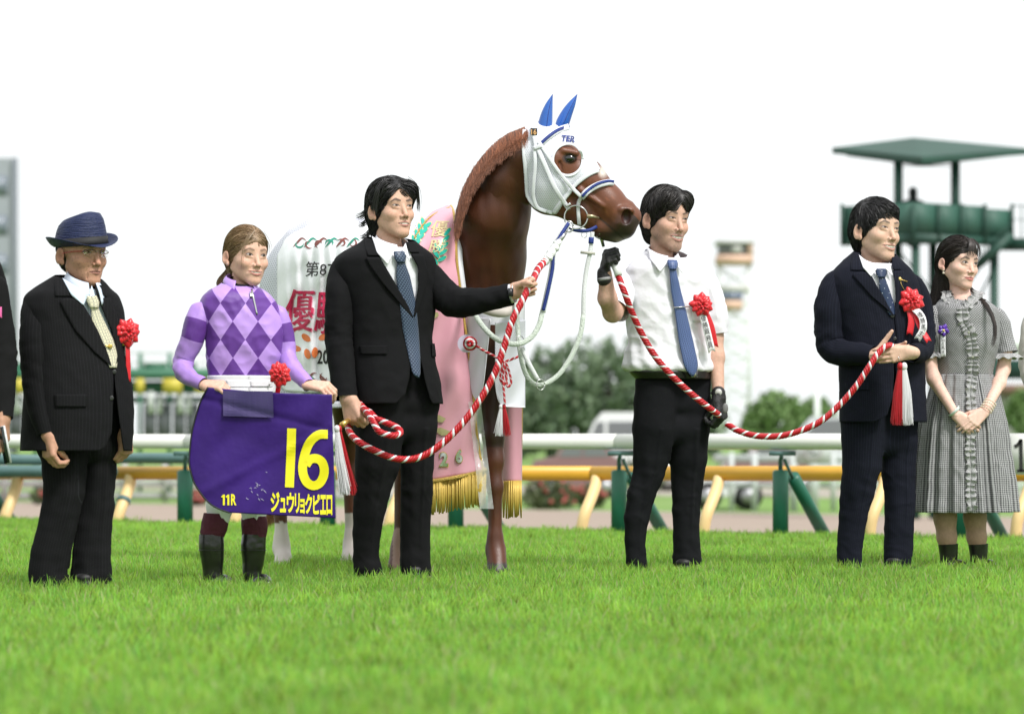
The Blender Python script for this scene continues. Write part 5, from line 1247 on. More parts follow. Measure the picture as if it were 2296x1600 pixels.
rc = W(627, 838, 13.70); rs = rosette(J.root, rc, (.2, -1, 0), .052, m_redsat, 5)
ribbon(rs, [rc+(.0, 0, -.02), rc+(-.006, .0, -.06), rc+(-.014, .02, -.10)], .02, m_redsat)
for q in ((-.083, -.016, .012), (-.084, -.004, -.036), (-.084, -.010, -.026)): mkq('ear_stud', sphere(J.hl(*q), .0028, 8, 6), m_steel, J.root)

# ================= D: man in the black suit
M = Person('man with swept black hair in a plain black suit gripping the rope with both hands', 880, 14.4, 30)
skD = (.61, .375, .275)
head_mesh(M, 904, 461, 33, 7, 0, S=1.11, jl=1.03, wide=1.0, smile=.15, open_=.5, skin=skD, neck=(870, 560), neck_r=.058, lips=(.36, .13, .12), browk=1.0, eye_open=1.0, nose=1.1)
T = Torso(M, [(528, 826, 918, .95), (543, 816, 934, .82), (556, 797, 950, .72), (567, 776, 964, .64), (580, 758, 971, .62), (600, 753, 975, .60), (650, 764, 975, .60), (700, 777, 971, .62), (760, 785, 966, .63), (820, 786, 975, .67), (870, 787, 984, .69), (906, 790, 988, .69)]); TM = T
shell('shirt', M, T, 552, 720, 0, 0, m_shirt, nv=30, nu=60, off=-.010, wr=.0015)
suit(M, T, 537, 905, [(826, 528), (834, 543), (857, 591), (887, 640), (912, 684), (925, 712), (922, 765), (920, 800), (917, 850), (908, 885), (888, 904)],
     [(905, 528), (910, 549), (920, 567), (937, 598), (938, 640), (930, 690), (926, 714), (930, 750), (937, 785), (949, 843), (962, 892), (970, 906)], m_suit_d, seed=11, wr=.004,
     lap=([(540, 818, 837), (556, 819, 843), (573, 825, 850)], [(577, 820, 852), (600, 832, 862), (634, 857, 884), (683, 899, 913), (712, 923, 926)],
          [(545, 909, 928), (566, 919, 940)], [(570, 921, 948), (600, 937, 956), (640, 938, 954), (680, 931, 943), (710, 926, 929)]),
     pockets=([(775, 806, 868), (794, 808, 868)], [(770, 967, 974), (800, 968, 976)]))
collar_shirt(M, 880, 560, .066, m_shirt, 30, -.01, rise=.046, drop=.055, tip=.052, lean=.016, open_=.28)
collar_points(M, T, [[(834, 530), (884, 562), (869, 593), (845, 566)], [(909, 545), (919, 586), (901, 560)]], m_shirt)
tie(M, T, [(565, 883, 907), (578, 885, 908), (588, 891, 905)], [(586, 890, 905), (620, 888, 918), (680, 896, 931), (740, 903, 937), (800, 916, 941), (838, 925, 941), (846, 936, 938)], m_tie_d, .004)
for x, y in ((926, 715), (921, 762)): button(M, T, x, y, m_btn, .0085, .006)
limb('sleeve', M, [(796, 590, -.03, 24), (772, 604, -.06, 30), (762, 650, -.11, 32), (759, 705, -.12, 32), (760, 760, -.12, 32), (766, 820, -.14, 30), (774, 892, -.17, 28)], m_suit_d, seed=12, elbow=[(.55, .08, .005)], wr=.004)
limb('sleeve', M, [(932, 582, .05, 18), (958, 612, .07, 29), (988, 652, .06, 35), (1016, 674, .02, 36), (1060, 676, -.03, 30), (1105, 668, -.06, 27), (1146, 659, -.08, 24.5)], m_suit_d, seed=14, elbow=[(.45, .07, .006), (.6, .06, .003)], wr=.004)
mkq('shirt_cuff', tube([W(1138, 660, 14.32), W(1152, 657, 14.31)], .042, 20, caps=False), m_shirt, M.root)
wt = mkq('watch', tube([W(1147, 657, 14.31)+np.array([.008*math.sin(u)*.6, -.036*math.cos(u), .040*math.sin(u)]) for u in np.linspace(0, 6.283, 28)], .0065, 8, sq=.5), m_steel, M.root)
mk('watch_face', *box(W(1145, 655, 14.27), (.022, .010, .036), Rz(.2)), mat('watch dial', (.03, .03, .035), .15), wt, smooth=False)
pr, tips, th = hand(W(1148, 655, 14.31), (1, -.15, .30), (-.05, -1, -.2), (-.25, -.25, 1), [(1.15, 1.5, .9), (1.2, 1.55, .9), (1.25, 1.6, .9), (1.3, 1.6, .9)], (.1, .45, .3), 1.05, fat=1.0); add_skin(M, pr+[C_(W(1138, 657, 14.31), W(1152, 655, 14.31), .028, .027, .02)], skD)
pr, tips, th = hand(W(779, 890, 14.22), (.28, -.15, -1), (.55, .85, 0), (.85, -.55, .1), [(.9, 1.2, .7), (.95, 1.25, .7), (1., 1.25, .7), (1., 1.3, .7)], (.15, .35, .55), 1.12, fat=1.1); add_skin(M, pr+[C_(W(775, 875, 14.22), W(779, 893, 14.22), .030, .029, .02)], skD)
trousers(M, [([(860, 792, 915), (905, 795, 905), (977, 795, 902), (1040, 794, 896), (1100, 792, 876), (1150, 790, 864), (1192, 789, 857), (1247, 791, 851), (1275, 793, 858), (1292, 795, 862)], -.04), ([(860, 880, 984), (905, 885, 985), (977, 890, 980), (1040, 896, 975), (1100, 899, 971), (1192, 896, 967), (1250, 894, 968), (1292, 894, 970)], .05)], m_suit_d, hips=HIPS['M'], seed=17)
inner_body(M, [(W(880, 600, 14.4), W(885, 880, 14.4), .10, .10), (W(845, 900, 14.4), W(825, 1270, 14.37), .06, .035), (W(930, 900, 14.45), W(930, 1270, 14.45), .06, .035)])
finish_skin(M)
shoes(M, [(832, 1300, 20), (938, 1300, 30)], m_shoe)
def fl_m(x, f, z): return (np.sign(x+.012)*(.7+0*x)*(f > -.02)+.3*np.sign(x), -.35-.5*(f < .04)+0*x, -.55-(.12-z)*4)
BK = (.008, .007, .008); BK2 = (.028, .026, .028)
hair_mesh(M, 'hair', [HE(0, -.014, .042, .086, .108, .094), HE(0, -.048, -.005, .082, .072, .085), HE(0, -.070, -.065, .058, .042, .050), HE(.050, .055, .068, .030, .036, .036, .02), HE(-.050, .050, .068, .030, .036, .036, .02)],
          [HE(0, .128, -.028, .066, .104, .108, .004, -1), HE(.045, .11, -.03, .05, .062, .075, .004, -1), HE(-.045, .11, -.03, .05, .062, .075, .004, -1), HE(0, .060, -.115, .12, .082, .065, .004, -1), HE(.094, -.012, -.014, .020, .026, .036, .003, -1), HE(-.094, -.012, -.014, .020, .026, .036, .003, -1)],
          BK, face=lambda x, f, z: (f > .045) & (z < .052-.9*np.abs(x+.01)*(np.abs(x+.01) > .03)+.027*(np.abs(x+.01) > .03)), n=9000, L=.075, flow=fl_m, colr2=BK2, wid=.0009, flick=.16, seed=3)

# ================= E: groom in the white shirt
G_ = Person('smiling man in white short sleeves, blue tie and black gloves leading the horse', 1500, 15.2, 27)
skE = (.61, .375, .285)
head_mesh(G_, 1523, 490, 33, -2, 3, S=1.17, jl=1.08, wide=1.0, smile=1.0, open_=.85, skin=skE, neck=(1485, 590), neck_r=.056, lips=(.42, .17, .15), beard=.9, eye_open=.8, nose=1.2, brow=(.035, .028, .025))
T = Torso(G_, [(556, 1455, 1532, .95), (572, 1444, 1546, .85), (586, 1420, 1566, .74), (600, 1404, 1584, .66), (620, 1398, 1592, .62), (660, 1398, 1594, .60), (700, 1403, 1594, .62), (760, 1409, 1594, .64), (838, 1414, 1594, .67), (850, 1426, 1595, .66), (900, 1420, 1596, .68), (960, 1417, 1591, .7), (1035, 1417, 1587, .7)], tilt=.45, tlen=34); TG = T
sh = shell('shirt', G_, T, 567, 836, 0, 0, m_shirt, nv=110, nu=150, wr=.007, seed=21, solid=0, wfun=lambda U, Y: .004*np.sin(U*7+Y/22)*np.sin(Y/37+2*U)*np.clip((Y-640)/100, 0, 1)+.0035*np.sin(U*15-Y/15)*np.clip((Y-720)/80, 0, 1)+.010*np.exp(-((Y-822)/13)**2)*(1+.5*np.sin(U*9))-.030*np.clip((Y-829)/7, 0, 1)**2)
patch('placket', G_, T, [(600, 1500, 1512), (700, 1516, 1528), (800, 1536, 1548), (830, 1542, 1554)], m_shirt, .010, nv=20, nu=4, par=sh)
patch('pocket', G_, T, [(672, 1548, 1580), (722, 1553, 1584)], m_shirt, .009, nv=8, nu=6, par=sh, solid=.001)
collar_shirt(G_, 1487, 584, .064, m_shirt, 27, -.01, rise=.044, drop=.056, tip=.058, lean=.016, open_=.28)
collar_points(G_, T, [[(1452, 556), (1500, 584), (1480, 610), (1455, 578)], [(1520, 568), (1530, 612), (1506, 583)]], m_shirt)
tt = tie(G_, T, [(584, 1497, 1517), (595, 1498, 1518), (604, 1502, 1514)], [(602, 1501, 1514), (650, 1504, 1525), (700, 1513, 1538), (760, 1521, 1552), (815, 1532, 1564), (830, 1538, 1562), (843, 1551, 1553)], m_tie_e, .018)
mkq('tie_bar', tube([T.at(1511, 689, .034), T.at(1546, 687, .034)], .0028, 8), m_steel, tt)
m_belt = mat('belt leather', (.012, .011, .011), .35)
shell('belt', G_, T, 832, 850, 0, 0, m_belt, nv=6, nu=80, off=-.004, wr=0); mk('buckle', *box(T.at(1557, 838, .016), (.035, .008, .030), Rz(.45)), m_steel, G_.root, smooth=False)
# arms: raised right arm and hanging left arm, short sleeves
limb('sleeve', G_, [(1440, 606, -.01, 18), (1414, 622, -.04, 27), (1396, 655, -.11, 33), (1379, 694, -.20, 35)], m_shirt, seed=23, wr=.006, sq=.85, nv=40)
limb('sleeve', G_, [(1560, 604, .02, 16), (1582, 630, .05, 25), (1598, 690, .06, 29), (1607, 748, .06, 26)], m_shirt, seed=24, wr=.005, nv=40)
GE = 15.0
add_skin(G_, [C_(W(1392, 664, 15.08), W(1374, 700, 14.98), .050, .044, .02), C_(W(1374, 700, 14.98), W(1362, 668, 14.90), .043, .042, .02), C_(W(1362, 668, 14.90), W(1357, 612, 14.86), .041, .029, .02)], skE, .0035)
add_skin(G_, [C_(W(1597, 690, 15.26), W(1602, 755, 15.26), .045, .040, .02), C_(W(1602, 755, 15.26), W(1606, 800, 15.24), .039, .038, .02), C_(W(1606, 800, 15.24), W(1611, 885, 15.18), .036, .027, .02)], skE, .0035)
m_glove = mat('black glove', (.014, .014, .015), .55, bump=.5, bscale=120)
def glove(p, prims, name='glove'): V, F = solid_mesh(prims, .0026); return mk(name, V, F, m_glove, p.root)
pr, tips, th = hand(W(1357, 612, 14.86), (.02, -.25, 1), (.55, -.75, -.2), (.0, -.3, 1), [(0, 0, 0)]*4, S=1.0)
pr, tips, th = hand(W(1356, 606, 14.88), (.12, -.72, .68), (.95, .15, .1), (-.1, .68, .73), [(1.2, 1.5, .8)]*4, (1.3, .1, .9), .98, fat=1.2); g1 = glove(G_, pr+[C_(W(1355, 626, 14.86), W(1354, 612, 14.86), .033, .031, .01)])
mkq('glove_cuff', tube([W(1356, 629, 14.86), W(1355, 622, 14.86)], .034, 18), mat('glove trim', (.30, .30, .30), .6), g1)
pr, tips, th = hand(W(1612, 890, 15.17), (.12, -.2, -1), (-.75, .5, 0), (-.5, -.8, .0), [(.9, 1.2, .6)]*4, (.1, .5, .6), 1.08, fat=1.2); g2 = glove(G_, pr+[C_(W(1611, 880, 15.17), W(1612, 892, 15.17), .031, .032, .01)])
mkq('glove_patch', sphere(W(1626, 915, 15.10), (.014, .006, .024), 10, 8), mat('grey patch', (.16, .16, .16), .5), g2)
wt = mkq('watch', tube([W(1610, 879, 15.18)+np.array([.031*math.sin(u), -.031*math.cos(u), .004*math.sin(u)]) for u in np.linspace(0, 6.283, 28)], .0075, 8, sq=.5), m_steel, G_.root)
mkq('watch_face', tube([W(1611, 879, 15.145), W(1611, 879, 15.138)], [.017, .015], 18), mat('watch face pale', (.5, .5, .48), .2), wt)
trousers(G_, [([(860, 1424, 1515), (960, 1417, 1512), (1028, 1417, 1502), (1057, 1418, 1493), (1109, 1404, 1470), (1161, 1397, 1456), (1213, 1399, 1448), (1260, 1403, 1451), (1278, 1404, 1454)], -.05), ([(860, 1500, 1594), (960, 1490, 1591), (1028, 1499, 1588), (1086, 1504, 1577), (1144, 1507, 1571), (1200, 1508, 1570), (1250, 1508, 1574), (1276, 1508, 1574)], .05)], m_trou_e, hips=HIPS['G_'], seed=27)
inner_body(G_, [(W(1495, 640, 15.2), W(1500, 900, 15.2), .09, .09), (W(1462, 940, 15.2), W(1425, 1260, 15.17), .055, .03), (W(1545, 940, 15.25), W(1540, 1260, 15.25), .055, .03)])
finish_skin(G_)
shoes(G_, [(1430, 1285, 15), (1542, 1285, 30)], m_shoe)
def fl_g(x, f, z): return (np.sign(x-.008)*(.8+0*x), .15-.7*(f < .0)+0*x, -.5-(.13-z)*5)
hair_mesh(G_, 'hair', [HE(0, -.012, .042, .086, .107, .095), HE(0, -.045, -.002, .082, .074, .080), HE(0, -.072, -.055, .052, .036, .045), HE(.036, .066, .075, .034, .028, .036, .02), HE(-.040, .062, .072, .036, .030, .040, .02)],
          [HE(0, .128, -.032, .060, .098, .100, .004, -1), HE(.040, .12, -.040, .052, .070, .080, .004, -1), HE(-.040, .12, -.045, .052, .070, .078, .004, -1), HE(0, .060, -.108, .12, .085, .070, .004, -1), HE(.094, -.012, -.014, .020, .026, .036, .003, -1), HE(-.094, -.012, -.014, .020, .026, .036, .003, -1)],
          (.011, .009, .009), face=lambda x, f, z: (f > .045) & (z < np.where(np.abs(x-.008) < .016, .080, .034)), n=8000, L=.07, flow=fl_g, colr2=(.04, .034, .031), wid=.0009, flick=.05, seed=4)
rc = T.at(1573, 684, .045); rs = rosette(G_.root, rc, (.25, -1, .1), .056, m_redsat, 8)
ribbon(rs, [rc+(.012, .008, -.02), rc+(.045, .012, -.10), rc+(.062, .02, -.185)], .03, m_redsat, side=(1, .2, .2))
o, V = ribbon(rs, [rc+(-.004, -.004, -.02), rc+(.020, -.002, -.10), rc+(.046, .006, -.205)], .034, m_whsat, side=(1, .2, .25))
ribbon_text(o, V, '優勝厩務員', m_ink, (.16, .96))

# ================= F: man in the navy pinstripe suit
N_ = Person('smiling man in a navy pinstripe suit holding the rope end with a tassel', 1970, 15.4, 30)
skF = (.64, .42, .315)
head_mesh(N_, 1998, 511, 35, 3, 4, S=1.19, jl=1.08, wide=.98, smile=1.0, open_=.75, skin=skF, neck=(1960, 605), neck_r=.056, lips=(.48, .21, .18), eye_open=.8, nose=1.1, brow=(.06, .05, .045))
T = Torso(N_, [(558, 1926, 1998, .95), (576, 1908, 2014, .84), (594, 1884, 2032, .74), (610, 1868, 2046, .66), (632, 1858, 2060, .62), (670, 1858, 2068, .60), (710, 1866, 2070, .62), (760, 1877, 2071, .65), (818, 1882, 2072, .67), (880, 1883, 2074, .69), (947, 1884, 2077, .69)]); TN = T
shell('shirt', N_, T, 590, 712, 0, 0, m_shirt, nv=30, nu=60, off=-.010, wr=.001)
suit(N_, T, 569, 946, [(1926, 556), (1928, 575), (1957, 630), (1983, 676), (2003, 708), (2007, 760), (2004, 820), (2001, 888), (1988, 932), (1955, 947)],
     [(1996, 556), (2001, 598), (2005, 625), (2008, 668), (2005, 708), (2009, 760), (2008, 820), (2010, 888), (2026, 932), (2045, 947)], m_suit_f, seed=31, wr=.0035,
     lap=([(574, 1913, 1930), (590, 1908, 1937), (606, 1908, 1945)], [(611, 1918, 1950), (616, 1910, 1953), (640, 1932, 1965), (664, 1953, 1980), (690, 1985, 1993), (707, 2001, 2004)],
          [(590, 1999, 2012), (604, 2001, 2020)], [(608, 2002, 2026), (640, 2007, 2026), (668, 2008, 2021), (707, 2005, 2008)]),
     pockets=([(858, 1896, 1950), (874, 1898, 1950)],))
collar_shirt(N_, 1963, 604, .064, m_shirt, 30, -.01, rise=.044, drop=.054, tip=.050, lean=.018, open_=.30)
collar_points(N_, T, [[(1926, 572), (1965, 604), (1953, 620), (1935, 600)], [(1994, 590), (2001, 618), (1985, 603)]], m_shirt)
tie(N_, T, [(603, 1962, 1986), (614, 1965, 1986), (622, 1969, 1982)], [(620, 1970, 1982), (650, 1972, 1993), (680, 1983, 2003), (706, 1994, 2006)], m_tie_f, .004)
for x, y in ((2001, 708), (2006, 759)): button(N_, T, x, y, m_btn, .0095, .006)
limb('sleeve', N_, [(1908, 615, -.02, 20), (1876, 634, -.06, 29), (1860, 680, -.10, 33), (1858, 730, -.10, 33), (1862, 772, -.10, 32), (1884, 790, -.14, 30), (1920, 792, -.20, 27), (1960, 797, -.26, 22)], m_suit_f, seed=32, elbow=[(.55, .07, .006), (.7, .06, .004)], wr=.004)
limb('sleeve', N_, [(2026, 618, .03, 18), (2050, 648, .06, 27), (2064, 705, .07, 30), (2066, 750, .05, 30), (2066, 778, .0, 27), (2058, 790, -.10, 24), (2044, 793, -.19, 20)], m_suit_f, seed=34, elbow=[(.6, .07, .005)], wr=.004)
pr, tips, th = hand(W(1962, 797, 15.14), (1, -.12, .12), (.05, -1, .25), (-.2, .2, 1), [(.45, .6, .3), (.45, .6, .3), (.5, .6, .3), (.5, .6, .3)], (.85, .2, .1), 1.02, fat=1.0); add_skin(N_, pr+[C_(W(1950, 798, 15.14), W(1964, 797, 15.14), .026, .026, .02)], skF)
pr, tips, th = hand(W(2040, 790, 15.05), (-1, -.20, -.12), (.05, 1, 0), (0, -.2, 1), [(.25, .5, .3), (.25, .45, .3), (.25, .4, .3), (.3, .45, .3)], (.25, .2, .2), 1.0, fat=.95); add_skin(N_, pr+[C_(W(2050, 791, 15.05), W(2038, 790, 15.05), .027, .026, .02)], skF)
mkq('ring', tube([W(2016, 803, 15.02)+np.array([.003*math.cos(u), .0095*math.cos(u), .0095*math.sin(u)]) for u in np.linspace(0, 6.283, 16)], .0018, 6), m_steel, N_.root)
trousers(N_, [([(900, 1886, 1990), (948, 1884, 1985), (1045, 1887, 1976), (1100, 1884, 1962), (1155, 1881, 1948), (1200, 1878, 1940), (1252, 1875, 1933), (1276, 1877, 1935)], -.05), ([(900, 1975, 2060), (948, 1975, 2060), (1058, 1975, 2054), (1123, 1981, 2053), (1187, 1979, 2050), (1246, 1978, 2044), (1274, 1979, 2044)], .05)], m_suit_f, hips=HIPS['N_'], seed=37)
inner_body(N_, [(W(1965, 650, 15.4), W(1970, 930, 15.4), .09, .10), (W(1935, 950, 15.4), W(1906, 1260, 15.37), .05, .03), (W(2018, 950, 15.45), W(2011, 1260, 15.45), .05, .03)])
finish_skin(N_)
shoes(N_, [(1908, 1280, 10), (2014, 1280, 30)], m_shoe)
hair_mesh(N_, 'hair', [HE(0, -.014, .040, .084, .106, .091), HE(0, -.048, -.002, .081, .074, .075), HE(0, -.072, -.050, .050, .036, .042), HE(0, .060, .070, .052, .030, .028, .02)],
          [HE(0, .130, -.034, .076, .097, .109, .004, -1), HE(0, .062, -.100, .12, .090, .068, .004, -1), HE(.094, -.012, -.014, .020, .026, .036, .003, -1), HE(-.094, -.012, -.014, .020, .026, .036, .003, -1)],
          BK, flow=lambda x, f, z: (.55+0*x, .2*(f > 0)-.8*(f < -.03)+0*x, -.35-(.13-z)*6), face=lambda x, f, z: (f > .045) & (z < .055+.42*x+.006*np.sin(x*130)), n=9000, L=.042, crown=(.01, -.06, .135), colr2=(.032, .030, .032), wid=.0008, flick=.12, seed=5)
rc = T.at(2043, 674, .03); rs = rosette(N_.root, rc, (.25, -1, .1), .060, m_redsat, 12)
ribbon(rs, [rc+(-.01, .0, -.03), rc+(.000, -.01, -.09), rc+(-.008, -.015, -.15)], .032, m_redsat, side=(1, .3, .3)); ribbon(rs, [rc+(.02, -.0, -.06), rc+(.04, -.015, -.12), rc+(.075, -.03, -.185)], .028, m_redsat, side=(1, .3, .3))
o, V = ribbon(rs, [rc+(.008, -.008, -.03), rc+(.046, -.02, -.075), rc+(.052, -.03, -.13), rc+(.028, -.03, -.175)], .034, m_whsat, side=(1, .2, .2)); ribbon_text(o, V, '優勝馬主', m_ink, (.2, .95))
k0 = T.at(2017, 626, .012); k1 = T.at(2034, 631, .012); ky = mkq('key_pin', sphere(k0, (.010, .004, .010), 12, 8), m_gold, N_.root)
mkq('key_shaft', tube([k0, k1], .0028, 8), m_gold, ky); mkq('chain', tube([k0, T.at(2022, 640, .014), T.at(2030, 654, .02)], .0013, 5), m_gold, ky)

# ================= G: woman in the gingham dress
Wm = Person('young woman with long dark hair in a black and white gingham dress with frills', 2165, 15.65, 28)
skG = (.76, .50, .41)
head_mesh(Wm, 2177, 590, 33, -2, 4, S=1.04, jl=1.0, wide=1.04, smile=.35, open_=0, skin=skG, female=True, neck=(2152, 672), neck_r=.045, lips=(.50, .085, .10), brow=(.04, .03, .027), browk=.9, eye_open=1.3, blush=.3, nose=.4)
T = Torso(Wm, [(660, 2134, 2196, .95), (672, 2114, 2216, .80), (684, 2098, 2232, .70), (700, 2092, 2240, .66), (730, 2092, 2242, .66), (770, 2096, 2240, .74), (800, 2099, 2233, .74), (845, 2099, 2224, .74)]); TW = T
m_ging = mat('gingham bias', (.3, .3, .3), .75, pattern=p_gingham(.0088, .785, (.014, .014, .017, 1), (.43, .43, .44, 1)), bump=.3, bscale=18); m_gingk = mat('gingham straight', (.3, .3, .3), .75, pattern=p_gingham(.0088, 0, (.014, .014, .017, 1), (.43, .43, .44, 1)), bump=.3, bscale=18)
dr = shell('dress_bodice', Wm, T, 668, 845, 0, 0, m_ging, nv=70, nu=140, wr=.003, seed=41, solid=0)
T2 = Torso(Wm, tilt=0, rows=[(838, 2098, 2225, .74), (870, 2089, 2233, .80), (925, 2073, 2248, .84), (1025, 2060, 2262, .86), (1100, 2056, 2270, .86), (1147, 2053, 2275, .86)])
shell('dress_skirt', Wm, T2, 839, 1147, 0, 0, m_gingk, nv=90, nu=280, wr=.005, seed=42, solid=.001, wfun=lambda U, Y: (.004+.014*np.clip((Y-850)/280, 0, 1))*(np.sin(U*17+1.3*np.sin(U*5))+.35*np.sin(U*31)))
m_frill = mat('frill lace', (.35, .35, .35), .85, pattern=p_gingham(.006, .6, (.03, .03, .035, 1), (.62, .62, .62, 1)), bump=.4, bscale=60)
def frill(par, pts, w, amp, nf, side, name='frill', n=160, m=m_frill, nrm=(0, -1, 0)):
    P = smoothpath(np.array(pts, float), n); T_ = np.gradient(P, axis=0); T_ /= np.linalg.norm(T_, axis=1)[:, None]
    nn = np.array(nrm, float); s = np.cross(T_, nn); s /= np.linalg.norm(s, axis=1)[:, None]; t = np.linspace(0, 1, n)
    rows = []; ph = 2*np.pi*nf*t+1.5*np.sin(t*23)
    for j, v in enumerate(np.linspace(0, 1, 6)):
        a = v**.8
        rows.append(P+s*(side*w*v*(1+.25*np.sin(ph*1.3)))[:, None]+nn*(amp*a*(.8+np.sin(ph)))[:, None]+T_*(amp*.5*a*np.cos(ph))[:, None])
    V = np.stack(rows, 1).reshape(-1, 3); uv = np.stack([np.repeat(t*3, 6), np.tile(np.linspace(0, w, 6), n)], 1)
    return mk(name, V, grid_faces(n, 6), m, par, uv=uv, solid=.0012)
fy = [(2158, 690), (2160, 720), (2176, 750), (2181, 800), (2180, 842)]; F1 = [T.at(x, y, .008) for x, y in fy]
fy2 = [(2180, 842), (2176, 880), (2180, 940), (2175, 1000), (2178, 1060), (2176, 1100), (2180, 1145)]; F2_ = [T2.at(x, y, .012) for x, y in fy2]
for sd_ in (1, -1): frill(dr, F1, .026, .009, 13, sd_); frill(dr, F2_, .022, .009, 20, sd_)
for x, y in ((2172, 745), (2181, 800), (2178, 868), (2179, 935), (2176, 1010)): button(Wm, T if y < 842 else T2, x, y, mat('shell button', (.35, .36, .28), .3), .006, .014, par=dr)
nk = [Wm.P(2122, 652, .02), Wm.P(2121, 668, -.05), Wm.P(2136, 682, -.10), Wm.P(2158, 692, -.125), Wm.P(2176, 684, -.11), Wm.P(2190, 668, -.06), Wm.P(2200, 655, .0)]
frill(dr, nk, .030, .009, 11, -1, nrm=(0, -.8, .6)); frill(dr, [q+(0, .006, .004) for q in nk], .020, .007, 9, 1, nrm=(0, -.7, .7))
limb('sleeve', Wm, [(2104, 686, -.02, 12), (2094, 712, -.05, 20), (2088, 750, -.06, 22), (2084, 790, -.06, 21)], m_gingk, seed=43, wr=.003, nv=40)
limb('sleeve', Wm, [(2228, 690, .04, 13), (2240, 720, .06, 21), (2250, 760, .06, 23), (2257, 792, .05, 25)], m_gingk, seed=44, wr=.003, nv=40)
for (cx, cy, dd, rr) in ((2256, 792, .05, 25), (2084, 790, -.06, 21)):
    q = [Wm.P(cx, cy, dd)+np.array([rr*Wm.k*math.cos(u), rr*Wm.k*math.sin(u), 0]) for u in np.linspace(0, 6.283, 26)]
    P = np.array(q); out = P-P.mean(0); out /= np.linalg.norm(out, axis=1)[:, None]; rows = []
    ph = np.linspace(0, 6.283*10, len(P)*4); Pn = smoothpath(P, len(P)*4); On = Pn-Pn.mean(0); On /= np.linalg.norm(On, axis=1)[:, None]+1e-9
    for v in np.linspace(0, 1, 5): rows.append(Pn+On*(.028*v+.006*v*np.sin(ph))[:, None]+np.array([0, 0, -1])*(.024*v)+np.array([0, 0, 1])*(.005*v*np.cos(ph))[:, None])
    mk('sleeve_frill', np.stack(rows, 1).reshape(-1, 3), grid_faces(len(Pn), 5), m_frill, Wm.root, uv=np.stack([np.repeat(np.linspace(0, .6, len(Pn)), 5), np.tile(np.linspace(0, .03, 5), len(Pn))], 1), solid=.001)
add_skin(Wm, [C_(Wm.P(2085, 785, -.07), Wm.P(2084, 815, -.08), .034, .032, .02), C_(Wm.P(2084, 815, -.08), Wm.P(2094, 850, -.11), .032, .032, .02), C_(Wm.P(2094, 850, -.11), Wm.P(2143, 930, -.20), .031, .020, .02)], skG, .003)
add_skin(Wm, [C_(Wm.P(2254, 790, .04), Wm.P(2250, 828, .03), .034, .031, .02), C_(Wm.P(2250, 828, .03), Wm.P(2240, 860, -.03), .031, .030, .02), C_(Wm.P(2240, 860, -.03), Wm.P(2209, 922, -.17), .030, .020, .02)], skG, .003)
pr, tips, th = hand(Wm.P(2144, 931, -.20), (.78, -.15, -.62), (.1, .8, -.1), (.6, -.25, .75), [(.6, .7, .4)]*4, (.2, .4, .4), .92, fat=.88); add_skin(Wm, pr, skG)
pr, tips, th = hand(Wm.P(2208, 923, -.19), (-.80, -.30, -.60), (-.1, .9, -.2), (-.55, -.25, .8), [(.25, .5, .3)]*4, (.45, .2, .3), .92, fat=.88); add_skin(Wm, pr, skG)
q = []
m_pearl = mat('pearl', (.70, .62, .50), .18, coat=.6)
for k in range(4):
    a = Wm.P(2211+3.2*k, 918-5.5*k, -.185+.006*k)
    ax_ = np.array([.5, .25, .83]); ax_ /= np.linalg.norm(ax_); e = np.cross(ax_, (0, 1, 0)); e /= np.linalg.norm(e); f_ = np.cross(ax_, e)
    for u in np.linspace(0, 6.283, 18, endpoint=False): q.append(sphere(a+(e*math.cos(u)+f_*math.sin(u))*.028, .0042, 7, 5))
mkq('pearl_bracelet', join(q), m_pearl, Wm.root, kind='stuff')
mkq('wristband', tube([Wm.P(2140, 922, -.195)+np.array([.027*math.cos(u)*.8, .030*math.sin(u), .027*math.cos(u)*.75]) for u in np.linspace(0, 6.283, 24)], .008, 8, sq=.25), mat('wristband pale', (.62, .70, .66), .5), Wm.root)
# legs and boots
for (x, dep) in ((2120, -.03), (2187, .03)):
    add_skin(Wm, [C_(Wm.P(x, 1090, dep), Wm.P(x-1, 1160, dep), .055, .051, .02), C_(Wm.P(x-1, 1160, dep), Wm.P(x+3, 1205, dep), .053, .045, .02), C_(Wm.P(x+3, 1205, dep), Wm.P(x+6, 1230, dep), .045, .034, .02), C_(Wm.P(x+6, 1230, dep), Wm.P(x+6, 1262, dep), .034, .030, .02)], (.42, .27, .19), .004)
    bt = limb('ankle_boot', Wm, [(x+6, 1219, dep, 22.5), (x+7, 1240, dep, 20.5), (x+7, 1262, dep, 19), (x+7, 1280, dep, 20)], m_boot, seed=x, nv=20, cap=False, wr=.001)[0]
    c = Wm.P(x+6, 1280, dep); V, F = solid_mesh([C_((c[0], c[1]+.02, .035), (c[0]+.04, c[1]-.09, .03), .034, .03, .03), C_((c[0]+.04, c[1]-.09, .03), (c[0]+.06, c[1]-.14, .024), .03, .02, .02)], .006); mk('boot_foot', V, F, m_boot, bt)
inner_body(Wm, [(Wm.P(2165, 700), Wm.P(2162, 850), .065, .06)])
add_skin(Wm, [E_(Wm.P(2160, 706, -.005), (.088, .088, .075), .03), C_(Wm.P(2154, 655, .01), Wm.P(2157, 690, -.005), .045, .06, .03)], skG, .004)
finish_skin(Wm)
DB, DB2 = (.013, .010, .010), (.06, .044, .038)
def fl_w(x, f, z): return (.25*np.sign(x)*(f > .02), -.9*(z > -.02)+0*x, -.35-(z < .0)*2-(.12-z)*1.5)
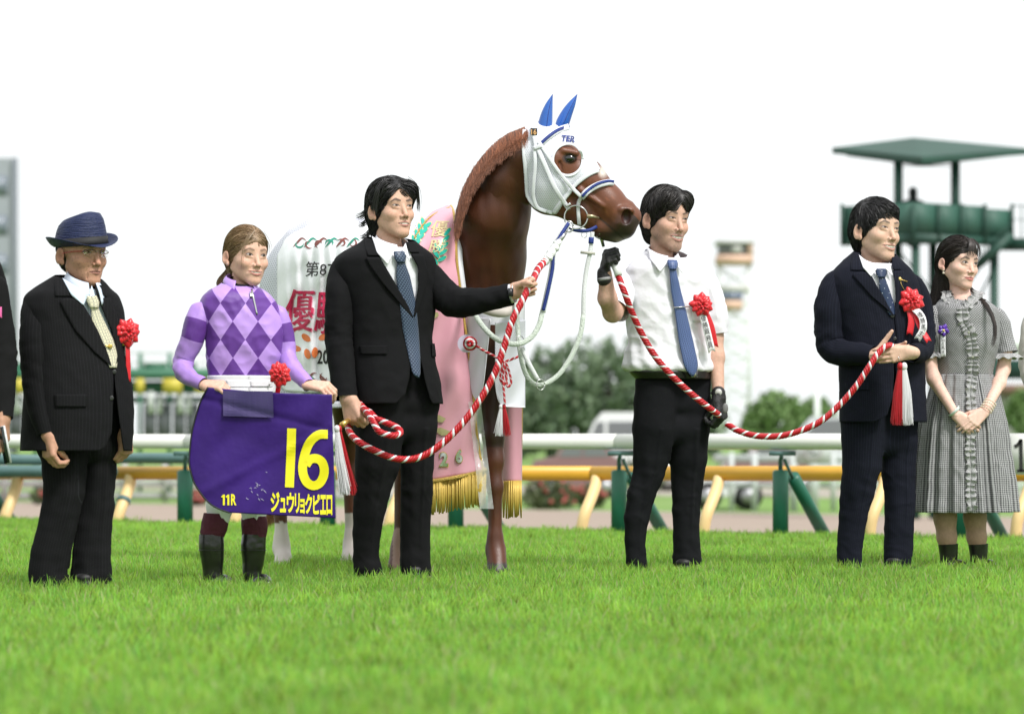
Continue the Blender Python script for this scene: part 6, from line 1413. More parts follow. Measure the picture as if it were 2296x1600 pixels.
hair_mesh(Wm, 'hair', [HE(0, -.014, .038, .082, .104, .091), HE(0, -.048, -.005, .078, .070, .085), HE(0, -.062, -.08, .062, .045, .08), HK((-.01, -.075, -.10), (-.035, -.085, -.20), .050, .042, .03)],
          [HE(0, .126, -.028, .074, .096, .090, .004, -1), HE(0, .062, -.125, .12, .095, .090, .004, -1), HE(.092, -.004, -.026, .020, .020, .028, .003, -1), HE(-.092, -.004, -.026, .020, .020, .028, .003, -1)],
          DB, face=lambda x, f, z: (f > .045) & (z < .072-8*x*x), n=9000, L=.10, flow=fl_w, colr2=DB2, wid=.0008, seed=6, keep=lambda x, f, z: f < .085)
# see-through fringe and the lock over the shoulder
def locks(p, name, curves, n, w, spread, cols, seed=0, par=None):
    g = np.random.default_rng(seed); VV, FF, CC = [], [], []; off = 0
    for i in range(n):
        c = np.array(curves[i % len(curves)], float)+g.normal(size=3)*spread; c = c+np.cumsum(g.normal(size=c.shape)*spread*.25, 0); P = smoothpath(c, 10); T_ = np.gradient(P, axis=0)
        s = np.cross(T_, (0, 1, 0.1)); s /= np.linalg.norm(s, axis=1)[:, None]+1e-9; ww = w*g.uniform(.5, 1.4)*np.sin(np.linspace(.9, 3.05, 10))[:, None]
        V = np.stack([P-s*ww, P+s*ww], 1).reshape(-1, 3); VV.append(V); FF.append(grid_faces(10, 2)+off); off += 20
        CC.append(np.tile(np.array(cols[0])+(np.array(cols[1])-np.array(cols[0]))*g.uniform(), (20, 1)))
    return mk(name, np.concatenate(VV), np.concatenate(FF), m_hair, par or p.root, col=np.concatenate(CC), kind='stuff')
h = Wm.hl
locks(Wm, 'fringe', [[h(x*.3, .078, .112), h(x*.8, .100, .085), h(x, .104, .055), h(x*1.05, .0995, .024)] for x in (-.040, -.030, -.024, -.020, -.010, .0, .008, .020, .030, .036)], 70, .0010, .0015, (DB, DB2), 3)
locks(Wm, 'hair_lock', [[h(.05, -.02, -.05), h(.068, .0, -.10), Wm.P(2215, 690, -.10), Wm.P(2232, 735, -.14), Wm.P(2226, 775, -.15)]], 60, .0012, .0040, (DB, DB2), 4)
locks(J, 'loose_hair', [[J.hl(-.03, .085, .085), J.hl(-.055, .085, .045), J.hl(-.060, .075, -.01), J.hl(-.058, .070, -.06)], [J.hl(-.01, .09, .095), J.hl(-.04, .10, .06), J.hl(-.048, .098, .035)], [J.hl(.02, .09, .095), J.hl(.055, .085, .05), J.hl(.064, .07, .01)]], 16, .0007, .003, ((.14, .09, .05), (.3, .2, .11)), 5)
locks(M, 'side_lock', [[M.hl(.045, .060, .105), M.hl(.076, .068, .075), M.hl(.088, .058, .030), M.hl(.090, .050, -.008)], [M.hl(-.05, .055, .105), M.hl(-.078, .052, .070), M.hl(-.088, .030, .025), M.hl(-.086, .014, -.022)]], 80, .0011, .006, (BK, BK2), 6)
locks(M, 'nape_hair', [[M.hl(-.06, -.07, -.02), M.hl(-.078, -.09, -.04), M.hl(-.100, -.105, -.050)], [M.hl(-.05, -.07, -.06), M.hl(-.068, -.092, -.085), M.hl(-.092, -.10, -.092)], [M.hl(-.06, -.06, .02), M.hl(-.085, -.08, -.01), M.hl(-.108, -.098, -.02)], [M.hl(-.04, -.06, -.08), M.hl(-.05, -.075, -.115), M.hl(-.065, -.080, -.135)]], 110, .0012, .006, (BK, BK2), 7)
mkq('earring', join([sphere(h(-.083, -.002, -.040), .0036, 10, 7), sphere(h(-.083, -.001, -.052), .0058, 10, 7)]), m_pearl, Wm.root)
m_pur = mat('purple satin', (.10, .03, .36), .35)
rc = T.at(2115, 741, .02); rs = rosette(Wm.root, rc, (.1, -1, 0), .031, m_pur, 20, layers=2, per=5); rosette(rs, rc+(0, -.004, 0), (.1, -1, 0), .016, m_whsat, 22, layers=1, per=5, name='rosette_centre'); mkq('centre', sphere(rc+(0, -.014, 0), (.006, .004, .006), 10, 6), m_gold, rs)
o, V = ribbon(rs, [rc+(0, .004, -.01), rc+(-.002, 0, -.06), rc+(.0, 0, -.115)], .024, m_whsat); ribbon_text(o, V, '出走馬主', m_ink, (.25, .95))

# ================= A and H: people cut by the frame
A = Person('man in a black jacket cut by the left edge, holding a phone', -75, 13.3, 5)
skA = (.42, .23, .15)
head_mesh(A, -70, 470, 20, S=1.08, skin=skA, neck=(-75, 590), neck_r=.058, h=.003)
T = Torso(A, [(560, -120, -30, .95), (585, -150, -5, .75), (610, -168, 6, .66), (650, -172, 14, .62), (720, -165, 14, .62), (820, -160, 12, .66), (980, -165, 16, .68)])
shell('jacket', A, T, 562, 975, 0, 0, m_suit_a, nv=50, nu=80, wr=.004, seed=50)
limb('sleeve', A, [(-16, 612, -.02, 20), (-12, 645, -.03, 28), (-6, 700, -.04, 31), (2, 755, -.05, 32), (5, 820, -.07, 32), (6, 880, -.10, 29), (6, 938, -.13, 25)], m_suit_a, seed=51, elbow=[(.6, .07, .005)])
limb('sleeve', A, [(-140, 612, 0, 22), (-152, 660, 0, 30), (-155, 760, 0, 31), (-150, 850, -.03, 29), (-140, 935, -.08, 25)], m_suit_a, seed=52)
trousers(A, [([(930, -150, -60), (1000, -148, -68), (1150, -145, -85), (1320, -142, -90)], 0), ([(930, -90, 8), (1000, -82, 0), (1150, -72, -12), (1320, -68, -16)], .04)], m_suit_a, hips=HIPS['A'], seed=53)
pr, tips, th = hand(W(7, 934, 13.16), (.1, -.2, -1), (-.95, .2, 0), (.1, -1, 0), [(.5, .7, .4)]*4, (.1, .4, .5), 1.05, fat=1.05); add_skin(A, pr+[C_(W(7, 925, 13.16), W(7, 938, 13.16), .027, .027, .02)], skA)
pr, tips, th = hand(W(-140, 934, 13.2), (.1, -.2, -1), (.95, .2, 0), (-.1, -1, 0), [(.5, .7, .4)]*4, (.1, .4, .5), 1.05); add_skin(A, pr, skA)
inner_body(A, [(W(-78, 640, 13.3), W(-78, 960, 13.3), .09, .10)]); finish_skin(A); shoes(A, [(-115, 1325, 10), (-40, 1325, 20)], m_shoe)
hair_mesh(A, 'hair', [HE(0, -.014, .040, .084, .106, .091), HE(0, -.048, -.002, .081, .074, .075)], [HE(0, .130, -.034, .074, .095, .098, .004, -1)], BK, n=1200, L=.04)
rc = T.at(-2, 705, .035); rs = ribbon(A.root, [rc+(0, -.0, .03), rc+(0, -.003, 0), rc+(0, 0, -.03)], .022, mat('pink ribbon', (.75, .12, .35), .4), name='badge')
ph_ = thing('phone', 'dark tablet phone with a pale edge held by the man at the left edge', 'phone', W(8, 1000, 13.05))
l_ = np.array([.18, 0, -.98]); w_ = np.array([-.42, .90, -.077]); w_ -= l_*(l_@w_); w_ /= np.linalg.norm(w_); n_ = np.cross(l_, w_); Rp = np.stack([w_, n_, l_], 1); pc_ = W(11, 997, 13.06)
mk('case', *box(pc_, (.074, .0075, .150), Rp), mat('case silver', (.6, .62, .62), .3), ph_, smooth=False)
mk('screen', *box(pc_-n_*.0045*np.sign(n_[1]), (.070, .002, .146), Rp), mat('screen glass', (.02, .03, .03), .08), ph_, smooth=False)
H_ = Person('person in a pale beige jacket of whom only a sleeve shows at the right edge', 2390, 16.0, 10)
m_bei = mat('beige cloth', (.50, .47, .43), .8, bump=.3, bscale=14)
head_mesh(H_, 2392, 590, 15, S=1.05, skin=skG, neck=(2390, 670), neck_r=.048, female=True, h=.003)
T = Torso(H_, [(650, 2355, 2425, .95), (672, 2330, 2450, .75), (690, 2318, 2462, .66), (760, 2316, 2462, .66), (850, 2318, 2455, .68), (960, 2312, 2466, .7)])
shell('jacket', H_, T, 652, 958, 0, 0, m_bei, nv=40, nu=70, wr=.004, seed=60)
limb('sleeve', H_, [(2328, 690, 0, 16), (2314, 730, 0, 24), (2311, 790, -.02, 26), (2313, 835, -.04, 25), (2330, 870, -.10, 22), (2362, 890, -.16, 18)], m_bei, seed=61, elbow=[(.6, .06, .004)])
limb('sleeve', H_, [(2452, 690, 0, 16), (2464, 740, 0, 24), (2466, 830, 0, 24), (2462, 900, -.03, 20)], m_bei, seed=62)
pr, tips, th = hand(W(2364, 891, 15.84), (1, -.1, 0), (0, 1, 0), (0, 0, 1), [(.4, .5, .3)]*4, (.2, .3, .3), .92, fat=.88); add_skin(H_, pr, skG)
pr, tips, th = hand(W(2462, 902, 15.97), (0, -.1, -1), (-1, 0, 0), (0, -1, 0), [(.4, .5, .3)]*4, (.2, .3, .3), .92, fat=.88); add_skin(H_, pr, skG)
trousers(H_, [([(930, 2325, 2390), (1100, 2335, 2385), (1280, 2340, 2380)], 0), ([(930, 2385, 2455), (1100, 2395, 2450), (1280, 2400, 2445)], .03)], m_suit_f, hips=HIPS['H_'], seed=63)
inner_body(H_, [(W(2390, 700, 16), W(2390, 930, 16), .07, .08)]); finish_skin(H_); shoes(H_, [(2360, 1270, 5), (2422, 1270, 10)], m_shoe)
hair_mesh(H_, 'hair', [HE(0, -.014, .040, .084, .106, .091), HE(0, -.048, -.03, .081, .074, .105)], [HE(0, .130, -.034, .074, .095, .098, .004, -1)], DB, n=1200, L=.06)
# ================================================================== HORSE
HO = thing('horse', 'chestnut racehorse in a white mesh hood with blue ear covers, head turned right', 'horse', (W(880, 970, 15.4)[0], 15.4, 0))
m_horse = mat('horse coat', (.1, .04, .02), .42, vcol='Col', bump=.12, bscale=220, spec=.45)
PS = math.radians(43); HR = Rz(-PS)
k15 = 15.2/FPX
def hc(x0, y0, d0, r0, x1, y1, d1, r1, k=.03): return C_(W(x0, y0, d0), W(x1, y1, d1), r0, r1, k)
body = [E_(W(715, 645, 15.82), (.25, .22, .24), .05, 1, HR), E_(W(850, 650, 15.58), (.50, .22, .26), .08, 1, HR), E_(W(1020, 650, 15.25), (.25, .20, .33), .08, 1, HR), E_(W(985, 555, 15.38), (.18, .08, .12), .08, 1, HR),
        hc(1075, 660, 15.12, .20, 1090, 580, 15.05, .175, .06), hc(1090, 580, 15.05, .175, 1107, 480, 14.93, .162, .04), hc(1107, 480, 14.93, .156, 1140, 402, 14.86, .122, .04), hc(1140, 402, 14.86, .122, 1182, 348, 14.80, .100, .04),
        # near hind, far hind, near fore, far fore
        hc(672, 740, 15.88, .13, 632, 900, 15.9, .085, .05), hc(632, 900, 15.9, .085, 618, 1010, 15.9, .05), hc(618, 1010, 15.9, .052, 626, 1060, 15.9, .034), hc(626, 1060, 15.9, .036, 631, 1205, 15.9, .031), hc(631, 1205, 15.9, .031, 631, 1228, 15.9, .040), hc(631, 1228, 15.9, .038, 636, 1252, 15.85, .033), hc(636, 1252, 15.85, .036, 634, 1270, 15.83, .052),
        hc(770, 720, 16.1, .15, 784, 900, 16.15, .088, .05), hc(784, 900, 16.15, .088, 778, 1010, 16.2, .05), hc(778, 1010, 16.2, .052, 784, 1060, 16.2, .034), hc(784, 1060, 16.2, .036, 788, 1200, 16.2, .030), hc(788, 1200, 16.2, .030, 788, 1222, 16.2, .038), hc(788, 1222, 16.2, .036, 784, 1262, 16.12, .05),
        hc(925, 720, 15.15, .13, 912, 850, 15.12, .075, .05), hc(912, 850, 15.12, .075, 904, 985, 15.12, .048), hc(904, 985, 15.12, .050, 903, 1030, 15.12, .042), hc(903, 1030, 15.12, .038, 898, 1205, 15.12, .030), hc(898, 1205, 15.12, .031, 897, 1228, 15.12, .040), hc(897, 1228, 15.12, .038, 893, 1250, 15.1, .033), hc(893, 1250, 15.1, .035, 892, 1275, 15.08, .054),
        hc(1095, 720, 15.05, .12, 1102, 850, 15.0, .066, .05), hc(1102, 850, 15.0, .066, 1106, 975, 14.97, .046), hc(1106, 975, 14.97, .048, 1107, 1030, 14.96, .045), hc(1107, 1030, 14.96, .041, 1110, 1090, 14.95, .034), hc(1110, 1090, 14.95, .034, 1110, 1205, 14.95, .031), hc(1110, 1205, 14.95, .032, 1111, 1232, 14.95, .043), hc(1111, 1232, 14.95, .040, 1114, 1256, 14.92, .035), hc(1114, 1256, 14.92, .038, 1115, 1283, 14.9, .054),
        C_(W(1100, 880, 15.0)+(0, .02, 0), W(1104, 960, 14.98)+(0, .02, 0), .03, .03, .02)]
HD = 14.78; pk = HD/FPX
def hp(x0, y0, r0, x1, y1, r1, k=.012, d0=0, d1=0, s=1): return C_(W(x0, y0, HD+d0), W(x1, y1, HD+d1), r0*pk, r1*pk, k, s)
hq = 1.25
head = [hp(1216, 322, 45, 1232, 360, 58, .03), hp(1232, 360, 62, 1240, 408, 60, .03), hp(1222, 400, 50, 1226, 436, 44, .03), hp(1262, 372, 52, 1310, 402, 45, .03), hp(1310, 402, 45, 1360, 455, 41, .03), hp(1360, 455, 40, 1392, 490, 40, .02),
        hp(1240, 446, 33, 1300, 474, 30, .03), hp(1300, 474, 28, 1352, 505, 25, .02), hp(1388, 505, 32, 1400, 512, 24, .02), hp(1405, 478, 28, 1416, 484, 22, .02), hp(1352, 512, 26, 1380, 520, 24, .015), hp(1182, 348, 49, 1216, 330, 51, .04),
        # brow, cheek ridge, nostril rim
        hp(1262, 338, 8, 1292, 344, 8, .01, -.105, -.10), hp(1300, 425, 7, 1352, 462, 5, .012, -.088, -.078), hp(1392, 470, 9, 1414, 472, 9, .008, -.070, -.060), hp(1388, 500, 8, 1394, 478, 7, .008, -.066, -.070)]
head += [E_(W(1405, 487, HD-.075), (12*pk, .024, 17*pk), .006, -1), hp(1344, 488, 2.2, 1372, 512, 2.2, .004, -.075, -.068, -1), hp(1372, 512, 2.2, 1400, 536, 3, .004, -.068, -.05, -1), hp(1255, 365, 3, 1262, 400, 3, .012, -.115, -.118, -1)]
head += [E_(W(1277, 355, HD-.094), (15*pk, .020, 11.5*pk), .004)]
def neck_join(p): return p
V1, F1_ = solid_mesh(body, .010, None, None)
V2, F2__ = solid_mesh(head+[hc(1107, 480, 14.93, .156, 1140, 402, 14.86, .122, .04), hc(1140, 402, 14.86, .122, 1182, 348, 14.80, .100, .04)], .0042)
# drop the neck stub of the fine head mesh below the poll so it blends inside the neck
HV, HF = V2, F2__
def px(V): return 1148+V[:, 0]/V[:, 1]*FPX, HY-(V[:, 2]-CH)/V[:, 1]*FPX
def coat(V, hd):
    x, y = px(V); base_ = np.array([.078, .023, .010]); col = np.tile(base_, (len(V), 1))
    col *= (1+.22*noise(V, 5, 1)+.10*noise(V, 22, 2))[:, None]
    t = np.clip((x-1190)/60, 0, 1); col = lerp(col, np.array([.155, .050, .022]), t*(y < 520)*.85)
    if hd:
        mz = np.clip((((x-1385)*.66+(y-480)*.75)+10)/40, 0, 1); col = lerp(col, np.array([.026, .020, .019]), mz*.9*((y-470) > (x-1400)*1.1-12).astype(float))
        lip = gauss(np.stack([x, y], 1), (1398, 540), (24, 8)); col = lerp(col, np.array([.30, .24, .22]), np.clip(lip*.9, 0, .9))
        nos = gauss(np.stack([x, y], 1), (1404, 487), (10, 14)); col = lerp(col, np.array([.035, .008, .008]), np.clip(nos*1.3, 0, 1))  # shade inside the nostril painted into the coat colour
        bl = gauss(np.stack([x, y], 1), (1352, 384), (12, 16)); col = lerp(col, np.array([.6, .55, .5]), np.clip(bl*1.4-.3, 0, .9))
        ey = (((x-1277)/12.5)**2+((y-355)/9.5)**2 < 1) & (V[:, 1] < HD-.08); col[ey] = (.004, .003, .003)
        er = np.exp(-((np.sqrt(((x-1277)/12.5)**2+((y-355)/9.5)**2)-1.15)/.2)**2); col = lerp(col, np.array([.02, .012, .01]), er*.8)
        ml = np.exp(-((y-488-(x-1344)*.87)/3.0)**2)*((x > 1340) & (x < 1402)); col = lerp(col, np.array([.012, .008, .008]), ml*.8)
        vn = np.clip(noise(V*np.array([1, 1, 1]), 38, 4)-.35, 0, 1)*((x > 1300) & (x < 1400)); col *= (1+.5*vn)[:, None]
    else:
        w = ((x < 665) & (y > 1172+8*noise(V, 30, 1))).astype(float); col = lerp(col, np.array([.62, .56, .52]), w)
        w = ((x > 760) & (x < 815) & (y > 1150)).astype(float); col = lerp(col, np.array([.5, .45, .42]), w)
        w = ((x > 880) & (x < 915) & (y > 1185)).astype(float); col = lerp(col, np.array([.30, .19, .15]), w)
        hf = ((x > 1080) & (y > 1262)).astype(float); col = lerp(col, np.array([.03, .022, .02]), hf)
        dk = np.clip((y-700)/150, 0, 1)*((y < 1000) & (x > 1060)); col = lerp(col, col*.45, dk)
    return np.clip(col, 0, 1)
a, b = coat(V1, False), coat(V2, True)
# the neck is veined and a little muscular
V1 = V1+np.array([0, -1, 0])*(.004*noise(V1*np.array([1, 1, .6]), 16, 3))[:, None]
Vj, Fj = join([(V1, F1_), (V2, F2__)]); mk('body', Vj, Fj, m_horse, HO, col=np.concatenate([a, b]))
# eye gloss
mkq('eye', sphere(W(1277, 355, HD-.1045), (.0235, .013, .017), 20, 14), mat('horse eye', (.004, .003, .003), .05, coat=1), HO)
order = np.argsort(HV[:, 1]); hx, hy = px(HV)
def hs(x, y, off=.006, rr=5.0):
    m_ = (np.abs(hx-x) < rr) & (np.abs(hy-y) < rr)
    if not m_.any(): return W(x, y, HD+.02)
    d = HV[m_, 1]; return W(x, y, d.min()-off+.002)
# mane and tail
def mane():
    g = np.random.default_rng(5); cr = smoothpath(np.array([(1180, 284, 0), (1138, 303, 0), (1098, 337, 0), (1062, 385, 0), (1040, 433, 0), (1028, 478, 0), (1024, 500, 0)], float), 200)[:, :2]
    VV, FF, CC, off = [], [], [], 0
    for i in range(5200):
        t = int(g.integers(0, 199)); cx, cy = cr[t]; Dm = 14.84+.10*(t/200.0); L_ = (46+3*math.sin(t*.31)+3*math.sin(t*.83+1))*g.uniform(.55, 1.15)*(.75+.25*math.sin(min(1, t/60+.3)*1.57)); jx = g.normal()*2.0
        q0 = W(cx+3+jx, cy+4, Dm+.02); q1 = W(cx-3+jx, cy+1, Dm-.08)
        q2 = W(cx+1+jx+g.normal()*2, cy+L_*.5, Dm-.145); q3 = W(cx-2+jx*1.5+g.normal()*1.5, cy+L_, Dm-.165-.01*g.uniform())
        P = smoothpath(np.array([q0, q1, q2, q3]), 7); w = .0007*g.uniform(.6, 1.5)*np.array([.8, 1, 1, 1, .9, .7, .15])[:, None]
        s = np.array([[1., 0, .1]]); VV.append(np.stack([P-s*w, P+s*w], 1).reshape(-1, 3)); FF.append(grid_faces(7, 2)+off); off += 14
        CC.append(np.tile(np.array([.20, .070, .032])*g.uniform(.4, 2.0), (14, 1)))
    mk('mane', np.concatenate(VV), np.concatenate(FF), m_hair, HO, col=np.concatenate(CC), kind='stuff')
mane()
locks(type('q', (), {'root': HO}), 'tail', [[W(640, 640, 16.1), W(600, 760, 16.15), W(604, 950, 16.05), W(600, 1100, 16.0), W(597+6*i, 1178-3*i, 16.0)] for i in range(4)], 500, .0022, .008, ((.16, .055, .022), (.42, .22, .09)), 9)
# ---- hood: offset shell of the head inside an outline, with eye opening
m_net = mat('white mesh', (.62, .64, .72), .7, pattern=p_dots(.0085, .0075, .0013, (.70, .71, .78), (.30, .27, .32)))
m_tape = mat('white tape', (.74, .75, .80), .6); m_blue = mat('blue vinyl', (.015, .10, .42), .28, coat=.3, bump=.1, bscale=60); m_navy = mat('navy webbing', (.01, .03, .20), .6)
hood_poly = np.array([(1172, 292), (1180, 282), (1195, 270), (1240, 262), (1276, 276), (1305, 318), (1330, 352), (1346, 381), (1320, 392), (1290, 418), (1268, 450), (1250, 478), (1236, 480), (1213, 472), (1198, 466), (1180, 440), (1176, 400), (1170, 330)])
def inpoly(x, y, P):
    c = np.zeros(len(x), bool)
    for (x0, y0), (x1, y1) in zip(P, np.roll(P, -1, 0)): c ^= ((y0 > y) != (y1 > y)) & (x < (x1-x0)*(y-y0)/(y1-y0+1e-9)+x0)
    return c
eo_ = (((hx-1273)/33.5)**2+((hy-358)/35.5)**2 < 1)
sel = inpoly(hx, hy, hood_poly) & ~eo_; fs = HF[sel[HF].all(1)]
nr = np.zeros_like(HV); e1 = HV[HF[:, 1]]-HV[HF[:, 0]]; e2 = HV[HF[:, 3]]-HV[HF[:, 0]]; fn = np.cross(e1, e2)
for i in range(4): np.add.at(nr, HF[:, i], fn)
nr /= np.linalg.norm(nr, axis=1)[:, None]+1e-12
hcen = W(1235, 385, HD)
if ((HV-hcen)*nr).sum(1).mean() < 0: nr = -nr
us_, inv = np.unique(fs, return_inverse=True)
hood = mk('hood', HV[us_]+nr[us_]*.005, inv.reshape(fs.shape), m_net, HO, uv=np.stack([hx[us_]*pk, -hy[us_]*pk], 1), solid=.002)
def strap(name, pts, w, m, off=.010, par=hood, n=30, smooth_=True, ext=None, solid=.0025, rr=5.0):
    P2 = smoothpath(np.c_[np.array(pts, float), np.zeros(len(pts))], n)[:, :2]
    T_ = np.gradient(P2, axis=0); T_ /= np.linalg.norm(T_, axis=1)[:, None]; Nn = np.c_[-T_[:, 1], T_[:, 0]]*w/2
    rows = []
    for q, nn in zip(P2, Nn): rows.append([hs(q[0]+nn[0]*u, q[1]+nn[1]*u, off, rr) for u in (-1, -.3, .3, 1)])
    V = np.array(rows)
    d = V[..., 1].mean(1); ker = np.array([1, 2, 3, 2, 1])/9; dp = np.convolve(np.pad(d, 2, 'edge'), ker, 'valid')   # even out the depth along the strap
    for i in range(n):
        for j in range(4): x_, y_ = px(V[i, j][None])[0][0], px(V[i, j][None])[1][0]; V[i, j] = W(x_, y_, dp[i])
    return mk(name, V.reshape(-1, 3), grid_faces(n, 4), m, par, solid=solid)
edge = [(1174, 292), (1171, 330), (1177, 400), (1182, 440), (1199, 466), (1214, 472), (1236, 480), (1250, 477)]
strap('hem_tape', [(1176, 290), (1174, 330), (1180, 400), (1183, 438), (1200, 463), (1216, 470), (1238, 477)], 8, m_tape, .007)
strap('hem_tape', [(1240, 479), (1252, 462), (1272, 436), (1292, 412), (1320, 391), (1343, 381)], 9, m_tape, .008)
strap('eye_trim', [(1273+33.5*math.cos(t), 358+35.5*math.sin(t)) for t in np.linspace(0, 6.283, 26)], 6, m_tape, .008, n=60)
strap('brow_strap_edge', [(1208, 326), (1230, 306), (1252, 292), (1276, 284)], 14, m_tape, .012, n=24)
strap('brow_strap', [(1209, 325), (1231, 305), (1252, 291), (1277, 283)], 7, m_navy, .016, n=24)
V2_, F2_t = text_fit('TER', 1258, 302, 1289, 316, .03, slant=2)
V2_[:, 1] += (V2_[:, 0]-1258)*.12
mk('lettering', np.array([hs(x, y, .010, 4) for x, y in V2_]), F2_t, m_navy, hood, smooth=False)
# bridle
br = strap('bridle', [(1196, 280), (1199, 300), (1204, 330)], 13, m_tape, .014, HO)
strap('cheek_strap', [(1204, 328), (1222, 370), (1240, 412), (1256, 440), (1276, 470)], 10, m_tape, .016, br); strap('noseband_strap', [(1208, 318), (1226, 345), (1252, 384), (1280, 418), (1304, 442)], 8, m_tape, .018, br)
strap('throat_strap', [(1198, 328), (1200, 370), (1196, 420), (1197, 445), (1206, 466), (1225, 474)], 8, m_tape, .017, br)
strap('keeper', [(1196, 333), (1215, 326)], 9, m_tape, .022, br, n=6); strap('buckle', [(1268, 462), (1280, 456)], 6, m_steel, .024, br, n=6)
strap('noseband_edge', [(1303, 444), (1318, 428), (1340, 415), (1362, 409), (1377, 409)], 14, m_tape, .014, br, n=26); strap('noseband', [(1305, 441), (1319, 426), (1340, 412), (1362, 406), (1377, 407)], 6, m_navy, .018, br, n=26)
strap('nose_drop', [(1304, 442), (1297, 455), (1297, 480), (1299, 506)], 8, m_tape, .012, br, n=14)
tagp = mk('number_tag', *box(hs(1197, 296)+np.array([0, -.018, 0]), (.030, .004, .030)), mat('tag black', (.012, .012, .012), .6), br, smooth=False)
V3, F3 = text_fit('16', 1191, 290, 1203, 302, .02); mk('numeral', np.array([W(x, y, hs(1197, 296)[1]-.0215) for x, y in V3]), F3, mat('tag gold', (.75, .42, .18), .5), tagp, smooth=False)
rd = hs(1291, 487)[1]-.02
mkq('bit_ring', tube([W(1291.5+26*math.cos(t), 487+26*math.sin(t), rd) for t in np.linspace(0, 6.283, 40)], .0036, 8), m_steel, br)
mkq('bit_bar', tube([W(1316, 484, rd-.006), W(1330, 485, rd), W(1342, 489, rd+.02)], [.010, .007, .006], 10), mat('brass bit', (.5, .42, .28), .35, .7), br)
def ear(pts, rr, D):
    P = smoothpath(np.array([(*W(x, y, D), r*pk) for (x, y), r in zip(pts, rr)]), 26); V, F = tube(P[:, :3], P[:, 3], 20, sq=1.0)
    o = mkq('ear_cover', (V, F), m_blue, HO); mkq('seam', tube(P[3:, :3]+np.stack([P[3:, 3]*.25, -P[3:, 3]*.985, 0*P[3:, 3]], 1), .0013, 5), m_navy, o); return o
ear([(1221, 312), (1221, 292), (1225, 262), (1231, 236), (1239, 212)], [15, 17, 14, 8.5, .6], HD-.045); ear([(1256, 288), (1262, 274), (1272, 252), (1283, 232), (1294, 212)], [13, 15, 12.5, 8, .6], HD+.085)
# chin strap and clips
mkq('chin_strap', tube([W(1270, 505, HD-.06), W(1290, 516, HD-.07), W(1318, 517, HD-.07), W(1338, 508, HD-.05)], .008, 8, n=16, sq=.5), m_navy, br)
mkq('chin_ring', tube([W(1310+6*math.cos(t), 526+7*math.sin(t), HD-.07) for t in np.linspace(0, 6.283, 20)], .0017, 6), m_steel, br)
# ---- reins and hanging straps (part of the bridle)
m_rein = mat('rubber rein', (.58, .64, .57), .7, bump=.9, bscale=160); m_web = mat('white webbing', (.66, .67, .68), .7, bump=.4, bscale=150)
def flat(name, pts, w, m, par, n=50):
    P = smoothpath(np.array([W(*q) for q in pts]), n); T_ = np.gradient(P, axis=0); s = np.cross(T_, (0, 1, 0)); s /= np.linalg.norm(s, axis=1)[:, None]
    V = np.stack([P+s*w*k15/2*u for u in (-1, 0, 1)], 1); V[:, 1, 1] -= .0015
    return mk(name, V.reshape(-1, 3), grid_faces(n, 3), m, par, solid=.0035)
flat('rein', [(1216, 700, 14.62), (1208, 730, 14.6), (1190, 757, 14.58), (1160, 771, 14.56), (1122, 764, 14.56), (1092, 742, 14.6), (1066, 706, 14.66), (1050, 660, 14.8)], 11, m_rein, br)
flat('rein_strap', [(1275, 500, 14.66), (1256, 530, 14.64), (1241, 560, 14.64), (1238, 600, 14.63), (1228, 650, 14.62), (1217, 700, 14.62)], 12, m_web, br); flat('rein_stripe', [(1275, 500, 14.648), (1256, 530, 14.628), (1241, 560, 14.628), (1239, 600, 14.618), (1229, 650, 14.608), (1218, 696, 14.608)], 7, m_navy, br)
flat('rein', [(1308, 706, 14.7), (1301, 750, 14.68), (1280, 800, 14.66), (1250, 842, 14.64), (1212, 863, 14.62), (1186, 850, 14.62), (1170, 810, 14.62), (1162, 750, 14.64), (1158, 690, 14.7), (1155, 650, 14.8)], 10, m_rein, br)
flat('rein_strap', [(1328, 520, 14.72), (1324, 560, 14.71), (1314, 610, 14.71), (1309, 660, 14.7), (1308, 708, 14.7)], 9, m_web, br)
flat('rein_band', [(1326, 532, 14.705), (1325, 546, 14.705)], 11, m_navy, br, n=4); mk('rein_stop', *box(W(1318, 567, 14.705), (.066, .012, .012), Ry(.1)), mat('rein stop', (.45, .44, .38), .6), br, smooth=False)
for cx_, cy_ in ((1166, 765), (1212, 862)): mkq('rein_ring', tube([W(cx_+9*math.cos(t), cy_+12*math.sin(t), 14.60+.01*math.cos(t)) for t in np.linspace(0, 6.283, 26)], .0022, 6), m_steel, br)
flat('martingale_strap', [(1168, 775, 14.6), (1186, 815, 14.59), (1206, 852, 14.6)], 10, m_web, br, n=12)
flat('girth_band', [(1075, 688, 14.72), (1110, 700, 14.69), (1140, 698, 14.70), (1162, 676, 14.78)], 20, mat('cream band', (.52, .47, .43), .6), br, n=16)
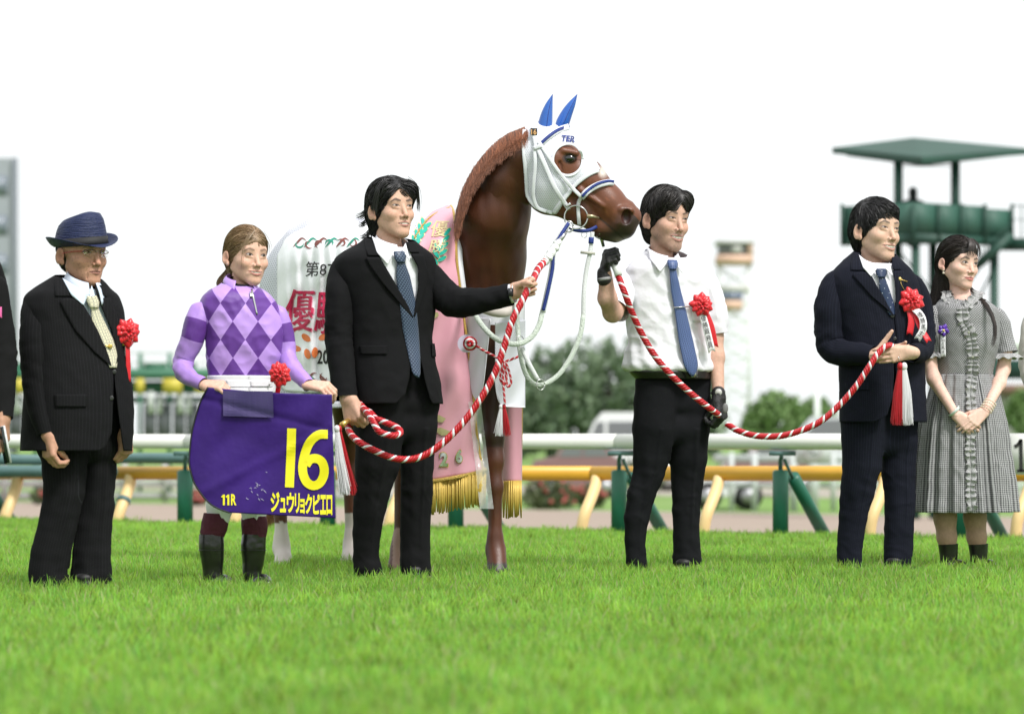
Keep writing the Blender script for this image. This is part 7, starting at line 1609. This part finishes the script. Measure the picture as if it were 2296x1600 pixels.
# ================= chest net, rug, victory blanket, sash: things that hang on the horse
def drape(name, cols, dfun, m, par, nv=50, nu=60, far=None, uvs=1.0, off=0.0, solid=.002):
    """sheet from image columns (x, y_top, y_bottom); dfun(x, y, t) gives the distance; far adds a hanging far side"""
    c = np.array(cols, float); xs = np.linspace(c[0, 0], c[-1, 0], nu); yt, yb = np.interp(xs, c[:, 0], c[:, 1]), np.interp(xs, c[:, 0], c[:, 2])
    rows = []; t = np.linspace(0, 1, nv)[:, None]; Y = yt+(yb-yt)*t; X = xs+0*Y; Dd = dfun(X, Y, yt+0*Y)+off
    P = np.stack([(X-1148)/FPX*Dd, Dd, CH-(Y-HY)/FPX*Dd], -1)
    if far:
        q = P[0].copy(); ex = []
        for i in range(1, 9): a_ = i/8*1.5; ex.append(q+np.array([.05, far, 0])*math.sin(a_)*1.0-np.array([0, 0, 1])*(.02+far*(1-math.cos(a_))*1.3))
        P = np.concatenate([np.array(ex)[::-1], P], 0)
    n_ = P.shape[0]; uv = np.stack([P[..., 0]*1.0, P[..., 2]], -1)
    return mk(name, P.reshape(-1, 3), grid_faces(n_, nu), m, par, uv=uv.reshape(-1, 2), solid=solid)
def dax(x): return 15.95-(x-640)/485*.95
RT_ = np.array([(582, 650), (586, 612), (600, 578), (620, 548), (648, 516), (690, 493), (740, 486), (800, 490), (870, 497), (930, 500), (975, 488)], float)
def drug(x, y, yt):
    yt = np.interp(x, RT_[:, 0], RT_[:, 1])
    t = np.clip((y-yt)/95, 0, 1); s = np.clip((x-578)/105, 0, 1); f = np.sqrt(1-(1-t)**2)*np.sqrt(1-(1-s)**2)
    return dax(x)-.40*f+.018*np.sin(x/9.5+y/60+1.5*np.sin(y/90))*np.clip((y-yt)/180, 0, 1)+.008*np.sin(x/4.1-y/90)*t+.006*np.sin(y/13+x/22)*t
rug = thing('mesh_rug', 'white net rug under the victory blanket on the horse back', 'rug', W(740, 700, 15.5))
m_netr = mat('rug net', (.66, .66, .72), .75, pattern=p_dots(.0125, .0110, .0028, (.62, .63, .70), (.28, .27, .34)), bump=.2, bscale=12)
drape('cloth', [(582, 650, 700), (586, 612, 900), (600, 578, 912), (620, 548, 914), (648, 516, 914), (690, 493, 914), (740, 486, 914), (800, 490, 914), (870, 497, 914), (930, 500, 914), (975, 488, 914)], drug, m_netr, rug, nu=90, nv=70, far=.45)
drape('hem', [(600, 900, 914), (975, 902, 914)], lambda x, y, yt: drug(x, y, yt*0+500)-.006, m_tape, rug, nv=4)
vb = thing('victory_blanket', 'white blanket with pink and black lettering and scrollwork over the horse rump', 'blanket', W(740, 700, 15.4))
m_vb = mat('victory satin', (.84, .85, .88), .5, bump=.5, bscale=10, sheen=.1)
bc = [(622, 575, 860), (640, 536, 876), (660, 522, 878), (700, 503, 880), (745, 497, 882), (800, 500, 884), (860, 506, 886), (925, 508, 888)]
drape('cloth', bc, drug, m_vb, vb, nu=90, nv=70, far=.42, off=-.014)
def on_vb(x, y, off=-.022): yt = np.interp(x, [q[0] for q in bc], [q[1] for q in bc]); d = drug(np.asarray(x, float), np.asarray(y, float), yt)+off; return W(x, y, float(d))
def print_on(name, V, F, m, par, fn):
    V, F = densify(V, F, 5); return mk(name, np.array([fn(x, y) for x, y in V]), [tuple(f) for f in np.asarray(F).tolist()] if isinstance(F, np.ndarray) else F, m, par, smooth=False)
m_pk = mat('print crimson', (.55, .015, .08), .6); m_or = mat('print orange', (.80, .20, .05), .6); m_gr = mat('print green', (.02, .25, .17), .6); m_br = mat('print brown', (.20, .05, .04), .6); m_pkl = mat('print pink edge', (.80, .30, .42), .6)
for txt, x0, x1, y0, y1 in (('優', 636, 698, 648, 742), ('駿', 703, 770, 650, 748)):
    V, F = text_fit(txt, x0+4, y0+3, x1+4, y1+3, 0, 8); print_on('lettering_edge', V, F, m_pkl, vb, lambda x, y: on_vb(x, y, -.019))
    V, F = text_fit(txt, x0, y0, x1, y1, 0, 8); print_on('lettering', V, F, m_pk, vb, lambda x, y: on_vb(x, y, -.026)); print_on('lettering', V+np.array([2.0, .8]), F, m_pk, vb, lambda x, y: on_vb(x, y, -.0245))
V, F = text_fit('第87回', 684, 586, 778, 620, .004, 2); print_on('lettering', V, F, m_ink, vb, on_vb)
V, F = text_fit('2026', 711, 784, 762, 816, .02, 0); print_on('lettering', V, F, m_ink, vb, on_vb)
for (x, y, a_) in ((686, 757, .7), (663, 781, .2), (689, 793, 1.3), (651, 800, 2.4), (706, 790, 1.7), (725, 755, -.5)):
    V = np.array([(x+12*math.cos(u)*math.cos(a_)-7*math.sin(u)*math.sin(a_), y+12*math.cos(u)*math.sin(a_)+7*math.sin(u)*math.cos(a_)) for u in np.linspace(0, 6.283, 13)[:-1]])
    print_on('petal_print', V, [tuple(range(12))], m_or, vb, on_vb)
def scroll(cx_, cy_, w_, flip=1, seed=0):
    g = np.random.default_rng(seed)
    for j in range(int(w_/24)):
        x0 = cx_+j*24; m_ = (m_gr, m_br, m_br)[j % 3]; u = np.linspace(0, 4.4, 9); r = 11*(1-u/6)
        V, F = strokes2d([(x0+12+r_*math.cos(u_+j)*1.1, cy_+flip*r_*math.sin(u_+j)) for u_, r_ in zip(u, r)], 4.2, 20, True); print_on('scroll_print', V, F, m_, vb, on_vb)
        V, F = strokes2d([(x0, cy_+8*flip), (x0+9, cy_-2*flip), (x0+20, cy_-12*flip), (x0+30, cy_-6*flip)], 5.0, 12, True); print_on('leaf_print', V, F, (m_gr, m_br)[(j+1) % 2], vb, on_vb)
scroll(657, 546, 160, 1, 1); scroll(668, 846, 100, -1, 2)
# chest net
cn = thing('chest_net', 'white net breast garment round the horse chest below the neck', 'garment', W(1110, 760, 14.8))
def dch(x, y, yt): return 14.74+.20*((x-1112)/66)**2*.6+.006*np.sin(y/16+x/9)
drape('net_panel', [(1036, 640, 720), (1060, 668, 735), (1100, 688, 728), (1140, 672, 730), (1176, 660, 728)], lambda x, y, yt: dch(x, y, yt)+.02, m_tape, cn, nu=30)
drape('net_panel', [(1044, 700, 800), (1060, 705, 885), (1072, 710, 905), (1082, 712, 880), (1099, 714, 740)], dch, m_net, cn, nu=30); drape('net_panel', [(1110, 722, 862), (1116, 722, 888), (1124, 722, 909), (1150, 722, 913), (1177, 716, 914)], dch, m_net, cn, nu=30)
strk = lambda pts, w, name, m, d=-.006: mkq(name, tube([W(x, y, float(dch(x, y, 0))+d) for x, y in pts], w*k15/2, 6, n=20, sq=.3), m, cn)
strk([(1100, 715), (1092, 790), (1084, 860), (1074, 905)], 7, 'binding', m_tape); strk([(1112, 800), (1111, 862), (1122, 905), (1150, 911), (1176, 912)], 7, 'binding', m_tape)
# sash
sa = thing('winner_sash', 'pink satin winner sash with gold braid, laurel and gold fringe across the withers', 'sash', W(1010, 760, 14.8))
m_pink = mat('pink satin', (.70, .34, .42), .42, bump=.22, bscale=8, sheen=.25); m_gb = mat('gold braid', (.62, .42, .10), .4, .35, bump=.9, bscale=220); m_gf_ = mat('gold fringe', (.60, .42, .09), .42, .25); m_teal_ = mat('teal leaf', (.01, .42, .32), .35); m_gemb = mat('gold embroidery', (.66, .56, .30), .45, .3)
SR = [(462, 1000, 1014), (476, 968, 1020), (500, 945, 1023), (530, 928, 1025), (584, 912, 1027), (650, 905, 1035), (713, 903, 1043), (834, 900, 1060), (955, 905, 1070), (1020, 915, 1079), (1062, 925, 1088)]
SRa = np.array(SR, float)
def dsash(x, y):
    t = np.clip((y-462)/110, 0, 1); xr = np.interp(y, SRa[:, 0], SRa[:, 2]); e = np.clip((xr-x)/70, 0, 1)
    return 15.22-.42*np.sqrt(1-(1-t)**2)+.07*(1-np.sqrt(1-(1-e)**2))+.005*np.sin(x/9+y/70)*t+.004*np.sin(y/20+x/15)
def sash_pt(x, y, off=-.004): return W(x, y, float(dsash(x, y))+off)
rows = np.linspace(462, 1056, 90); P = []
for y in rows:
    xl, xr = np.interp(y, SRa[:, 0], SRa[:, 1]), np.interp(y, SRa[:, 0], SRa[:, 2]); xs_ = np.linspace(xl, xr, 50)
    yy = y+np.where(y > 1000, (y-1000)/56*(1050-1050+ (1086-xs_)/120*22), 0)
    P.append([W(a_, b_, float(dsash(a_, min(b_, 1200)))) for a_, b_ in zip(xs_, yy)])
P = np.array(P); q = P[0].copy(); ex = [q+np.array([.04, .42, 0])*math.sin(i/8*1.5)-np.array([0, 0, 1])*(.01+.5*(1-math.cos(i/8*1.5))) for i in range(1, 9)]
PP = np.concatenate([np.array(ex)[::-1], P], 0)
mk('satin', PP.reshape(-1, 3), grid_faces(len(PP), 50), m_pink, sa, solid=.003)
er_ = [(r[2]-3, r[0]) for r in SR]; mkq('braid', tube([sash_pt(x, y, -.008) for x, y in er_], 3.2*k15, 7, n=80), m_gb, sa)
mk('white_border', np.array([[sash_pt(x+2, y, .004), W(x+13, y, float(dsash(x, y))+.03)] for x, y in [tuple(v) for v in smoothpath(np.array([(a_, b_, 0) for a_, b_ in er_[1:7]]), 40)[:, :2]]]).reshape(-1, 3), grid_faces(40, 2), m_tape, sa, solid=.002)
le = [(1004, 462), (966, 480), (944, 503), (926, 532)]; mkq('braid', tube([sash_pt(x+3, y+3, -.010) for x, y in le], 2.0*k15, 6, n=30), m_gb, sa)
# fringe
def fringe(x0, y0, x1, y1, L_, dfn, n, par, seed=0, name='fringe'):
    g = np.random.default_rng(seed); q = []
    for i in range(n):
        t = i/(n-1); x = x0+(x1-x0)*t; y = y0+(y1-y0)*t; d = dfn(x, y)-.004+g.uniform(-.004, .004); l_ = L_*g.uniform(.94, 1.04); j = g.normal()*1.2
        q.append(tube([W(x, y, d), W(x+j*.5, y+l_*.5, d-.003), W(x+j, y+l_, d)], [.0042, .0046, .0034], 5))
    return mkq(name, join(q), m_gf_, par, kind='stuff')
fringe(926, 1086, 1088, 1056, 74, lambda x, y: float(dsash(x, 1050)), 62, sa); mkq('braid', tube([W(x, y, float(dsash(x, 1050))-.012) for x, y in ((924, 1084), (965, 1079), (1030, 1068), (1090, 1052))], 4.5*k15, 7, n=30), m_gb, sa)
dfar = lambda x, y: 15.22+.05*((x-1150)/24)**2
mk('far_tail', np.array([[W(x, y, dfar(x, y)) for x in np.linspace(1124, 1172-(y-880)/280*4, 12)] for y in np.linspace(860, 1080, 30)]).reshape(-1, 3), grid_faces(30, 12), m_pink, sa, solid=.003)
mkq('braid', tube([W(1171-(y-880)/280*4, y, dfar(1171, y)-.004) for y in np.linspace(870, 1080, 20)], 2.2*k15, 6), m_gb, sa); fringe(1127, 1078, 1168, 1076, 82, dfar, 18, sa, 4)
m_vinyl = mat('clear vinyl', (.85, .88, .86), .08, alpha=.35, spec=.8, bump=.5, bscale=25)
mk('vinyl_cover', np.array([[W(x, y, float(dsash(min(x, 1084), y))-.016+.01*math.sin(y/11+x/7)) for x in np.linspace(1050+(y-900)/240*26, 1078+(y-900)/240*29, 8)] for y in np.linspace(900, 1140, 24)]).reshape(-1, 3), grid_faces(24, 8), m_vinyl, sa)
# embroidery: characters, leaves, year figures, emblem
for txt, x0, y0, x1, y1 in (('優', 962, 494, 1000, 530), ('勝', 958, 536, 996, 566)):
    V, F = text_fit(txt, x0, y0, x1, y1, 0, 8); mk('lettering', np.array([sash_pt(x+1.2, y+.6, -.009) for x, y in V]), F, m_gemb, sa, smooth=False); mk('lettering', np.array([sash_pt(x, y, -.010) for x, y in V]), F, m_gemb, sa, smooth=False)
def leafp(cx_, cy_, a_, L_=11, w_=4.2):
    u = np.linspace(0, 6.283, 11)[:-1]; f = lambda s, o: np.array([sash_pt(cx_+(L_*s*math.cos(t)*math.cos(a_)-w_*s*math.sin(t)*math.sin(a_)), cy_+(L_*s*math.cos(t)*math.sin(a_)+w_*s*math.sin(t)*math.cos(a_)), o) for t in u])
    mk('leaf_edge', f(1.22, -.008), [tuple(range(10))], m_gemb, sa, smooth=False); mk('leaf', f(1.0, -.0105), [tuple(range(10))], m_teal_, sa, smooth=False)
for i in range(5):
    leafp(1003-i*3, 520+i*15, -.9+.1*i); leafp(987-i*3, 524+i*15, -2.2) if i > 1 else None
    leafp(958-i*8, 505+i*13, -.6); leafp(949-i*7, 498+i*13, -1.9) if i < 4 else None
V, F = text_fit('2', 986, 1014, 1004, 1045, .05); mk('numeral_edge', np.array([sash_pt(995+(x-995)*1.2, 1030+(y-1030)*1.12, -.008) for x, y in V]), F, m_gb, sa, smooth=False); mk('numeral', np.array([sash_pt(x, y, -.012) for x, y in V]), F, m_steel, sa, smooth=False)
V, F = text_fit('6', 1022, 1007, 1037, 1037, .05); mk('numeral_edge', np.array([sash_pt(1030+(x-1030)*1.2, 1022+(y-1022)*1.12, -.008) for x, y in V]), F, m_gb, sa, smooth=False); mk('numeral', np.array([sash_pt(x, y, -.012) for x, y in V]), F, m_steel, sa, smooth=False)
for pts in ([(968, 928), (985, 930), (1000, 938), (992, 947), (980, 945)], [(970, 962), (988, 958), (1008, 966), (1012, 974), (990, 976)], [(972, 700), (982, 700), (984, 708), (976, 713), (968, 711)]):
    mk('emblem', np.array([sash_pt(x, y, -.010) for x, y in pts]), [tuple(range(5))], mat('emblem olive gold', (.42, .38, .18), .5), sa, smooth=False)
# ================= twisted ropes
m_rr = mat('rope red', (.44, .004, .012), .4, sheen=.1, bump=.1, bscale=200); m_rw = mat('rope white', (.72, .71, .74), .4, sheen=.2, bump=.1, bscale=200)
def rope(par, pts, r, pitch=.052, n=None, name='strand', phase=0.0):
    P0 = smoothpath(np.array([W(*q) if not isinstance(q, np.ndarray) else q for q in pts]), 60); L_ = np.linalg.norm(np.diff(P0, axis=0), axis=1).sum(); n = n or max(24, int(L_/pitch*14))
    P = smoothpath(P0, n); T_, A_, B_ = frames(P, (0, -1, 0)); s = np.r_[0, np.cumsum(np.linalg.norm(np.diff(P, axis=0), axis=1))]
    for k in range(4):
        a_ = -s/(pitch*1.15)*2*np.pi+k*2*np.pi/4+phase; Q = P+(A_*np.cos(a_)[:, None]+B_*np.sin(a_)[:, None])*r*.52
        mkq(name, tube(Q, r*(.44 if k == 0 else .50), 8), m_rw if k == 0 else m_rr, par)
    return P
def tassel(par, top, cols, L_, r, n=140, seed=0, name='tassel', side=(1, 0, 0), sway=(0, 0, 0)):
    """bundle of fine threads, one mesh per colour, bound by a collar"""
    g = np.random.default_rng(seed); out = []
    for ci, (m, off) in enumerate(cols):
        q = []
        for i in range(n):
            a_ = g.uniform(0, 6.28); rr = math.sqrt(g.uniform())*r; o = np.array([rr*math.cos(a_), rr*math.sin(a_)*.6, 0])+np.array(side)*off
            l_ = L_*g.uniform(.9, 1.05); w = 1.25+.2*g.uniform(); p0 = top+o*.55; p1 = top+o*w*.9+np.array([0, 0, -l_*.5])+np.array(sway)*.4; p2 = top+o*w*1.15+np.array([g.normal()*.003, 0, -l_])+np.array(sway)
            q.append(tube([p0, p1, p2], [.0012, .0014, .0009], 4, caps=False))
        t_ = mkq(name, join(q), m, par, kind='stuff'); out.append(t_)
        mkq('tassel_head', sphere(top+np.array(side)*off*.6+np.array([0, 0, .002]), (r*.85, r*.8, r*1.1), 12, 8), m, par)
    return out
r1 = thing('lead_rope', 'red and white twisted rope between the black suited man and the horse bit', 'rope', W(1000, 900, 14.2))
hd_ = 14.245
rope(r1, [(1222, 586, 14.50), (1207, 602, 14.40), (1196, 625, 14.30), (1184, 648, 14.25), (1168, 680, 14.22), (1148, 720, 14.2), (1131, 775, 14.19), (1110, 835, 14.18), (1080, 890, 14.17), (1040, 945, 14.16), (990, 995, 14.15), (940, 1025, 14.14), (890, 1028, 14.12), (840, 1010, 14.10), (805, 990, 14.12), (786, 972, 14.2), (778, 950, 14.27)], .0155)
rope(r1, [(806, 905, 14.26), (826, 928, 14.12), (838, 948, 14.06), (852, 968, 14.04), (880, 976, 14.04), (897, 970, 14.08), (890, 958, 14.12), (860, 945, 14.14), (842, 938, 14.16), (826, 922, 14.22), (800, 915, 14.3)], .0148, phase=1)
mkq('white_braid', tube([W(1222, 588, 14.50), W(1230, 575, 14.53), W(1238, 563, 14.56), W(1247, 550, 14.6), W(1255, 540, 14.62)], [.017, .019, .019, .018, .012], 10, n=20), mat('braid white', (.70, .72, .70), .7, bump=1, bscale=70), r1)
for i in range(5): mkq('braid_lump', sphere(W(1222+7*i+(3 if i % 2 else -2), 588-10.5*i, 14.48+.028*i), (.017, .016, .013), 10, 8, Ry(.6)), mat('braid white', (.7, .7, .7)), r1)
cl = mkq('clasp', tube([W(1255, 540, 14.62), W(1262, 528, 14.64), W(1270, 515, 14.66)], [.009, .012, .010], 10), m_steel, r1); mkq('clasp_ring', tube([W(1276+9*math.cos(t), 508+12*math.sin(t), 14.66) for t in np.linspace(0, 6.283, 24)], .004, 7), m_steel, cl)
mkq('brass_ferrule', tube([W(781, 942, 14.2), W(766, 953, 14.16)], [.011, .013], 12), m_gold, r1)
tassel(r1, W(757, 962, 14.14), [(m_rw, -.005), (m_rr, .010)], .27, .015, 260, 1, sway=(.04, 0, 0), side=(1, .8, 0))
r2 = thing('lead_rope', 'red and white twisted rope from the black gloves to the navy suited man', 'rope', W(1700, 950, 15.0))
rope(r2, [(1385, 615, 14.83), (1400, 655, 14.8), (1417, 700, 14.84), (1440, 750, 14.88), (1470, 800, 14.90), (1505, 840, 14.92), (1545, 878, 14.95), (1585, 910, 14.98), (1612, 930, 15.06)], .0150, .047)
rope(r2, [(1630, 950, 15.10), (1655, 965, 15.06), (1700, 977, 15.02), (1760, 975, 15.0), (1830, 950, 14.98), (1880, 910, 14.98), (1920, 865, 14.98), (1950, 820, 14.98), (1972, 788, 15.0), (1995, 774, 15.03), (2012, 790, 15.12)], .0150, .047)
mkq('white_sleeve', tube([W(1376, 590, 14.84), W(1383, 604, 14.83), W(1387, 618, 14.82)], .0175, 12), mat('tape white', (.7, .72, .7), .6), r2)
mkq('snap_hook', tube([W(1345, 522, 14.74), W(1349, 535, 14.78), W(1353, 552, 14.80)], [.006, .009, .007], 8), m_steel, r2); mkq('snap_link', tube([W(1343+6*math.cos(t), 524+11*math.sin(t), 14.76) for t in np.linspace(0, 6.283, 22)], .0028, 6), m_steel, r2)
tassel(r2, W(2023, 822, 15.02), [(m_rr, -.015), (m_rw, .015)], .255, .017, 280, 2)
# sash cord knot and small tassels
kc = thing('sash_cord', 'thin red and white cord with round knot and tassel at the horse chest', 'cord', W(1090, 790, 14.7))
kk = W(1054, 770, 14.66)
for j, rr in enumerate((.026, .018, .010)):
    mkq('knot_coil', tube([kk+np.array([rr*math.cos(t), -.008*j-.006*math.cos(3*t), rr*math.sin(t)]) for t in np.linspace(0, 6.283, 22)], .0068, 7), m_rr if j % 2 == 0 else m_rw, kc)
mkq('knot_disc', tube([W(1046, 770, 14.70), W(1046, 770, 14.695)], .040, 24), mat('disc lilac', (.66, .62, .78), .5), kc, smooth=False)
rope(kc, [(1066, 774, 14.66), (1085, 786, 14.66), (1108, 798, 14.66), (1130, 812, 14.66)], .0058, .022); rope(kc, [(1130, 812, 14.66), (1145, 806, 14.66), (1163, 799, 14.68)], .0058, .022)
for pts in ([(1132, 812, 14.65), (1124, 830, 14.64), (1122, 850, 14.64), (1130, 862, 14.64), (1136, 846, 14.64), (1132, 820, 14.65)], [(1134, 812, 14.65), (1142, 835, 14.64), (1146, 858, 14.64), (1138, 866, 14.64), (1134, 840, 14.64)], [(1130, 815, 14.64), (1128, 850, 14.63), (1130, 880, 14.63), (1132, 905, 14.63)]): rope(kc, pts, .0055, .022)
tassel(kc, W(1126, 912, 14.64), [(m_rw, -.010), (m_rr, .014)], .125, .010, 60, 5)
# ================= number cloth
nc = thing('number_cloth', 'purple saddle cloth with yellow number 16 and katakana held by the jockey', 'cloth', W(600, 1010, 13.66))
m_nc = mat('purple cloth', (.034, .009, .150), .6, spec=.25, bump=.8, bscale=8, var=.15, vscale=6); m_ny = mat('yellow print', (.86, .76, .015), .45)
NL = np.array([(868, 466), (905, 447.6), (965, 431), (1030, 424), (1058, 428), (1085, 437), (1120, 462), (1137, 484), (1149, 515)], float)
def ncx(y): return np.interp(y, NL[:, 0], NL[:, 1])
def ncd(x, y): return 13.66+.010*math.sin(x/42+y/150)+.012*math.sin(y/70-x/90)+.004*math.sin(x/15+y/23)+.05*((x-600)/150)**2*.5+.005*math.exp(-((y-930-(x-600)*.25)/9)**2)-.005*math.exp(-((y-1060+(x-540)*.5)/12)**2)+.004*math.sin((x+y)/31)*math.sin(y/41)
rows = []
for t in np.linspace(0, 1, 70):
    row = []
    for u in np.linspace(0, 1, 80):
        yl = 868+(1149-868)*t; xl = ncx(yl); yr = 884+(1161-884)*t; xr = 743.5+8*t; x = xl+(xr-xl)*u; y = yl+(yr-yl)*u+(3.5*math.sin(u*3.14) if t < .3 else 0)*(1-t/.3)
        row.append(W(x, y, ncd(x, y)))
    rows.append(row)
mk('cloth', np.array(rows).reshape(-1, 3), grid_faces(70, 80), m_nc, nc, solid=.005)
nf = lambda x, y: W(x, y, ncd(x, y)-.0075)
bd_ = [nf(x, y) for y, x in NL]; mkq('binding', tube(bd_, .0035, 6, n=50), mat('binding black', (.01, .01, .012), .6), nc)
def fine(V, F):                              # split long faces so print follows the cloth
    return V, F
def pr_(V, F, m=m_ny, name='numeral', o=0): mk(name, np.array([nf(x, y)+(0, -.001-o, 0) for x, y in V]), [tuple(f) for f in (F.tolist() if isinstance(F, np.ndarray) else F)], m, nc, smooth=False)
V, F = strokes2d([(654, 960), (653, 1000), (651, 1045), (649, 1092)], 20, 20); pr_(V, F)
V, F = strokes2d([(735, 973), (715, 974), (697, 988), (686, 1010), (679, 1040), (680, 1062), (688, 1080), (702, 1088), (716, 1083), (725, 1068), (727, 1050), (721, 1034), (708, 1027), (695, 1030), (686, 1042)], 20, 70); pr_(V, F, o=.0006)
V, F = text_fit('R', 518, 1107, 530, 1132, .03); pr_(V, F, name='lettering')
for x_ in (502, 512):
    V, F = strokes2d([(x_, 1108), (x_, 1132)], 4.2, 6); pr_(V, F, name='lettering'); V, F = strokes2d([(x_, 1109), (x_-5, 1114)], 3.2, 5); pr_(V, F, name='lettering', o=.0004)
names = 'ジュウリョクピエロ'; bx = [(607, 627), (628, 641), (643, 660), (661, 672), (673, 683), (684, 700), (702, 717), (718, 731), (732, 745)]
for i, (ch, (a_, b_)) in enumerate(zip(names, bx)):
    small = ch in 'ュョ'; sl = (a_-607)*.055; y0 = 1102+sl+(12 if small else 0); V, F = text_fit(ch, a_, y0, b_, 1147+sl, .035); pr_(V, F, name='lettering')
g_ = np.random.default_rng(3)
for i in range(14):
    x, y = g_.normal(577, 9), g_.normal(1098, 16); V, F = strokes2d([(x, y), (x+g_.uniform(1, 5), y+g_.uniform(-2, 4)), (x+g_.uniform(3, 9), y+g_.uniform(-4, 8))], 1.3, 6, True); pr_(V, F, mat('scuff', (.40, .38, .50), .6), 'scuff')
V = np.array([(500, 875.5), (612, 877), (614, 936), (501, 932)]); g_ = np.linspace(0, 1, 10)
Vp = np.array([[V[0]*(1-u)*(1-t)+V[1]*u*(1-t)+V[2]*u*t+V[3]*(1-u)*t for u in g_] for t in g_]).reshape(-1, 2); pr_(Vp, grid_faces(10, 10), mat('grey clear patch', (.060, .040, .155), .35), 'patch', .009)
